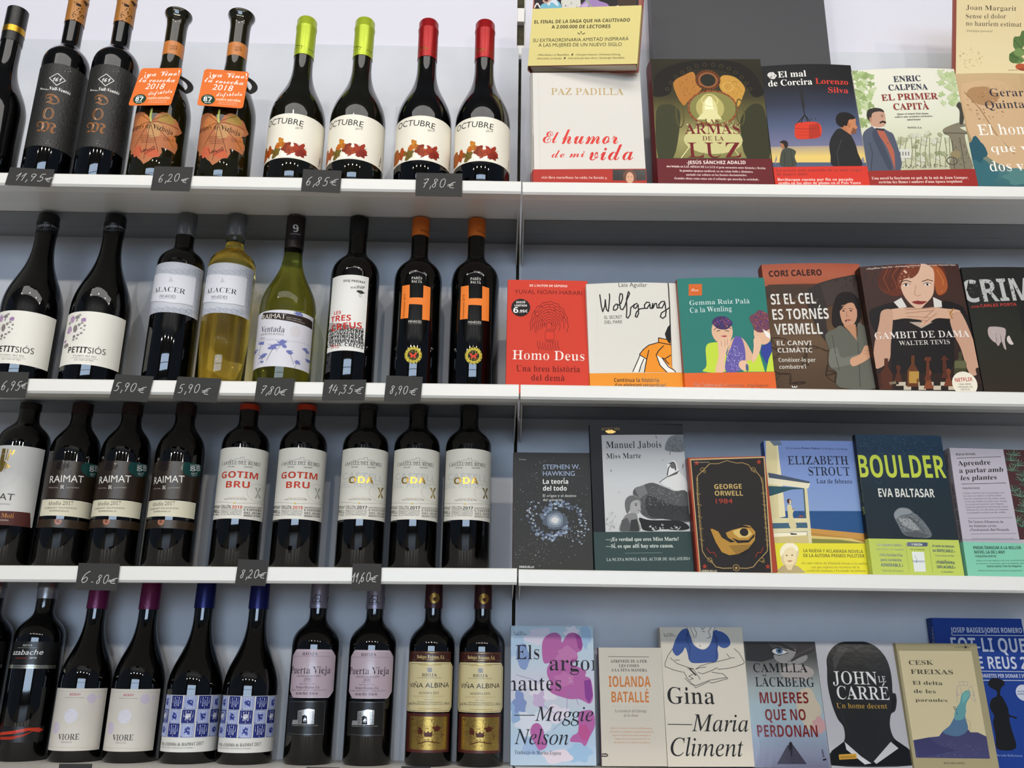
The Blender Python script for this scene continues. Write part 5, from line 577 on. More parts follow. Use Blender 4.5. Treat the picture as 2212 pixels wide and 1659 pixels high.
('C','8E9498',450,956,544,1029,662,1019,709,960,538,920,456,862),('P','9A9C9C',496,882,677,866,800,702,690,700,535,771),('X','4A4E52',704,793,203,150,18,110,3),('X','B4B6B4',688,811,203,150,13,60,5),
('L','3E4246',9,630,922,761,812,868,666),('P','5A5E62',538,660,743,682,935,621,820,585,621,599),],
"boulder.band_art": [
('T','b','1E4A6A','«Lo supera todo.»',108,448,497,447,41),('T','s','2E5A70','Julià Guillamon, La Vanguardia',100,389,504,389,22),('T','b','1E4A6A','«Una lucidez fría',129,299,472,294,40),
('T','b','1E4A6A','pero candente,',140,224,458,222,40),('T','b','1E4A6A','ADMIRABLE.»',134,145,465,143,47),('T','s','2E5A70','Nadal Suau, El Cultural',149,73,452,72,22),
('C','1E3E6A',570,500,594,511,854,512,875,494,867,465,844,453,585,449,561,463),('T','b','E4E8D0','2ª EDICIÓN',634,464,791,463,30),('T','b','3A4A3A','Por la autora de',606,395,813,395,22),
('P','D8DCD8',621,370,802,369,789,78,618,75),('L','9AA09A',7,653,316,681,262,663,199),('T','b','4A6A9A','PERMAFROST',613,214,793,214,26),('L','7A8A4A',3,543,499,542,71),('L','7A8A4A',3,891,502,891,69),
('T','b','1E4A6A','«El estilo de Baltasar',930,448,1268,443,33),('T','b','1E4A6A','es IMPECABLE.»',937,375,1267,370,41),('T','s','2E5A70','Carlos Zanón, El País',960,310,1242,308,22),
('T','b','1E4A6A','«Habilísima.',954,202,1242,197,48),('T','b','1E4A6A','IMPLACABLE.»',962,134,1236,132,40),('T','s','2E5A70','La Repubblica',1017,71,1193,71,22),],
"boulder.spine_art": [
('P','BCC84E',-101,1769,39,1729,43,1097,-90,1128),('T','b','1E2A34','BALTASAR',1,1283,-61,1582,95),('T','s','BCC84E','Boulder',17,944,-12,1063,56),],
"aprendre.cover_art": [
('P','4E2E30',840,2025,1342,2036,1163,583,860,574),('L','6A8472',14,986,1884,885,1916),('L','4E6A5A',14,986,1884,919,1955),('L','3E5A4C',14,986,1884,967,1981),('L','6A8472',14,986,1884,1019,1986),
('L','3E5A4C',14,986,1884,1064,1971),('L','6A8472',14,986,1884,1094,1938),('L','6A8472',14,986,1884,1101,1895),('L','4E6A5A',14,924,1800,823,1832),('L','3E5A4C',14,924,1800,857,1871),('L','3E5A4C',14,924,1800,905,1896),
('L','6A8472',14,924,1800,956,1902),('L','4E6A5A',14,924,1800,1001,1887),('L','4E6A5A',14,924,1800,1031,1854),('L','6A8472',14,924,1800,1038,1811),('L','6A8472',14,1025,1721,924,1753),('L','3E5A4C',14,1025,1721,958,1792),
('L','3E5A4C',14,1025,1721,1006,1817),('L','6A8472',14,1025,1721,1058,1823),('L','4E6A5A',14,1025,1721,1103,1808),('L','4E6A5A',14,1025,1721,1132,1775),('L','6A8472',14,1025,1721,1139,1732),('L','6A8472',14,921,1637,821,1669),
('L','3E5A4C',14,921,1637,855,1708),('L','6A8472',14,921,1637,902,1732),('L','4E6A5A',14,921,1637,954,1738),('L','6A8472',14,921,1637,998,1723),('L','4E6A5A',14,921,1637,1028,1690),('L','4E6A5A',14,921,1637,1035,1647),
('L','6A8472',14,1079,1561,979,1592),('L','4E6A5A',14,1079,1561,1013,1631),('L','3E5A4C',14,1079,1561,1060,1656),('L','4E6A5A',14,1079,1561,1112,1661),('L','3E5A4C',14,1079,1561,1156,1646),('L','3E5A4C',14,1079,1561,1185,1614),
('L','6A8472',14,1079,1561,1193,1571),('L','3E5A4C',14,1054,1479,954,1510),('L','6A8472',14,1054,1479,988,1549),('L','3E5A4C',14,1054,1479,1035,1574),('L','3E5A4C',14,1054,1479,1087,1579),('L','6A8472',14,1054,1479,1131,1564),
('L','6A8472',14,1054,1479,1160,1532),('L','3E5A4C',14,1054,1479,1168,1489),('L','4E6A5A',14,1110,1400,1010,1431),('L','3E5A4C',14,1110,1400,1044,1470),('L','4E6A5A',14,1110,1400,1091,1495),('L','4E6A5A',14,1110,1400,1142,1500),
('L','4E6A5A',14,1110,1400,1187,1485),('L','3E5A4C',14,1110,1400,1216,1453),('L','4E6A5A',14,1110,1400,1223,1411),('L','6A8472',14,898,1314,798,1345),('L','3E5A4C',14,898,1314,832,1384),('L','6A8472',14,898,1314,879,1408),
('L','3E5A4C',14,898,1314,930,1413),('L','3E5A4C',14,898,1314,974,1399),('L','6A8472',14,898,1314,1003,1367),('L','3E5A4C',14,898,1314,1011,1324),('L','6A8472',14,973,1237,873,1267),('L','6A8472',14,973,1237,907,1306),
('L','3E5A4C',14,973,1237,954,1330),('L','6A8472',14,973,1237,1005,1335),('L','4E6A5A',14,973,1237,1050,1321),('L','3E5A4C',14,973,1237,1078,1289),('L','6A8472',14,973,1237,1086,1247),('L','4E6A5A',13,1055,1160,956,1190),
('L','3E5A4C',13,1055,1160,989,1228),('L','6A8472',13,1055,1160,1036,1253),('L','6A8472',13,1055,1160,1087,1258),('L','6A8472',13,1055,1160,1132,1243),('L','4E6A5A',13,1055,1160,1160,1212),('L','6A8472',13,1055,1160,1168,1170),
('L','6A8472',13,1026,1080,927,1110),('L','6A8472',13,1026,1080,961,1148),('L','6A8472',13,1026,1080,1008,1172),('L','4E6A5A',13,1026,1080,1058,1178),('L','6A8472',13,1026,1080,1103,1163),('L','6A8472',13,1026,1080,1131,1132),
('L','4E6A5A',13,1026,1080,1139,1090),('L','6A8472',13,949,999,850,1029),('L','3E5A4C',13,949,999,884,1067),('L','3E5A4C',13,949,999,931,1091),('L','4E6A5A',13,949,999,981,1096),('L','4E6A5A',13,949,999,1025,1082),
('L','3E5A4C',13,949,999,1054,1050),('L','6A8472',13,949,999,1062,1009),('L','4E6A5A',13,1035,923,936,953),('L','3E5A4C',13,1035,923,970,991),('L','4E6A5A',13,1035,923,1017,1015),('L','3E5A4C',13,1035,923,1067,1020),
('L','4E6A5A',13,1035,923,1111,1005),('L','4E6A5A',13,1035,923,1140,974),('L','3E5A4C',13,1035,923,1147,933),('L','3E5A4C',13,866,840,767,870),('L','4E6A5A',13,866,840,800,907),('L','4E6A5A',13,866,840,847,931),
('L','6A8472',13,866,840,897,936),('L','6A8472',13,866,840,941,922),('L','4E6A5A',13,866,840,970,891),('L','3E5A4C',13,866,840,978,850),('L','3E5A4C',13,933,764,835,794),('L','6A8472',13,933,764,868,831),
('L','3E5A4C',13,933,764,915,855),('L','6A8472',13,933,764,965,860),('L','4E6A5A',13,933,764,1009,846),('L','4E6A5A',13,933,764,1038,815),('L','3E5A4C',13,933,764,1045,774),('L','4E6A5A',13,724,680,626,710),
('L','6A8472',13,724,680,659,747),('L','6A8472',13,724,680,705,771),('L','4E6A5A',13,724,680,755,776),('L','4E6A5A',13,724,680,799,762),('L','3E5A4C',13,724,680,828,731),('L','3E5A4C',13,724,680,835,690),
('P','B9B3BC',7,1981,840,2029,860,574,-12,549),('T','b','2A2A2C','Marta Orriols',92,1858,393,1875,36),('L','3A3A3C',8,97,1815,783,1859),('T','R','1E1E20','Aprendre',102,1695,608,1729,75),
('T','R','1E1E20','a parlar',104,1579,528,1606,74),('T','I','1E1E20','amb',551,1607,789,1618,75),('T','I','1E1E20','les plantes',102,1463,672,1495,74),('L','3A3A3C',8,113,1406,794,1441),
('T','b','3A3A3C','CINQUENA EDICIÓ',112,1326,382,1337,25),('T','s','5A5A60','La Paula té quaranta anys, és neonatòloga i està',113,1252,746,1279,23),
('T','s','5A5A60','sola. Quan una revelació i una pèrdua sobtada',115,1208,694,1234,23),('T','s','5A5A60','la porten a submergir-se en ella mateixa, emprèn',117,1164,754,1192,23),
('T','s','5A5A60',"un camí que l'endinsa en la ràbia, la por, el desig",119,1121,758,1149,23),('T','s','5A5A60','i la reconstrucció personal, i que li desperta',121,1078,706,1104,23),
('T','s','5A5A60',"l'instint de supervivència. Desorientada, s'haurà",123,1035,766,1063,23),('T','s','5A5A60',"d'enfrontar fins i tot a ella mateixa per reorganitzar",125,992,770,1020,23),
('T','s','5A5A60','una geografia emocional que sent malalta.',127,949,719,975,23),('L','7A7A80',6,131,874,805,905),('T','s','2E2E30',"De l'autora d'Anatomia de",132,804,656,819,38),
('T','s','2E2E30','les distàncies curtes:',134,741,547,756,38),('T','s','2E2E30','«Tendríssima!» Biel Mesquida',132,681,722,702,37),('L','7A7A80',6,140,634,815,664),
('T','s','7A7A80','Aprendre a parlar amb les plantes és una novel·la',143,557,779,579,19),],
"aprendre.band_art": [
('T','b','2A3A34','PREMI ÒMNIUM A LA MILLOR',142,407,859,428,44),('T','b','2A3A34',"NOVEL·LA DE L'ANY",147,342,607,355,44),('T','b','2A3A34','CINQUENA EDICIÓ',150,288,467,297,29),
('T','s','4A6A5C','«Marta Orriols debuta amb una novel·la brillant,',152,226,906,255,22),('T','s','4A6A5C','la memòria i el present, entre el desig de vèncer',152,183,899,212,22),
('T','b','2A4A3C','Andreu Gomila, Time Out Magazine',302,145,818,163,27),('T','s','4A6A5C','«Marta Orriols és una escriptora excepcional.»',158,80,826,102,22),],
"aprendre.spine_art": [
('T','b','4A484C','Marta Orriols',-78,1669,-68,1893,62),('T','R','3A383C','Aprendre a parlar amb les plantes',6,548,-27,1417,67),],
"argon.cover_art": [
('G','BCD0DC/C4D6E2/C8D4E0/D4D2DE/CCD2DC/C0D4E0/B8CCE0/C0D2E0',-8,2094,1340,21),('B','B4CBE0',105,1763,130,177,2,40),('B','8FA4CC',197,1621,111,194,3,40),('B','A9C4DE',1206,1944,93,197,4,40),('B','9DB8D8',105,820,127,187,5,40),
('B','8A9CC8',142,923,110,154,6,40),('B','DAD6E4',459,1924,224,125,7,40),('B','E2DDE6',508,1096,257,155,8,40),('B','DDE0EA',359,617,272,169,9,40),('B','A6C4DE',1075,183,197,132,10,40),('B','E4D8E0',733,132,233,99,11,40),
('B','A9BEDC',340,281,162,133,12,40),('B','E4DCE6',724,754,218,119,13,40),('B','CBB6D4',452,958,110,103,14,50),('B','E4E0EA',983,2016,112,72,15,40),
('C','BC6FAA',505,1799,543,1907,646,1979,749,1986,814,1925,825,1836,888,1926,945,1980,1039,1987,1131,1926,1162,1801,1136,1712,1070,1676,1077,1588,1011,1517,937,1517,1194,1412,1192,1324,1264,1290,1298,1185,1308,995,1255,905,1164,943,1074,977,928,977,691,1045,609,1114,638,1201,584,1340,585,1445,623,1516,539,1516,509,1622),
('P','A04E96',1039,1980,1131,1926,1162,1801,1136,1721,1090,1747),('P','94489A',1172,1254,1273,1272,1309,1029,1246,917,1184,995),('B','C884B4',902,1658,167,106,4,30),('B','C67FB2',859,1271,147,104,5,30),
('C','BC6FAA',1069,755,1179,806,1306,789,1328,586,1243,417,1167,283,1096,333,934,349,972,433,1064,501),('B','C4609A',1154,484,90,118,3,30),
('C','BC6FAA',313,516,359,600,450,609,521,499,529,398,574,315,537,248,447,223,394,298,331,398),('L','9A84B8',7,930,1132,900,994,888,822),('L','9A84B8',7,525,873,705,754,815,788),('L','9A84B8',7,666,516,849,669),
('L','9A84B8',7,86,1339,344,1270,509,1183),('L','9A84B8',7,1038,994,1072,891),('X','F4EEF4',960,1236,55,70,9,20,4),('T','r','3A3A4A',"L'Altra",123,1985,207,1985,25),('T','r','3A3A4A','editorial',123,1952,250,1953,25),
('L','3A3A4A',7,63,2006,71,1959,104,1952,116,1995),('T','r','2A2C34','Els',79,1578,460,1579,217),('T','r','2A2C34','argon',625,1407,1470,1409,226),('T','r','2A2C34','nautes',-60,1098,805,1104,223),('L','2A2C34',12,58,732,382,732),
('T','i','2A2C34','Maggie',381,651,1306,646,211),('T','i','2A2C34','Nelson',59,310,905,302,218),('T','r','3A4454','Traducció de Marina Espasa',63,167,787,156,53),],
"iolanda.cover_art": [
('L','8A8680',11,160,1630,812,1628),('T','R','4A4644','ATREVEIX-TE A FER',190,1537,781,1540,43),('T','R','4A4644','LES COSES',325,1469,648,1470,43),('T','R','4A4644','A LA TEVA MANERA',196,1403,775,1402,42),
('T','b','D08442','IOLANDA',151,1168,822,1167,161),('T','b','D08442','BATALLÉ',187,936,784,935,159),('L','C8C2BA',4,163,874,814,870),('T','i','5A5450','La revolució del lideratge',233,786,740,787,45),
('T','i','5A5450','de les dones',373,721,602,722,44),('L','C8C2BA',4,163,673,815,668),('T','i','D0946A','«Esperes el moment tot sola per, deliberadament,',151,541,815,539,27),
('T','i','D0946A','conscientment, decididament, tranquil·lament, plàcida,',135,488,834,487,27),('T','i','D0946A','Esperes el moment que no ha aconseguit ser',180,436,788,435,27),
('T','i','D0946A','a dins; perd la teva manera de fer no és',214,384,764,383,27),('T','i','D0946A','una esperança. La revolució és un guanyar.»',198,333,776,331,27),('P','3A302E',-74,179,79,186,106,166,101,143,78,133,-68,135),
('T','b','E0D8CC','DESTINO',-64,145,87,146,25),],
"gina.cover_art": [

('C','46629E',198,1783,282,1964,375,2065,460,2074,499,1964,537,1837,625,1765,718,1756,798,1820,847,1946,883,2038,950,2056,950,1947,954,1838,925,1765,930,1658,889,1568,738,1547,514,1541,452,1586,432,1693,401,1783,349,1711,260,1652,199,1711),
('C','46629E',949,2038,1042,2020,1120,1947,1142,1838,1057,1775,957,1805,938,1910),('L','2E447A',11,459,2056,429,1910,485,1783,444,1604),('L','2E447A',11,891,2019,922,1838,881,1586),
('C','ECE6DA',516,2111,902,2111,875,2019,820,1856,719,1769,625,1774,557,1855,531,1964),('L','2E2C2C',8,444,2111,476,2037,453,1973,507,1937),('L','2E2C2C',8,501,2111,536,2019,562,1928),('L','2E2C2C',8,558,2111,603,2019,586,1946),
('L','2E2C2C',8,861,2111,798,2038,828,1946,770,1928),('L','2E2C2C',8,917,2111,872,2019,938,1910,914,1856),('L','2E2C2C',8,671,2111,705,2065,756,2111),('L','2E2C2C',8,694,2038,741,2034),
('L','2E2C2C',8,193,1765,111,1657,51,1532,53,1488,189,1434,335,1399),('L','2E2C2C',8,293,1586,218,1586),('L','2E2C2C',8,146,1621,252,1532,434,1470,507,1452),
('L','2E2C2C',8,1197,1766,1274,1694,1340,1560,1333,1533,1179,1480,1028,1453,897,1444),('L','2E2C2C',8,1068,1685,1118,1622,1189,1622),('L','2E2C2C',8,1117,1613,926,1568,736,1529,622,1497,543,1444),
('L','2E2C2C',8,543,1444,620,1470,714,1479),('L','2E2C2C',8,577,1399,649,1373,802,1426,899,1470),('L','2E2C2C',8,345,1408,402,1302,521,1162,751,1259,786,1232,1051,1303,983,1373,800,1400),
('L','2E2C2C',8,357,1311,451,1215,533,1197,752,1276,1034,1320),('L','2E2C2C',8,414,1461,506,1444,589,1320,605,1288),('L','2E2C2C',8,501,1373,424,1337,495,1302,438,1285),('P','2E2C2C',432,1452,455,1458,555,1355,535,1345),
('E','2E2C2C',643,1809,9,9),('T','r','3A3A3A',"L'Altra",133,1986,220,1986,26),('T','r','3A3A3A','editorial',135,1957,263,1957,26),('L','3A3A3A',7,70,2008,75,1964,108,1957,123,2000),('T','r','262424','Gina',59,923,810,916,247),
('L','262424',12,42,615,419,609),('T','i','262424','Maria',409,514,1308,508,249),('T','i','262424','Climent',58,157,1199,147,261),],
"lack.cover_art": [
('G','4A4A4C/585858/8A8A88/A8B0AE/A8B8BC/A4B6BE/9AA8B8/8E94A8/7A7A90',18,1887,1169,52),('P','3A3A3C',28,1876,390,1878,556,1655,273,1573,22,1592),('E','9A9896',747,1656,275,122),
('C','3A3636',387,1858,577,1838,758,1757,862,1737,763,1798,580,1869),('E','D0D0D0',576,1740,119,49),('E','5A7A9A',573,1748,55,49),('E','1E1E20',573,1748,23,23),('L','2E2A2C',16,437,1766,551,1797,694,1747),
('L','3A3638',10,445,1705,559,1675,711,1712),('C','4A4646',879,1880,1177,1882,1138,1739,916,1656,737,1575,839,1717),('L','6A6664',10,695,1575,879,1697,1124,1800),('E','B0A8A4',824,1415,273,120),('B','C8BCA8',945,864,186,310,3,30),
('B','C8A0A0',1079,614,123,116,4,30),('T','r','1E1E20','CAMILLA',122,1415,996,1415,137),('T','r','1E1E20','LÄCKBERG',130,1197,1078,1193,140),('T','b','7E2420','MUJERES',179,942,955,945,166),
('T','b','7E2420','QUE NO',240,690,883,693,163),('T','b','7E2420','PERDONAN',91,445,1041,446,173),('P','4A4656',349,52,542,326,634,327,815,54),('L','35323E',6,529,304,644,304),('L','35323E',6,507,272,664,272),
('L','35323E',6,485,239,685,240),('L','35323E',6,463,208,706,209),('L','35323E',6,442,176,726,177),('L','35323E',6,420,144,747,145),('L','35323E',6,398,112,767,114),('L','35323E',6,376,80,788,82),
('C','241E26',562,326,582,368,607,372,626,327,609,251,595,167,579,167,580,251,560,255),('P','2A2430',1067,122,1120,141,1128,111,1070,104),('T','b','2A2430','booket',1102,160,1092,268,33),],
"carre.cover_art": [
('P','BEBDC2',20,1905,1649,1906,1310,42,-235,42),
('C','2E2F31',139,1468,157,1630,245,1772,388,1874,583,1903,816,1895,995,1813,1116,1650,1159,1469,1157,1269,1140,1111,1184,1092,1181,974,1134,838,1056,780,1012,608,1045,437,1161,342,1266,248,1294,42,-13,42,47,248,249,380,277,588,198,722,138,955,115,1229),
('P','1C1C1E',-19,42,37,248,245,380,279,305,603,42),('P','1C1C1E',643,42,935,211,1052,418,1277,248,1300,42),('P','D0D0D2',260,380,482,174,646,58,542,42,273,267),('P','C6C6C8',984,380,1090,286,707,62,673,99),
('P','161618',545,58,648,71,744,42,522,42),('P','4A4A4C',246,1630,403,1833,524,1792,373,1630,259,1428),('P','242426',1112,1072,1157,1092,1172,994,1111,858,1069,819),('L','3E3E42',10,247,1349,247,916,322,588),
('T','r','E8E6E4','JOHN',207,1241,920,1230,194),('T','r','E8E6E4','LE',942,1265,1064,1269,92),('T','r','E8E6E4','CARRÉ',244,1013,1077,998,196),('T','r','C8A24E','Un home decent',210,877,1014,869,75),
('P','D0A24A',141,196,417,211,416,136,140,122),('T','r','4A3414','labutxaca',161,140,394,155,41),],
"freixas.cover_art": [
('P','D3C6A2',38,1780,1215,1784,1203,179,49,186),('P','4A4A72',54,437,301,480,467,496,541,573,657,649,784,784,928,785,937,613,968,560,1090,557,1211,498,1203,179,53,186),
('C','5A7A98',538,554,657,649,771,803,805,900,960,901,932,785,937,594,752,498),('C','6AA0A4',947,1134,1064,1184,1068,1096,984,978,914,766,756,746,805,900,885,997),('P','7AB4AC',955,1134,1064,1184,1062,1115,971,1017,922,978),
('X','8A92B0',616,309,507,114,10,80,3),('P','40406A',58,427,300,472,444,364,714,291,89,186),('L','B8A888',10,945,747,996,709,965,566),('L','A89CA4',6,886,1251,861,1094,935,1134,945,1212,886,1251),
('L','A89CA4',6,1066,1213,1047,1115,1122,1096,1123,1253,1066,1213),('L','A89CA4',6,934,1311,1067,1312,1056,1252,936,1252,934,1311),('L','A89CA4',6,1005,1311,994,1252),('L','A89CA4',6,865,1172,843,997),
('L','A89CA4',6,1137,1174,1135,1009,1065,1076),('L','4A4444',8,771,938,783,890,826,904),('L','4A4444',8,784,919,811,935),('L','4A5A6A',8,808,861,814,813),('T','R','5A5444','CESK',171,1563,566,1566,69),
('T','R','5A5444','FREIXAS',178,1424,858,1421,69),('T','R','5A5444','El delta',181,1262,658,1257,56),('T','R','5A5444','de les',181,1136,528,1131,56),('T','R','5A5444','paraules',184,1008,692,1004,48),
('T','R','6A6450','ROSA DELS VENTS',474,100,796,99,25),('T','s','6A6450','CONTRA·NEU',953,1831,1207,1833,21),('P','3A3630',1138,1869,1159,1845,1129,1820,1108,1844),],
"fotli.cover_art": [
('T','b','D0D4E0','JOSEP BAIGES/JORDI ROMERO',292,2087,1477,2091,81),('L','D0D4E0',11,298,2045,1533,2046),('T','b','D0D4E0','FOT-LI QUE',261,1788,1487,1781,219),('T','b','D0D4E0','DE REUS 2',516,1517,1455,1519,191),
('L','D0D4E0',10,510,1479,1426,1478),('T','b','D0D4E0','GANXETES PER DONAR I VENDRE',642,1379,1556,1382,58),('L','D0D4E0',10,486,1337,1400,1340),
('C','14161C',764,1290,830,1361,917,1372,1026,1333,1030,1272,962,1212,934,1111,969,1072,1024,914,1028,816,1136,778,1121,754,1020,773,1026,582,1039,312,747,299,751,501,744,695,782,794,733,931,786,1050,867,1091,885,1171,796,1230),
('E','D0D4E0',1326,1151,131,126),('T','b','2A4A8A','NOU PREU',1225,1158,1365,1160,24),('T','b','2A4A8A','SUPER',1218,1118,1347,1120,24),('T','s','9AB0D8','Arola·Edicions',707,194,1120,190,31),],
"fotli.spine_art": [
('T','b','C8CCDA','FOT-LI QUE ETS DE REUS 2',-3,1647,76,2158,103),],
}

# ------------------------------------------------------------------ helpers
def lin(h):
    h = h.strip('!'); o = []
    for i in (0, 2, 4):
        v = int(h[i:i + 2], 16) / 255; o.append((v / 12.92 if v <= .04045 else ((v + .055) / 1.055) ** 2.4) ** 1.12)
    return (*o, 1.0)
MATS = {}
def mat(name, col='FFFFFF', rough=.5, metal=0., spec=.5, coat=0., trans=0., ior=1.45, grain=0., bump=0., scale=300., attr=False, col2=None, mixscale=6.):
    if name in MATS: return MATS[name]
    m = bpy.data.materials.new(name); m.use_nodes = True; nt = m.node_tree; b = nt.nodes['Principled BSDF']
    b.inputs['Roughness'].default_value = rough; b.inputs['Metallic'].default_value = metal
    b.inputs['Specular IOR Level'].default_value = spec; b.inputs['Coat Weight'].default_value = coat
    b.inputs['Transmission Weight'].default_value = trans; b.inputs['IOR'].default_value = ior
    b.inputs['Base Color'].default_value = lin(col)
    if attr:
        a = nt.nodes.new('ShaderNodeAttribute'); a.attribute_name = 'Col'; nt.links.new(a.outputs['Color'], b.inputs['Base Color'])
    tc = None
    if grain or bump or col2:
        tc = nt.nodes.new('ShaderNodeTexCoord')
    if col2:
        n = nt.nodes.new('ShaderNodeTexNoise'); n.inputs['Scale'].default_value = mixscale; n.inputs['Detail'].default_value = 6
        r = nt.nodes.new('ShaderNodeValToRGB'); r.color_ramp.elements[0].color = lin(col); r.color_ramp.elements[1].color = lin(col2)
        r.color_ramp.elements[0].position = .35; r.color_ramp.elements[1].position = .7
        nt.links.new(tc.outputs['Object'], n.inputs['Vector']); nt.links.new(n.outputs['Fac'], r.inputs['Fac']); nt.links.new(r.outputs['Color'], b.inputs['Base Color'])
    if grain:
        n = nt.nodes.new('ShaderNodeTexNoise'); n.inputs['Scale'].default_value = scale
        mr = nt.nodes.new('ShaderNodeMapRange'); mr.inputs['To Min'].default_value = max(0, rough - grain); mr.inputs['To Max'].default_value = rough + grain
        nt.links.new(tc.outputs['Object'], n.inputs['Vector']); nt.links.new(n.outputs['Fac'], mr.inputs['Value']); nt.links.new(mr.outputs['Result'], b.inputs['Roughness'])
    if bump:
        n = nt.nodes.new('ShaderNodeTexNoise'); n.inputs['Scale'].default_value = scale; n.inputs['Detail'].default_value = 3
        bp = nt.nodes.new('ShaderNodeBump'); bp.inputs['Strength'].default_value = bump; bp.inputs['Distance'].default_value = .001
        nt.links.new(tc.outputs['Object'], n.inputs['Vector']); nt.links.new(n.outputs['Fac'], bp.inputs['Height']); nt.links.new(bp.outputs['Normal'], b.inputs['Normal'])
    MATS[name] = m; return m
INK = mat('printed_ink', rough=.5, spec=.22, attr=True, grain=.06); INKG = mat('glossy_printed_ink', rough=.12, attr=True, coat=.4, bump=.12, scale=60.)
INKS = mat('satin_printed_ink', rough=.17, spec=.4, attr=True, grain=.03)
FOIL = mat('metallic_foil_ink', rough=.28, metal=.85, attr=True, grain=.05)

def link(name, me, mats, parent=None, smooth=False):
    o = bpy.data.objects.new(name, me); COL.objects.link(o)
    for m in (mats if isinstance(mats, (list, tuple)) else [mats]): me.materials.append(m)
    if parent is not None: o.parent = parent
    if smooth:
        me.polygons.foreach_set('use_smooth', [True] * len(me.polygons))
    return o
def mesh(name, verts, faces, mats, parent=None, smooth=False, sharp=None):
    me = bpy.data.meshes.new(name); me.from_pydata(verts, [], faces); me.update()
    o = link(name, me, mats, parent, smooth)
    if smooth and sharp: me.set_sharp_from_angle(angle=R(sharp))
    return o
def tag(o, label=None, cat=None, group=None, kind=None):
    if label: o['label'] = label
    if cat: o['category'] = cat
    if group: o['group'] = group
    if kind: o['kind'] = kind
    return o
def empty(name, M=None, loc=None):
    o = bpy.data.objects.new(name, None); o.empty_display_size = .02; COL.objects.link(o)
    if M is not None: o.matrix_world = M
    if loc is not None: o.location = loc
    return o
def frame(o, X, Y, Z):
    return Matrix(((X[0], Y[0], Z[0], o[0]), (X[1], Y[1], Z[1], o[1]), (X[2], Y[2], Z[2], o[2] + H0), (0, 0, 0, 1)))
def unit(side, s, v, z):
    a = Q['aL'] if side == 'L' else Q['aR']
    return (Q['xs'] + s * math.cos(a) - v * math.sin(a), Q['D'] + s * math.sin(a) + v * math.cos(a), z + H0)
def shelfz(side, row, s):
    return Q['z4'] if row == 4 else Q['z%d%s' % (row, side)] + Q['g%d%s' % (row, side)] * s
def boxm(x0, x1, y0, y1, z0, z1, bev=0):
    v = [(x, y, z) for x in (x0, x1) for y in (y0, y1) for z in (z0, z1)]
    f = [(0, 1, 3, 2), (4, 6, 7, 5), (0, 4, 5, 1), (2, 3, 7, 6), (0, 2, 6, 4), (1, 5, 7, 3)]
    return v, f
def box(name, b, m, parent=None, bev=0):
    v, f = boxm(*b); o = mesh(name, v, f, m, parent)
    if bev:
        import bmesh
        bm = bmesh.new(); bm.from_mesh(o.data); bmesh.ops.bevel(bm, geom=bm.edges[:], offset=bev, segments=2, affect='EDGES'); bm.to_mesh(o.data); bm.free()
    return o
def lathe(name, prof, m, parent=None, seg=56, sharp=40):
    vs = []; fs = []; n = len(prof)
    for i in range(seg):
        a = 2 * math.pi * i / seg
        for r_, z in prof: vs.append((r_ * math.cos(a), r_ * math.sin(a), z))
    for i in range(seg):
        j = (i + 1) % seg
        for k in range(n - 1): fs.append((i * n + k, j * n + k, j * n + k + 1, i * n + k + 1))
    fs = [f for f in fs]
    if prof[0][0] > 1e-6: fs.append(tuple(i * n for i in range(seg))[::-1])
    if prof[-1][0] > 1e-6: fs.append(tuple(i * n + n - 1 for i in range(seg)))
    o = mesh(name, vs, fs, m, parent, True, sharp)
    return o
def bez(p0, p1, p2, p3, n):
    o = []
    for i in range(n + 1):
        t = i / n; u = 1 - t
        o.append(tuple(u ** 3 * a + 3 * u * u * t * b + 3 * u * t * t * c_ + t ** 3 * d for a, b, c_, d in zip(p0, p1, p2, p3)))
    return o

# ------------------------------------------------------------------ lettering: glyph outlines to flat ink
MATHMAP = {'r': (0x1D400, 0x1D41A, 0x1D7CE), 'R': (0x1D400, 0x1D41A, 0x1D7CE), 'i': (0x1D434, 0x1D44E, None),
           'c': (0x1D4D0, 0x1D4EA, None), 'f': (0x1D56C, 0x1D586, None), 'b': (0x1D5D4, 0x1D5EE, 0x1D7EC)}
ACC = {'\u0301': 'a', '\u0300': 'g', '\u0303': 't', '\u0308': 'd', '\u0327': 'c', '\u030a': 'o', '\u0302': 't'}
GL = {}
_cu = bpy.data.curves.new('glyph', 'FONT'); _cu.dimensions = '2D'; _cu.resolution_u = 3; _cu.fill_mode = 'NONE'
_go = bpy.data.objects.new('glyph', _cu)
def loops_of(body):
    _cu.body = body
    me = _go.to_mesh(); vs = [(v.co.x, v.co.y) for v in me.vertices]; nb = {}
    for e in me.edges:
        a, b = e.vertices; nb.setdefault(a, []).append(b); nb.setdefault(b, []).append(a)
    loops = []; seen = set()
    for s in range(len(vs)):
        if s in seen or s not in nb: continue
        lp = [s]; seen.add(s); cur = s
        while True:
            nx = [t for t in nb[cur] if t not in seen]
            if not nx: break
            if len(lp) == 1 and (s + 1) in nx: nx = [s + 1]
            cur = nx[0]; seen.add(cur); lp.append(cur)
        if len(lp) > 2: loops.append([vs[i] for i in lp])
    _go.to_mesh_clear()
    return loops
RAW = {}
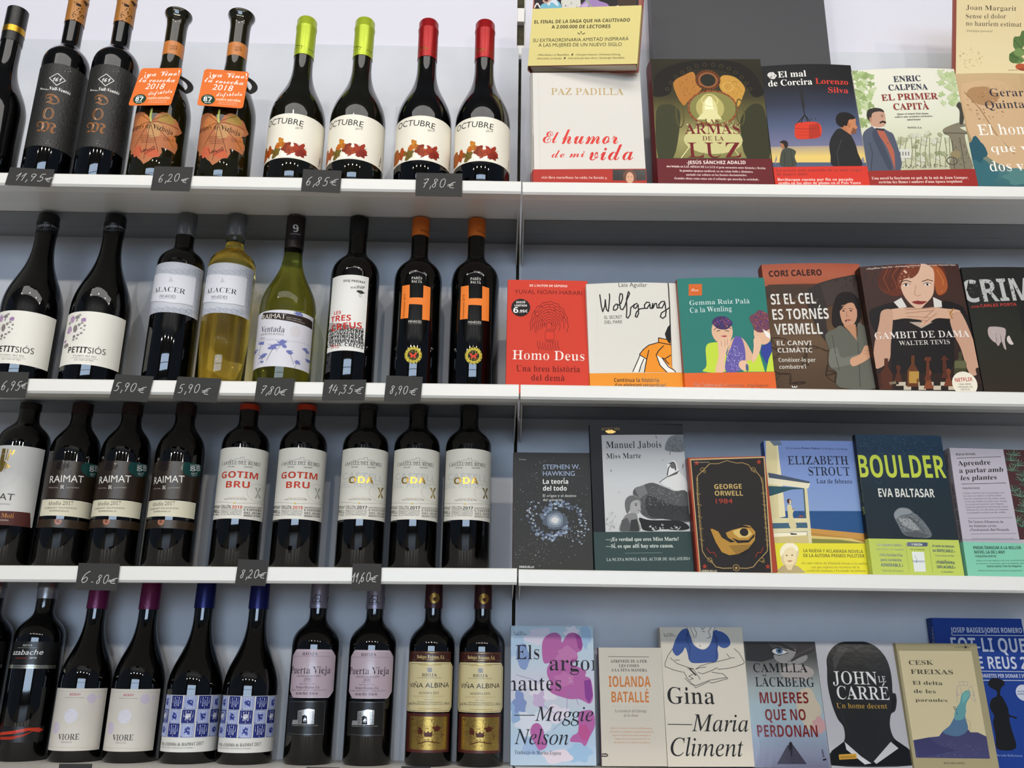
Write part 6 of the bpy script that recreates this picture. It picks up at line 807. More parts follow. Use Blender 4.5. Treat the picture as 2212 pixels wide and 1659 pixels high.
def load_glyphs(chars):
    """one evaluation for many characters, kept apart by bars; outline and advance of each"""
    bar = loops_of('|'); bx0 = min(x for x, y in bar[0]); badv = None
    two = loops_of('||'); badv = min(x for x, y in two[1]) - bx0
    L = loops_of('|' + ''.join(c + '|' for c in chars)); i = 0; nb = len(bar[0]); bh = max(y for x, y in bar[0])
    def isbar(p): return len(p) == nb and abs(max(y for x, y in p) - bh) < 1e-4 and abs((max(x for x, y in p) - min(x for x, y in p)) - (max(x for x, y in bar[0]) - bx0)) < 1e-4
    assert isbar(L[0]); pen = min(x for x, y in L[0]) - bx0 + badv; i = 1
    for c in chars:
        g = []
        while not isbar(L[i]): g.append([(x - pen, y) for x, y in L[i]]); i += 1
        nx = min(x for x, y in L[i]) - bx0; RAW[c] = (g, nx - pen); pen = nx + badv; i += 1
def outline(ch):
    if ch not in RAW: load_glyphs([ch])
    return RAW[ch][0]
def area(p): return .5 * sum(p[i - 1][0] * p[i][1] - p[i][0] * p[i - 1][1] for i in range(len(p)))
def advance(ch): return RAW[ch][1]
HB = {}
HAND = {'0': ((.5, 1), (.2, .85), (.08, .5), (.15, .12), (.4, 0), (.68, .2), (.8, .6), (.7, .95), (.45, 1)), '1': ((.0, .55), (.35, .95), (.42, 1), (.3, .5), (.2, 0)),
        '2': ((.1, .8), (.35, 1), (.62, .85), (.55, .55), (.1, .1), (.05, 0), (.4, .06), (.7, 0)), '3': ((.1, .95), (.6, .98), (.3, .6), (.6, .45), (.55, .1), (.25, 0), (.0, .1)),
        '4': ((.35, 1), (.0, .35), (.7, .42), None, (.62, .75), (.45, 0)), '5': ((.75, 1), (.3, .95), (.18, .55), (.5, .6), (.62, .3), (.4, .02), (.02, .05)),
        '6': ((.62, 1), (.25, .75), (.05, .3), (.2, .0), (.5, .08), (.58, .35), (.35, .48), (.1, .25)), '7': ((.1, .9), (.45, .98), (.78, .98), (.45, .5), (.25, 0), None, (.15, .5), (.6, .54)),
        '8': ((.68, .9), (.4, 1), (.2, .8), (.5, .45), (.42, .08), (.15, .02), (.05, .25), (.35, .5), (.62, .75), (.68, .9)), '9': ((.7, .85), (.4, 1), (.15, .8), (.25, .55), (.55, .6), (.72, .88), (.55, .4), (.4, 0)),
        ',': ((.2, .15), (.08, -.2)), '.': ((.08, .05), (.14, .1)), '\u20ac': ((.95, 1), (.55, .9), (.3, .5), (.4, .1), (.9, .0), None, (.0, .62), (.75, .68), None, (.0, .38), (.7, .42))}
def stroke(pts, w):
    """a polyline of width w as quads with round-ish joints -> list of triangles"""
    T = []
    for a, b in zip(pts, pts[1:]):
        dx, dy = b[0] - a[0], b[1] - a[1]; L = math.hypot(dx, dy)
        if L < 1e-9: continue
        nx, ny = -dy / L * w / 2, dx / L * w / 2; ex, ey = dx / L * w * .32, dy / L * w * .32
        q = [(a[0] + nx - ex, a[1] + ny - ey), (a[0] - nx - ex, a[1] - ny - ey), (b[0] - nx + ex, b[1] - ny + ey), (b[0] + nx + ex, b[1] + ny + ey)]
        T += [(q[0], q[1], q[2]), (q[0], q[2], q[3])]
    return T
def polytris(loops):
    ls = [[Vector((x, y, 0)) for x, y in p] for p in loops]; flat = [v for p in ls for v in p]
    return [tuple((flat[i].x, flat[i].y) for i in t) for t in tessellate_polygon(ls)]
def inside(p, poly):
    x, y = p; r = False
    for i in range(len(poly)):
        (x1, y1), (x2, y2) = poly[i - 1], poly[i]
        if (y1 > y) != (y2 > y) and x < (x2 - x1) * (y - y1) / (y2 - y1) + x1: r = not r
    return r
def glyphtris(lp):
    """outer loops with their own holes"""
    dep = [sum(1 for j, q in enumerate(lp) if j != i and inside(p[0], q) and abs(area(q)) > abs(area(p))) for i, p in enumerate(lp)]; T = []
    for i, p in enumerate(lp):
        if dep[i] % 2 == 0: T += polytris([p] + [q for j, q in enumerate(lp) if dep[j] == dep[i] + 1 and inside(q[0], p)])
    return T
def closed_curve(p, n=4):
    """rounds a drawn outline"""
    o = []; m = len(p)
    for i in range(m):
        a, b, c_, d = p[i - 1], p[i], p[(i + 1) % m], p[(i + 2) % m]
        for k in range(n):
            t = k / n; o.append(tuple(.5 * (2 * b[j] + (c_[j] - a[j]) * t + (2 * a[j] - 5 * b[j] + 4 * c_[j] - d[j]) * t * t + (3 * b[j] - a[j] - 3 * c_[j] + d[j]) * t ** 3) for j in (0, 1)))
    return o
def mapchar(ch, st):
    base = ch; acc = None
    if st in MATHMAP and ord(ch) > 127:
        d = unicodedata.normalize('NFD', ch)
        if len(d) == 2 and d[0].isascii(): base, acc = d[0], ACC.get(d[1])
    mp = MATHMAP.get(st); uch = base
    if mp:
        if 'A' <= base <= 'Z': uch = chr(mp[0] + ord(base) - 65)
        elif 'a' <= base <= 'z': uch = chr(mp[1] + ord(base) - 97)
        elif mp[2] and '0' <= base <= '9': uch = chr(mp[2] + ord(base) - 48)
    if st == 'i' and base == 'h': uch = '\u210e'
    return base, acc, uch
def glyph(ch, st):
    k = (ch, st)
    if k in GL: return GL[k]
    base, acc, uch = mapchar(ch, st)
    lp = outline(uch); adv = advance(uch)
    if st == 'r' and uch != base and lp:      # thin only the vertical stems of the bold roman: leaves hairlines and serifs
        big = max(lp, key=lambda p: abs(area(p))); sg = 1 if area(big) > 0 else -1; new = []; thin = .008 if base in 'AVWMNXYKvwyxkzZ47' else .022
        for p in lp:
            n = len(p); q = []
            for i in range(n):
                tx, ty = p[(i + 1) % n][0] - p[i - 1][0], p[(i + 1) % n][1] - p[i - 1][1]; L = math.hypot(tx, ty) or 1
                nxn = ty / L * sg; q.append((p[i][0] - nxn * thin, p[i][1]))
            new.append(q)
        lp = new
    T = glyphtris(lp) if lp else []
    if acc and lp:
        xs = [x for p in lp for x, y in p]; ys = [y for p in lp for x, y in p]; cx, top, bot = (min(xs) + max(xs)) / 2, max(ys), min(ys)
        if base == 'i': top -= .02
        wd = .055 if st not in ('b', 'R') else .08
        if acc == 'a': T += stroke([(cx - .04, top + .06), (cx + .08, top + .2)], wd)
        elif acc == 'g': T += stroke([(cx + .04, top + .06), (cx - .08, top + .2)], wd)
        elif acc == 't': T += stroke([(cx - .15, top + .08), (cx - .05, top + .15), (cx + .05, top + .09), (cx + .15, top + .16)], wd)
        elif acc == 'd': T += stroke([(cx - .13, top + .12), (cx - .08, top + .12)], .09) + stroke([(cx + .08, top + .12), (cx + .13, top + .12)], .09)
        elif acc == 'c': T += stroke([(cx, bot), (cx + .04, bot - .08), (cx - .04, bot - .14)], wd)
    GL[k] = (T, adv); return GL[k]
def capheight(st):
    if st not in HB:
        c0 = 'H'; mp = MATHMAP.get(st)
        if mp: c0 = chr(mp[0] + 7)
        l = outline(c0); ys = [y for p in l for x, y in p]; HB[st] = max(ys) - min(0, min(ys) if st not in ('c', 'f') else 0)
    return HB[st]
def text_tris(t, st, x0, y0, x1, y1, h):
    shear = .22 if st in ('si', 'I') else 0; st = {'sl': 's', 'si': 's', 'I': 'R'}.get(st, st)
    T = []
    if st == 'h':
        pen = 0; S = []
        for ch in t:
            wch = {',': .3, '.': .25, '1': .55, '\u20ac': 1.05}.get(ch, .9)
            g = HAND.get(ch)
            if g:
                cur = []
                for p in list(g) + [None]:
                    if p is None:
                        if len(cur) > 1: S.append(cur)
                        cur = []
                    else: cur.append((pen + (p[0] + p[1] * .22) * .8, p[1]))
            pen += wch
        xs = [x for p in S for x, y in p]; a, b = min(xs), max(xs); L = math.hypot(x1 - x0, y1 - y0); sx = L / (b - a)
        for p in S:
            q = [((x - a) * sx, y * h) for x, y in p]; r = []
            for i in range(len(q)):                    # smooth the pen path
                r.append(q[i])
                if i < len(q) - 1:
                    p0, p1, p2, p3 = q[max(0, i - 1)], q[i], q[i + 1], q[min(len(q) - 1, i + 2)]
                    for tt in (.33, .66):
                        r.append(tuple(.5 * ((2 * B_) + (-A_ + C_) * tt + (2 * A_ - 5 * B_ + 4 * C_ - D_) * tt ** 2 + (-A_ + 3 * B_ - 3 * C_ + D_) * tt ** 3) for A_, B_, C_, D_ in zip(p0, p1, p2, p3)))
            T += stroke(r, .9)
    else:
        pen = 0; raw = []
        for ch in t:
            if ch == ' ': pen += .27; continue
            g, adv = glyph(ch, st); raw += [tuple((x + pen, y) for x, y in tr) for tr in g]; pen += adv
        if not raw: return []
        if shear: raw = [tuple((x + y * shear, y) for x, y in tr) for tr in raw]
        xs = [x for tr in raw for x, y in tr]; a, b = min(xs), max(xs); L = math.hypot(x1 - x0, y1 - y0)
        sx = L / (b - a); sy = h / capheight(st)
        T = [tuple(((x - a) * sx, y * sy) for x, y in tr) for tr in raw]
    L = math.hypot(x1 - x0, y1 - y0); ca, sa = (x1 - x0) / L, (y1 - y0) / L
    return [tuple((x0 + x * ca - y * sa, y0 + x * sa + y * ca) for x, y in tr) for tr in T]

# ------------------------------------------------------------------ flat print on real surfaces
def clip(poly, axis, val, keep_less):
    out = []
    for i in range(len(poly)):
        a, b = poly[i - 1], poly[i]; da = (val - a[0][axis]) if keep_less else (a[0][axis] - val); db = (val - b[0][axis]) if keep_less else (b[0][axis] - val)
        if (da >= 0) != (db >= 0):
            t = da / (da - db); out.append((tuple(a[0][k] + (b[0][k] - a[0][k]) * t for k in (0, 1)), tuple(a[1][k] + (b[1][k] - a[1][k]) * t for k in range(4))))
        if db >= 0: out.append(b)
    return out
def blob(cx, cy, rx, ry, seed, amp, n=22):
    rn = random.Random(seed); a = [rn.uniform(-1, 1) for _ in range(5)]; ph = [rn.uniform(0, 6.28) for _ in range(5)]; pts = []
    for i in range(n):
        t = 2 * math.pi * i / n; k = 1 + amp * .45 * sum(a[j] * math.sin((j + 2) * t + ph[j]) for j in range(5)) ; k = max(.35, k)
        pts.append((cx + rx * k * math.cos(t), cy + ry * k * math.sin(t)))
    return pts
class Print:
    """collects coloured triangles in millimetres on a surface and lays each drawing stroke a hair above the last"""
    def __init__(s, bounds, maxdu=1e9, maxdv=1e9): s.b = bounds; s.maxdu = maxdu; s.maxdv = maxdv; s.T = []; s.layer = 0
    def add(s, tris, col, cols=None):
        s.layer += 1; foil = isinstance(col, str) and col.endswith('!')
        x0, x1, y0, y1 = s.b
        for k, tr in enumerate(tris):
            cc = cols[k] if cols else [lin(col)] * 3
            p = list(zip(tr, cc))
            if min(q[0][0] for q in p) < x0: p = clip(p, 0, x0, False)
            if p and max(q[0][0] for q in p) > x1: p = clip(p, 0, x1, True)
            if p and min(q[0][1] for q in p) < y0: p = clip(p, 1, y0, False)
            if p and max(q[0][1] for q in p) > y1: p = clip(p, 1, y1, True)
            for i in range(1, len(p) - 1):
                s.split([p[0], p[i], p[i + 1]], foil)
    def split(s, t, foil, d=0):
        us = [q[0][0] for q in t]; vs = [q[0][1] for q in t]
        if d < 9 and (max(us) - min(us) > s.maxdu or max(vs) - min(vs) > s.maxdv):
            e = max(range(3), key=lambda i: abs(t[i][0][0] - t[(i + 1) % 3][0][0]) / s.maxdu + abs(t[i][0][1] - t[(i + 1) % 3][0][1]) / s.maxdv)
            a, b, c_ = t[e], t[(e + 1) % 3], t[(e + 2) % 3]
            m = (tuple((a[0][k] + b[0][k]) / 2 for k in (0, 1)), tuple((a[1][k] + b[1][k]) / 2 for k in range(4)))
            s.split([a, m, c_], foil, d + 1); s.split([m, b, c_], foil, d + 1)
        else: s.T.append((t, s.layer, foil))
    def draw(s, src):
        for f in src:
            k = f[0]
            if k == 'T':
                s.add(text_tris(f[3], f[1], *[x / 10 for x in f[4:]]), f[2]); continue
            col = f[1]; n = [x / 10 for x in f[2:]]
            if k == 'L':
                s.add(stroke(list(zip(n[1::2], n[2::2])), n[0]), col); continue
            if k == 'P': s.add(polytris([list(zip(n[::2], n[1::2]))]), col)
            elif k == 'C': s.add(polytris([closed_curve(list(zip(n[::2], n[1::2])))]), col)
            elif k == 'E': s.add(polytris([[(n[0] + n[2] * math.cos(a * .2618), n[1] + n[3] * math.sin(a * .2618)) for a in range(24)]]), col)
            elif k == 'O': s.add(stroke([(n[0] + n[2] * math.cos(a * .2618), n[1] + n[3] * math.sin(a * .2618)) for a in range(25)], n[4]), col)
            elif k == 'B': s.add(polytris([blob(n[0], n[1], n[2], n[3], int(n[4] * 10), n[5] / 10)]), col)
            elif k == 'X':
                rn = random.Random(int(n[6] * 10)); T = []
                for _ in range(int(n[5] * 10)):
                    a = rn.uniform(0, 6.28); q = math.sqrt(rn.random()); x, y = n[0] + n[2] * q * math.cos(a), n[1] + n[3] * q * math.sin(a); z = n[4] * rn.uniform(.35, .75)
                    a = rn.uniform(0, 6.28); T.append(tuple((x + z * rn.uniform(.6, 1.2) * math.cos(a + j * 2.1), y + z * rn.uniform(.6, 1.2) * math.sin(a + j * 2.1)) for j in range(3)))
                s.add(T, col)
            elif k == 'G':
                x0, y0, x1, y1 = n; y0, y1 = max(y0, y1), min(y0, y1); B_ = s.b
                if abs(x0 - B_[0]) < 5: x0 = B_[0]
                if x1 > B_[1] - 8: x1 = B_[1]
                if y0 > B_[3] - 8: y0 = B_[3]
                if y1 < 45 and y0 - y1 > 25: y1 = B_[2]
                cs = [lin(c_) for c_ in col.split('/')]; m = len(cs) - 1; T = []; C = []
                for i in range(m):
                    a, b = y0 + (y1 - y0) * i / m, y0 + (y1 - y0) * (i + 1) / m
                    T += [((x0, a), (x0, b), (x1, b)), ((x0, a), (x1, b), (x1, a))]; C += [(cs[i], cs[i + 1], cs[i + 1]), (cs[i], cs[i + 1], cs[i])]
                s.add(T, '', C)
        return s
    def build(s, name, fn, parent, ink=None, step=.00001, base=.00006):
        if not s.T: return None
        vs = []; fs = []; cols = []; mi = []
        step = min(step, .0009 / max(1, s.layer))
        for i, (t, ly, foil) in enumerate(s.T):
            a = (t[1][0][0] - t[0][0][0]) * (t[2][0][1] - t[0][0][1]) - (t[2][0][0] - t[0][0][0]) * (t[1][0][1] - t[0][0][1])
            if a < 0: t = [t[0], t[2], t[1]]
            for q in t: vs.append(fn(q[0][0] / 1000, q[0][1] / 1000, base + ly * step)); cols.extend(q[1])
            fs.append((3 * i, 3 * i + 1, 3 * i + 2)); mi.append(1 if foil else 0)
        me = bpy.data.meshes.new(name); me.from_pydata(vs, [], fs)
        at = me.color_attributes.new('Col', 'FLOAT_COLOR', 'CORNER'); at.data.foreach_set('color', cols)
        me.polygons.foreach_set('material_index', mi); me.update()
        return link(name, me, [ink or INK, FOIL], parent)

_need = {'H'} | {chr(m_[0] + 7) for m_ in MATHMAP.values()}
for _ops in ART.values():
    for _o in _ops:
        if _o[0] == 'T' and _o[1] != 'h': _need |= {mapchar(c_, {'I': 'R'}.get(_o[1], _o[1]))[2] for c_ in _o[3] if c_ != ' '}
load_glyphs(sorted(_need))

# ------------------------------------------------------------------ the setting
M_WHITE = mat('white_enamelled_steel', 'E9E7E1', .32, grain=.06, bump=.05, scale=90.)
M_PANEL = mat('scuffed_white_panel', 'D3D5DA', .5, col2='CACCD2', mixscale=9., bump=.12, scale=160.)
M_PANELU = mat('upper_white_panel', 'DCDAE2', .5, bump=.08, scale=160.)
M_WALL = mat('pale_plaster', 'CFCFD0', .8, bump=.2, scale=40.)
M_CEIL = mat('grey_ceiling', '6A6C70', .8, bump=.2, scale=30.)
M_FLOOR = mat('grey_floor_tile', '8E8A84', .35, col2='807C76', mixscale=4.)
M_SLOT = mat('dark_slot_interior', '57503A', .8, col2='3A3526', mixscale=60.)
M_BLACK = mat('black_shadow_gap', '101012', .9, grain=.05)
tag(box('floor', (-4, 4, -7.2, 1.9, -.05, 0), M_FLOOR), kind='structure')
tag(box('ceiling', (-4, 4, -7.2, 1.9, H0 + 2.4, H0 + 2.45), M_CEIL), kind='structure')
tag(box('wall_back', (-4, 4, 1.72, 1.9, 0, H0 + 2.4), M_WALL), kind='structure')
# front wall of the shop, behind the photographer, with its shop window
def wallbox(b): return boxm(*b)
vs, fs = [], []
for b in ((-4, 4, -7.3, -7.2, 0, H0 - .35), (-4, 4, -7.3, -7.2, H0 + 1.05, H0 + 2.4), (-4, -2.6, -7.3, -7.2, H0 - .35, H0 + 1.05), (2.6, 4, -7.3, -7.2, H0 - .35, H0 + 1.05)):
    v, f = boxm(*b); fs += [tuple(i + len(vs) for i in q) for q in f]; vs += v
tag(mesh('wall_front', vs, fs, M_CEIL), kind='structure')
win = tag(empty('window_1', loc=(0, -7.2, H0 - .35)), kind='structure')
M_SKY = bpy.data.materials.new('overcast_daylight'); M_SKY.use_nodes = True
_n = M_SKY.node_tree; _e = _n.nodes.new('ShaderNodeEmission'); _e.inputs[0].default_value = (.60, .77, 1, 1); _e.inputs[1].default_value = 11
_n.links.new(_e.outputs[0], _n.nodes['Material Output'].inputs['Surface']); _n.nodes.remove(_n.nodes['Principled BSDF'])
M_FRAME = mat('dark_window_frame', '2A2B2E', .5, grain=.05)
box('window_pane', (-2.6, 2.6, -.06, -.05, 0, 1.4), M_SKY, win)
for i in range(9): box('mullion', (-2.6 + i * .65 - .04, -2.6 + i * .65 + .04, -.04, .02, 0, 1.4), M_FRAME, win)
box('window_rail', (-2.6, 2.6, -.04, .02, .62, .68), M_FRAME, win)

# ------------------------------------------------------------------ shelving
def prism(side, name, prof, s0, s1, m, parent=None, rnd=None):
    n = len(prof); vs = []; fs = []
    for s in (s0, s1):
        for v, z in prof:
            zz = z(s) if callable(z) else z; vs.append(unit(side, s, v, zz))
    for i in range(n): j = (i + 1) % n; fs.append((i, j, n + j, n + i))
    fs += [tuple(range(n))[::-1], tuple(range(n, 2 * n))]
    return mesh(name, vs, fs, m, parent)
WD = Q['wd']; HL = Q['hl']
SIDE = {'L': 'left', 'R': 'right'}
for side, s0, s1, sa, sb in (('L', -1.55, -.0012, -1.55, -.0045), ('R', .0012, 1.45, -.0014, 1.45)):
    what = 'wine bottles' if side == 'L' else 'books'
    nm = 'left' if side == 'L' else 'right'
    for row in (1, 2, 3, 4):
        def Z(dz, row=row, side=side): return lambda s: shelfz(side, row, s) + dz
        prof = [(0.0, Z(-.002)), (.002, Z(0)), (.0992, Z(0)), (.1005, Z(.009)), (.201, Z(.009)), (WD - .001, Z(.021)), (WD - .001, Z(.0192)), (.2, Z(.0082)), (.146, Z(.0078)), (.094, Z(-.0028)), (.024, Z(-HL + .0008)), (.0225, Z(-HL - .0004)), (.003, Z(-HL - .0012)), (.0, Z(-HL + .002))]
        if row == 4: prof = [(0.0, Z(-.002)), (.002, Z(0)), (WD - .001, Z(0)), (WD - .001, Z(-.003)), (.006, Z(-.003)), (.005, Z(-.03)), (.0, Z(-.03))]
        o = prism(side, 'shelf_board', prof, s0, s1, M_WHITE)
        # parts: end bracket under the joint
        tag(o, {1: 'white steel shelf, top one holding the %s', 2: 'white steel shelf, second from the top, under the %s', 3: 'white steel shelf, third from the top, under the %s', 4: 'white steel shelf, lowest one, under the %s'}[row] % what, 'shelf', 'shelves of the %s unit' % nm)
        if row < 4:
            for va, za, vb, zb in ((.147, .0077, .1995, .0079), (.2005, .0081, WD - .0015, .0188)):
                prism(side, 'underside_shade', [(va, Z(za)), (va, Z(za - .0012)), (vb, Z(zb - .0012)), (vb, Z(zb))], s0 + .004, s1 - .004, mat('underside_shade_grey', '858585', .6, grain=.06), o)  # added sheets whose darker grey paints in the shade under the white shelf
            e0, e1 = (s1 - .004, s1 - .0025) if side == 'L' else (s0 + .0025, s0 + .004)
            prism(side, 'bracket', [(.10, Z(-.004)), (WD - .002, Z(.019)), (WD - .002, Z(-.028)), (.2, Z(-.024))], e0, e1, M_WHITE, o)
    tag(prism(side, 'back_panel', [(WD, -.9), (WD + .012, -.9), (WD + .012, 1.2022), (WD, 1.2022)], sa, sb, M_PANEL), 'white back panel of the %s shelf unit, behind the %s' % (nm, what), 'panel')
    ua, ub = (sa, -.0085) if side == 'L' else (.0066, sb)
    tag(prism(side, 'upper_back_panel', [(WD + .012, 1.2025), (WD + .022, 1.2025), (WD + .022, 2.1), (WD + .012, 2.1)], ua, ub, M_PANELU), 'upper white back panel above the top row of %s' % what, 'panel')
up = prism('L', 'slotted_upright', [(WD + .028, -1.0), (WD + .05, -1.0), (WD + .05, 2.1), (WD + .028, 2.1)], -.02, .02, M_SLOT)
tag(up, 'slotted white shelf upright between the bottle and book units', 'upright')
for s0, s1 in ((-.0125, -.0088), (.0068, .0105)):
    prism('L', 'flange', [(WD + .0225, -1.0), (WD + .028, -1.0), (WD + .028, 2.1), (WD + .0225, 2.1)], s0, s1, M_WHITE, up)
z = 1.2214 - .034
while z < 2.0:
    prism('L', 'slot_rung', [(WD + .016, z), (WD + .028, z), (WD + .028, z + .034), (WD + .016, z + .034)], -.0084, .0065, M_WHITE, up); z += .0941

# ------------------------------------------------------------------ wine bottles
def glassmat(kind):
    if kind == 'red': return mat('dark_red_wine_glass', '050505', .035, spec=.55, coat=.25)
    if kind == 'olive': return mat('dark_olive_glass', '16150A', .03, spec=.55, coat=.25)
    if kind == 'white': return mat('white_wine_in_clear_glass', 'FADB6A', .0, trans=1., ior=1.36)
    if kind == 'green': return mat('green_glass_of_white_wine', 'A3A244', .0, trans=1., ior=1.36)
    if kind == 'brown': return mat('dark_green_glass', '23200A', .03, spec=.55, coat=.25)
    if kind == 'clear': return mat('clear_glass', 'F2F4EC', .0, trans=1., ior=1.2)
# form, shoulder start, neck start, total height, capsule bottom, capsule colour, glass
SPEC = {
 'octubre': ('b', .132, .252, .349, .267, 'B4C43C', 'olive'), 'dom': ('d', .236, .288, .40, .3295, 'B07A3C', 'red'), 'marques': ('b', .138, .262, .357, None, None, 'brown'),
 'petit': ('b', .122, .25, .3005, .262, '0C0C0E', 'red'), 'alacer': ('d', .205, .246, .322, .262, '6E6E70', 'red'), 'ventada': ('b', .130, .238, .305, .241, '2A2220', 'green'),
 'creus': ('d', .19, .243, .32, .2676, '121214', 'red'), 'hbottle': ('d', .184, .236, .322, .2665, 'D87428', 'red'), 'moli': ('d', .182, .228, .2555, .240, '1C1214', 'red'),
 'raimat': ('d', .166, .226, .2555, .2321, '331A18', 'red'), 'gotim': ('d', .182, .224, .2555, .2414, 'CE4526', 'red'), 'oda': ('d', .182, .222, .2555, .2425, '2C2C2C', 'red'),
 'azabache': ('d', .18, .226, .280, .2434, 'A8A8AA', 'red'), 'viore': ('b', .113, .218, .285, .2285, '7A2458', 'red'), 'anima': ('b', .105, .218, .285, .2316, '1C2468', 'red'),
 'puerta': ('d', .175, .222, .288, .2339, '9C96A2', 'red'), 'albina': ('d', .175, .222, .288, .2364, '4A2428', 'red'), 'gold': ('b', .135, .25, .352, .282, '17181A', 'red')}
# labels: part name, z0, z1, phi0, phi1 (degrees), paper colour, art key, corner cut, material
LAB = {
 'octubre': [('label', .0400, .1245, -78, 97, 'F2ECDC', 'label_art', 0, 'p')],
 'dom': [('label', .0605, .2215, -72, 104, '2E2D2B', 'label_art', 0, 'e')],
 'marques': [('leaf_label', .024, .132, -68, 74, None, 'label_art', 0, 'p')],
 'petit': [('label', .0256, .112, -62, 82, 'E9E5DB', 'label_art', 0, 'p')],
 'alacer': [('label', .1155, .2012, -66, 88, 'C6C8CE', 'label_art', 0, 'p')],
 'ventada': [('label', .0265, .119, -76, 80, 'D8D6DC', 'label_art', 0, 'p')],
 'creus': [('label', .0550, .182, -53, 43, 'E6E4DE', 'label_art', 0, 'p')],
 'hbottle': [('label', .03, .185, -40, 42, None, 'label_art', 0, 'p')],
 'moli': [('label', .0585, .1765, -70, 80, 'D2D0CB', 'label_art', 0, 'p')],
 'raimat': [('label', .098, .1545, -60, 100, '35291F', 'label_art', 0, 's'), ('middle_label', .0725, .0965, -42, 92, 'D9D3BC', 'band_art', 0, 'p'), ('lower_label', .0555, .0675, -45, 101, '3A2E20', 'strip_art', 0, 's')],
 'gotim': [('label', .0700, .1765, -68, 92, 'DFDCD2', 'label_art', 0, 'p')],
 'oda': [('label', .0705, .1770, -66, 88, 'DDDACF', 'label_art', 0, 'p')],
 'azabache': [('label', .1415, .1755, -62, 77, '1E1D1C', 'label_art', 0, 's'), ('silver_strip', .1350, .1405, -60, 77, 'B4B1A4', 'strip_art', 0, 'f'), ('lower_label', .0275, .0500, -70, 72, '201F1F', 'swoosh_art', 0, 's')],
 'viore': [('label', .0165, .1067, -62, 78, 'D8D2C8', 'label_art', 0, 'p')],
 'anima': [('label', .0170, .0990, -56, 90, 'E0DED8', 'label_art', 0, 'p')],
 'puerta': [('label', .0970, .1695, -54, 69, 'C4B2BC', 'label_art', .010, 's'), ('lower_label', .0417, .0930, -51, 47, '242322', 'band_art', 0, 's')],
 'albina': [('upper_label', .1540, .1690, -65, 60, '4E2A26', 'top_art', 0, 's'), ('label', .0785, .1528, -78, 71, 'DDD0A4', 'label_art', .007, 's'), ('lower_label', .0200, .0765, -64, 63, '5A2C28', 'band_art', 0, 's')],
 'gold': [('label', .06, .125, -60, 22, 'C2A63C', None, 0, 's')]}
for _k, _b in BTYPE.items():            # bottles of rows 2 and 3 stand deeper on the shelf
    if _b[5] == 1:
        f_, z1_, z2_, h_, zc_, c_, g_ = SPEC[_k]; q_ = lambda z_: None if z_ is None else round(.9955 * z_ - .0034, 4); SPEC[_k] = (f_, q_(z1_), q_(z2_), q_(h_), q_(zc_), c_, g_)
        LAB[_k] = [(l[0], q_(l[1]), q_(l[2])) + l[3:] for l in LAB[_k]]
    if _b[5] in (2, 3):
        fz = (lambda z_: round(1.073 * z_ + .0194, 4)) if _b[5] == 2 else (lambda z_: round(1.073 * z_ - .0008, 4))
        f_, z1_, z2_, h_, zc_, c_, g_ = SPEC[_k]; SPEC[_k] = (f_, fz(z1_), fz(z2_), min(fz(h_), .3405 if _b[5] == 2 else .2678), fz(zc_), c_, g_)
        LAB[_k] = [(l[0], fz(l[1]), fz(l[2])) + l[3:] for l in LAB[_k]]
def bodyprof(k, r, rn):
    form, zs, zn, H, zc, cc, g = SPEC[k]; rr = min(rn, .0182) - .0008; dz = zn - zs
    p = [(0, .006), (r * .55, .004), (r - .006, .0), (r - .0022, .0008), (r, .0042), (r, zs * .5), (r, zs)]
    p += (bez((r, zs), (r, zs + .42 * dz), (rr, zs + .50 * dz), (rr, zn), 16) if form == 'b' else bez((r, zs), (r, zs + .66 * dz), (rr, zs + .60 * dz), (rr, zn), 14))[1:]
    return p, rr
def wrap(Rr):
    return lambda u, v, off: ((Rr + off) * math.sin(u / Rr), -(Rr + off) * math.cos(u / Rr), v)
def curved_patch(name, Rr, z0, z1, p0, p1, m, parent, cut=0, th=.00012):
    n = max(8, int(abs(p1 - p0) / 4)); vs = []; fs = []
    for i in range(n + 1):
        ph = R(p0 + (p1 - p0) * i / n); u = min(i, n - i) / n * R(p1 - p0) * Rr; c_ = max(0, cut - u) if cut else 0
        for rad in (Rr, Rr + th):
            for z_ in (z0 + c_, z1 - c_): vs.append((rad * math.sin(ph), -rad * math.cos(ph), z_))
    for i in range(n):
        a, b = 4 * i, 4 * i + 4
        fs += [(a + 2, b + 2, b + 3, a + 3), (a, a + 1, b + 1, b), (a + 1, a + 3, b + 3, b + 1), (a, b, b + 2, a + 2)]
    fs += [(0, 2, 3, 1), (4 * n, 4 * n + 1, 4 * n + 3, 4 * n + 2)]
    return mesh(name, vs, fs, m, parent, True, 30)
def paper(col, fin='p'):
    return {'p': lambda: mat('paper_' + col, col, .55, grain=.05, bump=.04), 's': lambda: mat('satin_paper_' + col, col, .32, grain=.05), 'e': lambda: mat('embossed_paper_' + col, col, .5, bump=.9, scale=260.), 'f': lambda: mat('foil_paper_' + col, col, .3, metal=.9, grain=.05)}[fin]()
def caps_mat(col, k):
    met = {'azabache': .9, 'puerta': .6, 'octubre': .35, 'viore': .3, 'anima': .4}.get(k, .1)
    return mat('capsule_' + col, col, .32, metal=met, grain=.05, bump=.15, scale=220.)
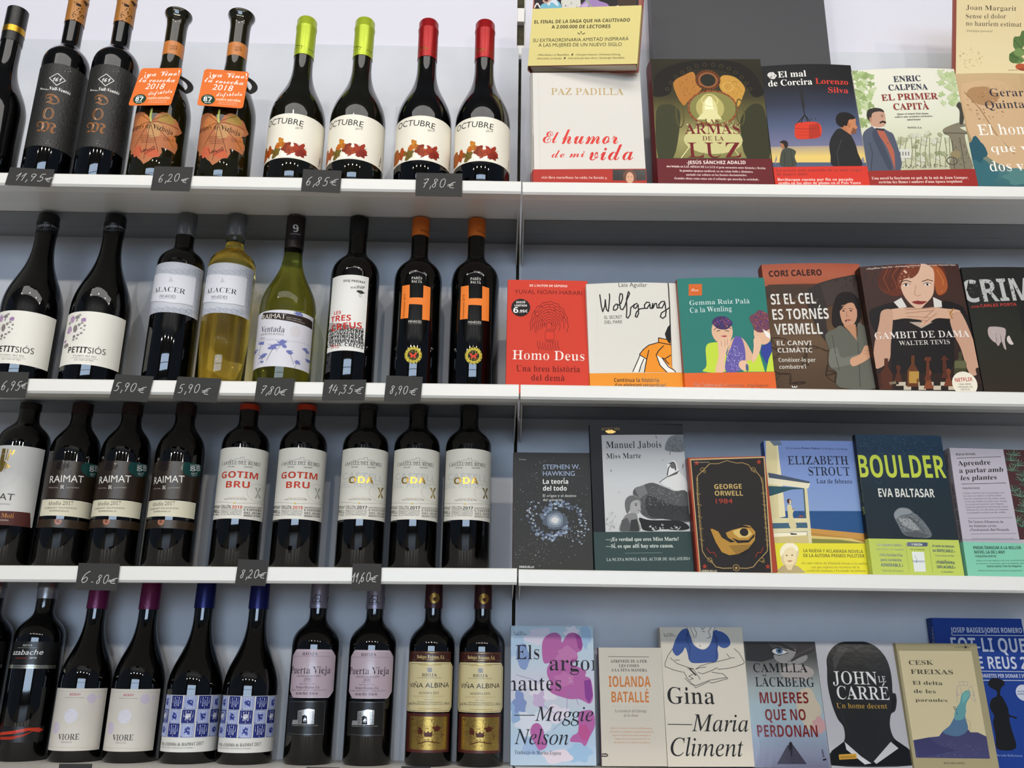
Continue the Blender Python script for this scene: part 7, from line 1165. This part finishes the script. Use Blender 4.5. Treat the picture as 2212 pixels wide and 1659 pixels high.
def bottle(k, capcol=None, glass=None):
    base = 'petit' if k == 'gold' else k
    _, _, _, r, rn, row = BTYPE[base]
    form, zs, zn, H, zc, cc, g = SPEC[k]; g = glass or g; cc = capcol or cc
    if k == 'gold': r *= .93
    root = empty('wine_bottle'); p, rr = bodyprof(k, r, rn)
    if zc is None:                        # flared lip, no capsule
        prof = p + [(rr, H - .030), (rr + .001, H - .016), (rr + .004, H - .009), (rr + .0062, H - .004), (rr + .0058, H - .001), (rr + .002, H), (rr - .004, H), (rr - .004, H - .006), (0, H - .006)]
        body = lathe('glass_body', prof, glassmat(g), root)
        nb_ = curved_patch('neck_band', rr, .2570, .2838, -180, 179.5, paper('CC8444', 's'), root)
        pr = Print((-90, 90, 250, 292), 2.5).draw(ART['marques.band_art']); pr.build('lettering', wrap(rr + .00015), nb_)
    else:
        if g in ('white', 'green'):
            zf = zn + .004 if g == 'white' else zc
            body = lathe('glass_body', p + [(rr, zf), (0, zf)], glassmat(g), root)
            if g == 'white': lathe('glass_neck', [(rr - .0004, zf + .0003), (rr, zf + .0008), (rr, zc + .01), (rr - .002, zc + .01), (rr - .0024, zf + .003)], glassmat('clear'), root)
        else: body = lathe('glass_body', p + [(rr, zc + .002), (0, zc + .002)], glassmat(g), root)
        cr = rr + .0007
        cp = [(cr, zc), (cr, H - .024), (cr + .0007, H - .022), (cr + .0009, H - .018), (cr, H - .016), (cr, H - .004), (cr - .0016, H - .001), (cr - .005, H), (0, H)]
        if k in ('viore', 'anima', 'puerta', 'albina', 'moli', 'raimat', 'gotim', 'oda'): cp = [(cr + .0006, zc), (cr, zc + .03 if H - zc > .04 else zc + .004), (cr - .0008, H - .002), (cr - .003, H), (0, H)]
        if row in (2, 3) and k != 'petit': cp = cp[:2] + [(cp[1][0], H), (0, H)]
        cap = lathe('capsule', cp, caps_mat(cc, k), root)
        key = k + '.cap_art'
        if key in ART:
            Print((-60, 60, zc * 1000, H * 1000 - 1), 2.).draw(ART[key]).build('lettering', wrap(cr + .0008 if k not in ('octubre', 'dom', 'alacer', 'petit', 'hbottle', 'ventada') else cr), cap)
        if k == 'gold':
            curved_patch('gold_band', cr + .0003, .300, .312, -180, 179.5, mat('gold_foil', 'C09A3A', .3, metal=.9, grain=.05), root)
            lathe('cap_disc', [(cr - .0012, H), (cr - .0014, H + .001), (0, H + .001)], mat('cream_cork', 'CDB184', .6, grain=.05), root)
    for nm, z0, z1, p0, p1, col, art, cut, fin in LAB[k]:
        if col: lb = curved_patch(nm, r, z0, z1, p0, p1, paper(col, fin), root, cut)
        else: lb = root
        if k == 'ventada':
            pass
        if art and (k + '.' + art) in ART:
            pr = Print((R(p0) * r * 1000, R(p1) * r * 1000, z0 * 1000, z1 * 1000), 4.)
            if k == 'anima': anima_tiles(pr, r)
            pr.draw(ART[k + '.' + art]); pr.build('lettering' if col else nm, wrap(r + (.00013 if col else 0)), lb, INKS if fin != 'p' else INK)
    return root
def anima_tiles(pr, r):
    c = 19.6; rn = random.Random(4)
    for j in range(3):
        for i in range(-2, 3):
            u = 9 + i * (c + 2.2) + (0 if j != 1 else -1); v = 88.5 - j * (c + .6)
            odd = (i + j) % 2 != 0 if j != 1 else (i % 2 == 0)
            x0, x1, y0, y1 = u - c / 2, u + c / 2, v - c / 2, v + c / 2
            sq = lambda a: polytris([[(x0 + a, y0 + a), (x1 - a, y0 + a), (x1 - a, y1 - a), (x0 + a, y1 - a)]])
            pr.add(sq(0), '5A68A4'); pr.add(sq(.6), '232E78' if odd else 'BCC4DE')
            if odd:
                sh = lambda k_: polytris([[(u - k_, v + k_), (u, v + k_ * 1.12), (u + k_, v + k_), (u + k_ * .95, v - k_ * .1), (u + k_ * .5, v - k_ * .8), (u, v - k_ * 1.2), (u - k_ * .5, v - k_ * .8), (u - k_ * .95, v - k_ * .1)]])
                pr.add(sh(7.2), 'E2E4EC'); pr.add(sh(5.8), '232E78')
                if j == 1:
                    pr.add(polytris([[(u - 2.6, v - 3.5), (u + 2.6, v - 3.5), (u + 2.8, v + .5), (u - 2.8, v + .5)]]), 'E2E4EC')
                    for q in range(4): pr.add(stroke([(u - 2.3 + q * 1.5, v), (u - 2.8 + q * 1.8, v + 4.4 - abs(q - 1.5) * .6)], 1.2), 'E2E4EC')
                    pr.add(stroke([(u - 2.4, v - 2), (u - 4.6, v + .6)], 1.2), 'E2E4EC')
                else:
                    for q in range(4): pr.add(stroke([(u - 3.4, v + 3.4 - q * 2), (u - 1, v + 4.2 - q * 2), (u + 1, v + 3 - q * 2), (u + 3.4, v + 3.9 - q * 2)], .8), 'A8B2DA')
            else:
                pr.add(sq(2.6), '6A78B4'); pr.add(sq(3.3), 'A8B2D8')
                for q in range(4): pr.add(stroke([(x0 + .7 + q * .9, y0 + .7), (x0 + 2.8, y0 + 2.8 - q * .4)], .3), '5A68A4')
                pr.add(polytris([blob(u, v, 4.4, 4.4, i * 7 + j, .5)]), '4856A0'); pr.add(polytris([blob(u, v, 2.2, 2.4, i * 5 + j + 3, .6)]), '1E2870'); pr.add(polytris([blob(u + .8, v + .6, .9, .9, i, .3)]), 'D8DCEC')
def copy_tree(o, parent=None):
    c_ = o.copy(); COL.objects.link(c_)
    if parent is not None: c_.parent = parent
    for ch in o.children: copy_tree(ch, c_)
    return c_
def put(o, k, s, yaw=0, v=None, row=None):
    b = BTYPE['octubre' if k == 'gold' else k]; row = row or b[5]; v = b[1] if v is None else v
    x, y, z_ = unit('L', s, v, shelfz('L', row, s) + ({2: .0094, 3: .0099}.get(row, .0004))); o.location = (x, y, z_); o.rotation_euler = (0, 0, R(yaw)); return o
def series(k, places, group, **kw):
    proto = None
    for i, (s, yaw, label) in enumerate(places):
        o = bottle(k, **kw) if proto is None else copy_tree(proto)
        proto = proto or o; put(o, k, s, yaw); tag(o, label, 'wine bottle', group if len(places) > 1 else None)
G1 = 'bottles with a leaf garland label on the top shelf'
series('gold', [(-.9038, 0, 'black capsuled bottle with a gold neck band at the left edge of the top shelf')], None)
series('dom', [(-.7996, 0, 'dark bottle with copper capsule and black label, the left one of two'), (-.7129, -6, 'dark bottle with copper capsule and black label, next to the leaf-label bottles')], 'copper capsule bottles with black labels')
series('marques', [(-.617, 0, 'olive bottle with flared lip and leaf label, beside the black-label bottles'), (-.5045, 0, 'olive bottle with flared lip and leaf label, beside the green-capped bottle')], 'olive bottles with vine leaf labels')
series('octubre', [(-.3864, 0, 'olive bottle with lime green capsule and cream label, the left of the two green ones'), (-.2827, -5, 'olive bottle with lime green capsule and cream label, the right of the two green ones')], G1)
series('octubre', [(-.1687, 2, 'dark bottle with red capsule and cream label, the left one of two'), (-.0677, -3, 'dark bottle with red capsule and cream label, the right one of two')], G1, capcol='A81E22', glass='red')
series('petit', [(-.7195, 0, 'black bottle with cream label of purple drops, beside the grey-capped red wine'), (-.8378, 0, 'black bottle with cream label of purple drops, cut by the left edge of the photo')], 'black bottles with purple drop labels on the second shelf')
series('alacer', [(-.5924, 0, 'dark bottle with grey capsule and silver patterned white label on the second shelf')], None)
series('alacer', [(-.5032, -3, 'clear bottle of golden white wine with silver patterned label')], None, glass='white')
series('ventada', [(-.3989, 0, 'green bottle of white wine with blue dandelion label')], None)
series('creus', [(-.2868, 0, 'black bottle with narrow white label of jumbled red and black letters')], None)
series('hbottle', [(-.1768, 0, 'dark bottle with large orange H, beside the jumbled-letter bottle'), (-.0769, 0, 'dark bottle with large orange H, next to the red book')], 'orange letter bottles on the second shelf')
series('moli', [(-.81, 0, 'dark bottle with white label showing a gold fan, at the left edge')], None)
series('raimat', [(-.7236, 0, 'brown-label bottle with green 88 sticker, the left one of three'), (-.6409, -11, 'brown-label bottle with green 88 sticker, the middle one of three'), (-.5521, -17, 'brown-label bottle with green 88 sticker, the right one of three')], 'brown label bottles with green 88 stickers')
series('gotim', [(-.3523, 0, 'dark orange-capped bottle with red-lettered white label, next to the gold-lettered ones'), (-.4472, 0, 'dark orange-capped bottle with red-lettered white label, next to the brown-label bottles')], 'red lettered white label bottles on the third shelf')
series('oda', [(-.25, 0, 'dark bottle with gold-lettered white label, the left one of three'), (-.1654, -2, 'dark bottle with gold-lettered white label, the middle one of three'), (-.0808, -4, 'dark bottle with gold-lettered white label, the right one of three')], 'gold lettered white label bottles on the third shelf')
series('azabache', [(-.769, 0, 'dark bottle with silver capsule, black label and red swoosh on the lowest shelf'), (-.8543, 0, 'dark bottle with silver capsule cut by the left edge of the lowest shelf')], 'silver capsule bottles on the lowest shelf')
series('viore', [(-.6845, 0, 'dark bottle with purple capsule and pale flower label, next to the silver-capped bottle'), (-.5997, -3, 'dark bottle with purple capsule and pale flower label, next to the blue-tile bottles')], 'purple capsule bottles on the lowest shelf')
series('anima', [(-.5095, 0, 'dark bottle with navy capsule and blue tile label, beside the purple capsule bottles'), (-.4209, 0, 'dark bottle with navy capsule and blue tile label, beside the lilac label bottles')], 'blue tile label bottles on the lowest shelf')
series('puerta', [(-.3222, 0, 'dark bottle with lilac label over a black gate label, the left one of two'), (-.2297, 0, 'dark bottle with lilac label over a black gate label, the right one of two')], 'lilac label bottles on the lowest shelf')
series('albina', [(-.134, 0, 'dark bottle with gold-framed cream and maroon labels, the left one of two'), (-.0528, -2, 'dark bottle with gold-framed cream and maroon labels, beside the watercolour book')], 'cream and maroon label bottles on the lowest shelf')

# ------------------------------------------------------------------ price cards and neck tags
M_CARD = mat('black_card', '3B3A38', .75, bump=.1, scale=200.)
def card(key, text, label, group):
    ox, oy, oz, ux, uy, uz, vx, vy, vz, w_, h_, sk = CARD[key]
    U = Vector((ux, uy, uz)); V = Vector((vx, vy, vz)); N = U.cross(V)
    M = frame((ox, oy, oz), U, -N, V)
    # local x right, y away, z up
    vs = [(0, 0, 0), (w_, 0, 0), (w_ + sk, 0, h_), (sk, 0, h_)]; t = .0006
    vs += [(x, y + t, z_) for x, y, z_ in vs]
    o = mesh('price_card', vs, [(0, 1, 2, 3), (7, 6, 5, 4), (0, 4, 5, 1), (1, 5, 6, 2), (2, 6, 7, 3), (3, 7, 4, 0)], M_CARD)
    o.matrix_world = M @ Matrix.Translation((0, 0, 0))
    k = key + '.price_art'
    if k in ART:
        Print((-5, w_ * 1000 + 5, -5, h_ * 1000 + 5)).draw(ART[k]).build('chalk_lettering', lambda u, v, off: (u, -off, v), o)
    tag(o, label, 'price card', group); return o
GC = 'black price cards clipped to the shelf edges'
for key, lb in (('card11', 'black price card below the black-label bottles, leftmost on the top shelf'), ('card620', 'black price card between the two vine leaf bottles on the top shelf'), ('card685', 'black price card below the two lime-capped bottles'), ('card780', 'black price card below the two red-capped bottles'),
                ('card695', 'black price card cut by the left edge, on the second shelf'), ('card590', 'black price card below the grey-capped red wine with silver label'), ('card590b', 'black price card below the clear bottle of golden wine'), ('card780b', 'black price card below the green bottle with dandelion label'),
                ('card1435', 'black price card below the bottle with jumbled red and black letters'), ('card890', 'black price card below the orange letter bottles, rightmost on the second shelf'), ('card680', 'black price card below the brown-label bottles, above a purple capsule'), ('card820', 'black price card below the red-lettered white label bottles'), ('card1160', 'black price card below the gold-lettered white label bottles'),
                ('card4a', 'top of a dark price card below the purple capsule bottles'), ('card4b', 'top of a dark price card below the lilac label bottles'), ('card4c', 'top of a dark price card below the cream and maroon label bottles')):
    card(key, None, lb, GC)
M_TAG = mat('orange_card', 'E87A2C', .5, grain=.05); M_TAGB = mat('grey_card_back', '8C8A86', .6, grain=.05)
for key, lb, sB in (('tag', 'orange neck tag hanging on the left leaf-label bottle', -.617), ('tag2', 'orange neck tag hanging on the right leaf-label bottle', -.5045)):
    ox, oy, oz, ux, uy, uz, vx, vy, vz, w_, h_, sk = CARD[key]
    U = Vector((ux, uy, uz)); V = Vector((vx, vy, vz)); N = U.cross(V)
    rt = empty('neck_tag', frame((ox, oy, oz), U, -N, V)); c0 = .004
    out = [(c0, 0), (w_ - c0, 0), (w_ - c0 * .3, c0 * .3), (w_, c0), (w_ + sk, h_ - c0), (w_ + sk - c0, h_), (sk + c0, h_), (sk, h_ - c0), (0, c0), (c0 * .3, c0 * .3)]
    n = len(out); vs = [(x, 0, z_) for x, z_ in out] + [(x, .0005, z_) for x, z_ in out]
    fs = [tuple(range(n)), tuple(range(n, 2 * n))[::-1]] + [(i, n + i, n + (i + 1) % n, (i + 1) % n) for i in range(n)]
    pn = mesh('front_panel', vs, fs, M_TAG, rt)
    Print((-2, w_ * 1000 + 30, -2, h_ * 1000 + 2)).draw(ART['tag.tag_art']).build('lettering', lambda u, v, off, k_=(w_ - .004) / (CARD['tag'][9] - .001), j_=sk - CARD['tag'][11]: (.002 + u * k_ + j_ * v / .082, -off, v), pn, INK)
    # ring round the neck, in world space then parented
    x, y, z_ = unit('L', sB, .050, 0); zt = oz + H0 + vz * h_
    vs = []; fs = []; m_ = 40
    Mi = rt.matrix_world.inverted()
    for i in range(m_):
        a = 2 * math.pi * i / m_
        for rad, dz in ((.031, 0), (.041, 0), (.041, .0005), (.031, .0005)):
            vs.append(Mi @ Vector((x + rad * math.cos(a), y + rad * math.sin(a) * .95, zt - .001 + dz + .16 * rad * math.cos(a) * -.3 + .10 * (rad * math.sin(a)))))
    for i in range(m_):
        j = (i + 1) % m_
        for q in range(4): fs.append((4 * i + q, 4 * j + q, 4 * j + (q + 1) % 4, 4 * i + (q + 1) % 4))
    mesh('neck_ring', vs, fs, M_TAGB, rt)
    tag(rt, lb, 'tag', 'orange tags on the bottle necks')

# ------------------------------------------------------------------ books
M_PAGES = mat('page_edges', 'D9D2C2', .8, bump=.5, scale=900.)
def book(key, t, cover_col, label, spine_col=None, band=None, hard=False, gloss=0, bow=0., bg=None, group='books on the shelves', spine_r=0.):
    row, ox, oy, oz, w_, h_, lean, roll, yaw = BOOK[key]
    a = Q['aR'] + yaw; e1 = Vector((math.cos(a), math.sin(a), 0)); e2 = Vector((-math.sin(a), math.cos(a), 0)); e3 = Vector((0, 0, 1))
    upv = e2 * math.sin(lean) + e3 * math.cos(lean); bk = e2 * math.cos(lean) - e3 * math.sin(lean)
    cr, sr = math.cos(roll), math.sin(roll); U = e1 * cr - upv * sr; V = e1 * sr + upv * cr
    root = empty('book', frame((ox, oy, oz + .0008 + t * max(0, math.sin(lean))), U, bk, V))
    sm = {0: ('p', .5), 1: ('s', .18), 2: ('g', .1)}[gloss]
    cm = mat('cover_%s_%d' % (cover_col, gloss), cover_col, sm[1], spec=.5 if gloss else .25, coat=.4 if gloss == 2 else 0, grain=.03, bump=.1 if gloss == 2 else .03, scale=60. if gloss == 2 else 300.)
    smat = cm if not spine_col else mat('cover_%s_%d' % (spine_col, gloss), spine_col, sm[1], grain=.03)
    th = .0022 if hard else .0005
    def bf(u, v): return -bow * math.sin(math.pi * min(1, max(0, u / w_))) * (v / h_) ** 1.5
    # front board as a bent grid with thickness
    nx, nz = (12, 6) if bow else (2, 2); vs = []; fs = []
    for k_ in (0, 1):
        for j in range(nz + 1):
            for i in range(nx + 1): u, v = w_ * i / nx, h_ * j / nz; vs.append((u, bf(u, v) + k_ * th, v))
    N1 = (nx + 1) * (nz + 1); idx = lambda i, j, k_: k_ * N1 + j * (nx + 1) + i
    for j in range(nz):
        for i in range(nx): fs += [(idx(i, j, 0), idx(i + 1, j, 0), idx(i + 1, j + 1, 0), idx(i, j + 1, 0)), (idx(i, j + 1, 1), idx(i + 1, j + 1, 1), idx(i + 1, j, 1), idx(i, j, 1))]
    for i in range(nx): fs += [(idx(i, 0, 1), idx(i + 1, 0, 1), idx(i + 1, 0, 0), idx(i, 0, 0)), (idx(i, nz, 0), idx(i + 1, nz, 0), idx(i + 1, nz, 1), idx(i, nz, 1))]
    for j in range(nz): fs += [(idx(0, j, 0), idx(0, j + 1, 0), idx(0, j + 1, 1), idx(0, j, 1)), (idx(nx, j, 1), idx(nx, j + 1, 1), idx(nx, j + 1, 0), idx(nx, j, 0))]
    fc = mesh('front_cover', vs, fs, cm, root, bool(bow), 40)
    # spine, back cover
    ns = 8; bulge = .0035 if hard else .0008; vs = []; fs = []
    for i in range(ns + 1):
        f_ = i / ns; y = f_ * t; x = -bulge * math.sin(math.pi * f_)
        for z_ in (0, h_): vs += [(x, y, z_), (x + th, y, z_)]
    for i in range(ns):
        A = 4 * i; Bq = A + 4; fs += [(A, A + 2, Bq + 2, Bq), (A + 1, Bq + 1, Bq + 3, A + 3), (A + 2, A + 3, Bq + 3, Bq + 2), (A, Bq, Bq + 1, A + 1)]
    fs += [(0, 1, 3, 2), (4 * ns, 4 * ns + 2, 4 * ns + 3, 4 * ns + 1)]
    sp = mesh('spine', vs, fs, smat, root, True, 30)
    box('back_cover', (0, w_, t - th, t, 0, h_), cm, root)
    i_ = .003 if hard else .0006
    box('page_block', (th * .9, w_ - i_, th + .0001, t - th - .0001, i_, h_ - i_), M_PAGES, root)
    fn = lambda u, v, off: (u, bf(u, v) - off, v)
    ink = {0: INK, 1: INKS, 2: INKG}[gloss]
    if key + '.cover_art' in ART:
        mx = 12. if bow else 1e9
        Print((0.15, w_ * 1000 - .15, .15, h_ * 1000 - .15), mx, mx * 3).draw(ART[key + '.cover_art']).build('cover_print', fn, fc, ink)
    if key + '.spine_art' in ART:
        Print((-t * 1000, 0, 0, h_ * 1000)).draw(ART[key + '.spine_art']).build('spine_lettering', lambda u, v, off: (-bulge * math.sin(math.pi * min(1, max(0, -u / t))) - off, -u, v), sp, ink)
    if band:
        bh, bcol, bz = band if len(band) == 3 else (*band, 0)
        bm_ = mat('band_' + bcol, bcol, .45, spec=.25, grain=.05); e = .0013 if bow == 0 else .0013
        vs = []; fs = []; nb = 14
        path = [(w_ + .0004, t * .5)] + [(w_ + .0004, 0)] + [(w_ * (1 - i / nb), 0) for i in range(nb + 1)] + [(-bulge - .0003, t * .5), (0, t)]
        for q, (x, y) in enumerate(path):
            for z_ in (bz + .0002, bh):
                yy = y + bf(max(0, min(w_, x)), z_) - e if y == 0 else y; vs.append((x if y == 0 or x > 0 else x - .0006, yy, z_))
        nP = len(path)
        for q in range(nP - 1): fs.append((2 * q, 2 * q + 1, 2 * q + 3, 2 * q + 2))
        bd = mesh('paper_band', vs, fs, bm_, root)
        so = bd.modifiers.new('thickness', 'SOLIDIFY'); so.thickness = .00015; so.offset = 0
        if key + '.band_art' in ART:
            Print((.3, w_ * 1000 - .3, bz * 1000, bh * 1000), 14.).draw(ART[key + '.band_art']).build('band_lettering', lambda u, v, off: (u, bf(u, v) - e - .0001 - off, v), bd, INKS)
    tag(root, label, 'book', group); return root
GB = {1: 'books on the top shelf', 2: 'books on the second shelf', 3: 'books on the third shelf', 4: 'books on the lowest shelf'}
book('humor', .030, 'DFDAD2', 'white hardback with red script title, at the left end of the top book shelf', band=(.0565, 'B53A2E'), hard=True, group=GB[1])
book('saga', .034, 'A86458', 'thick book with a yellow paper band, standing on top of the white hardback', spine_col='A86458', band=(.105, 'E2D48E'), hard=True, group=GB[1])
book('armas', .048, '46402E', 'thick maroon-spined book with a glowing church dome cover', spine_col='6E1C24', band=(.0700, '6E1A24'), hard=True, group=GB[1])
book('corcira', .030, '1C1C1E', 'book with a red crate hanging from a crane and two men on the cover', band=(.0590, 'D83C2A'), bow=.005, group=GB[1])
book('capita', .032, 'DDD9C8', 'cream book with a moustached man in a grey suit on the cover', band=(.0535, 'A0302A'), bow=.005, group=GB[1])
book('gerard', .028, 'C4A880', 'sandy brown and teal book, cut by the right edge of the top shelf', bow=.003, group=GB[1])
book('margarit', .020, 'D8C69C', 'yellow book with orange spine and a leafy radish, at the top right corner', spine_col='CC5C2C', group=GB[1])
book('homodeus', .028, 'D2442F', 'red book with a fingerprint circuit drawing, at the left end of the second book shelf', bow=.001, group=GB[2])
book('wolfgang', .020, 'DFDBD1', 'white book with a handwritten title and a figure in an orange shirt', band=(.0370, 'EA9A28'), bow=.005, group=GB[2])
book('gemma', .030, '2F8176', 'teal book with two women in colourful headscarves on the cover', spine_col='9A5230', band=(.0365, 'E06C28'), bow=.004, group=GB[2])
book('cori', .022, '8A4A38', 'brown book with a woman holding an umbrella over cracked earth', bow=.004, group=GB[2])
book('gambit', .025, '3A2824', 'dark brown book with a red-haired woman behind chess pieces', bow=.006, group=GB[2])
book('crim', .020, '1C1C1C', 'black book with big grey capitals and a pale hand, cut by the right edge', bow=.003, group=GB[2])
book('hawking', .015, '38393A', 'dark grey book with a spiral galaxy, at the left end of the third book shelf', spine_col='5A2C28', group=GB[3])
book('jabois', .020, '161C26', 'black-framed book with a grey photo of a girl beside a rock', band=(.0612, '2E4644'), bow=.002, group=GB[3])
book('orwell', .020, '9C4630', 'small black book with rust border, barbed wire frame and a gold eye', spine_col='8C3426', group=GB[3])
book('strout', .020, '7E92C2', 'blue book with a porch by the sea and a bright yellow band', spine_col='3C5EA0', band=(.0490, 'E2D838'), bow=.002, group=GB[3])
book('boulder', .013, '1C3A50', 'dark sea-blue book with big lime capitals and a grey rock', spine_col='14181C', band=(.0557, 'BECA64'), bow=.001, group=GB[3])
book('aprendre', .022, 'B5AFB8', 'pale lilac book with dark plant strip and mint green band, at the right edge', spine_col='949098', band=(.0515, '86C6AC'), group=GB[3])
book('argon', .018, 'C4D6E2', 'blue and pink watercolour book, at the left end of the lowest book shelf', group=GB[4])
book('iolanda', .018, 'D6CEC0', 'small beige book with orange capitals and a mauve spine', spine_col='74566C', group=GB[4])
book('gina', .018, 'DDD5C6', 'cream book with a line drawing of a writer in a blue blouse', group=GB[4])
book('lack', .022, 'A8B0AE', 'glossy grey book with one eye above dark red capitals', gloss=2, group=GB[4])
book('carre', .028, 'B8B7BC', 'glossy book with a black silhouette of a man\'s head', gloss=2, group=GB[4])
book('freixas', .018, 'A89E7C', 'beige framed book with a teal stream flowing from a window', group=GB[4])
book('fotli', .020, '1D4696', 'royal blue book with white capitals and a black puppet silhouette, behind the beige one', group=GB[4])
# grey board behind the books and a riser under the radish book
prismo = prism('R', 'display_board', [(.195, lambda s: shelfz('R', 1, s) + .0093), (.232, lambda s: shelfz('R', 1, s) + .0152), (.232, 1.52), (.195, 1.52)], .257, .606, mat('dark_grey_board', '47474A', .5, grain=.05, bump=.05))
tag(prismo, 'tall dark grey board standing behind the books on the top shelf', 'board')
tag(prism('R', 'book_riser', [(.102, lambda s: shelfz('R', 1, s) + .010), (.19, lambda s: shelfz('R', 1, s) + .010), (.19, .949), (.102, .949)], .79, .96, M_WHITE), 'white riser box behind the sandy brown book, under the radish book', 'riser')
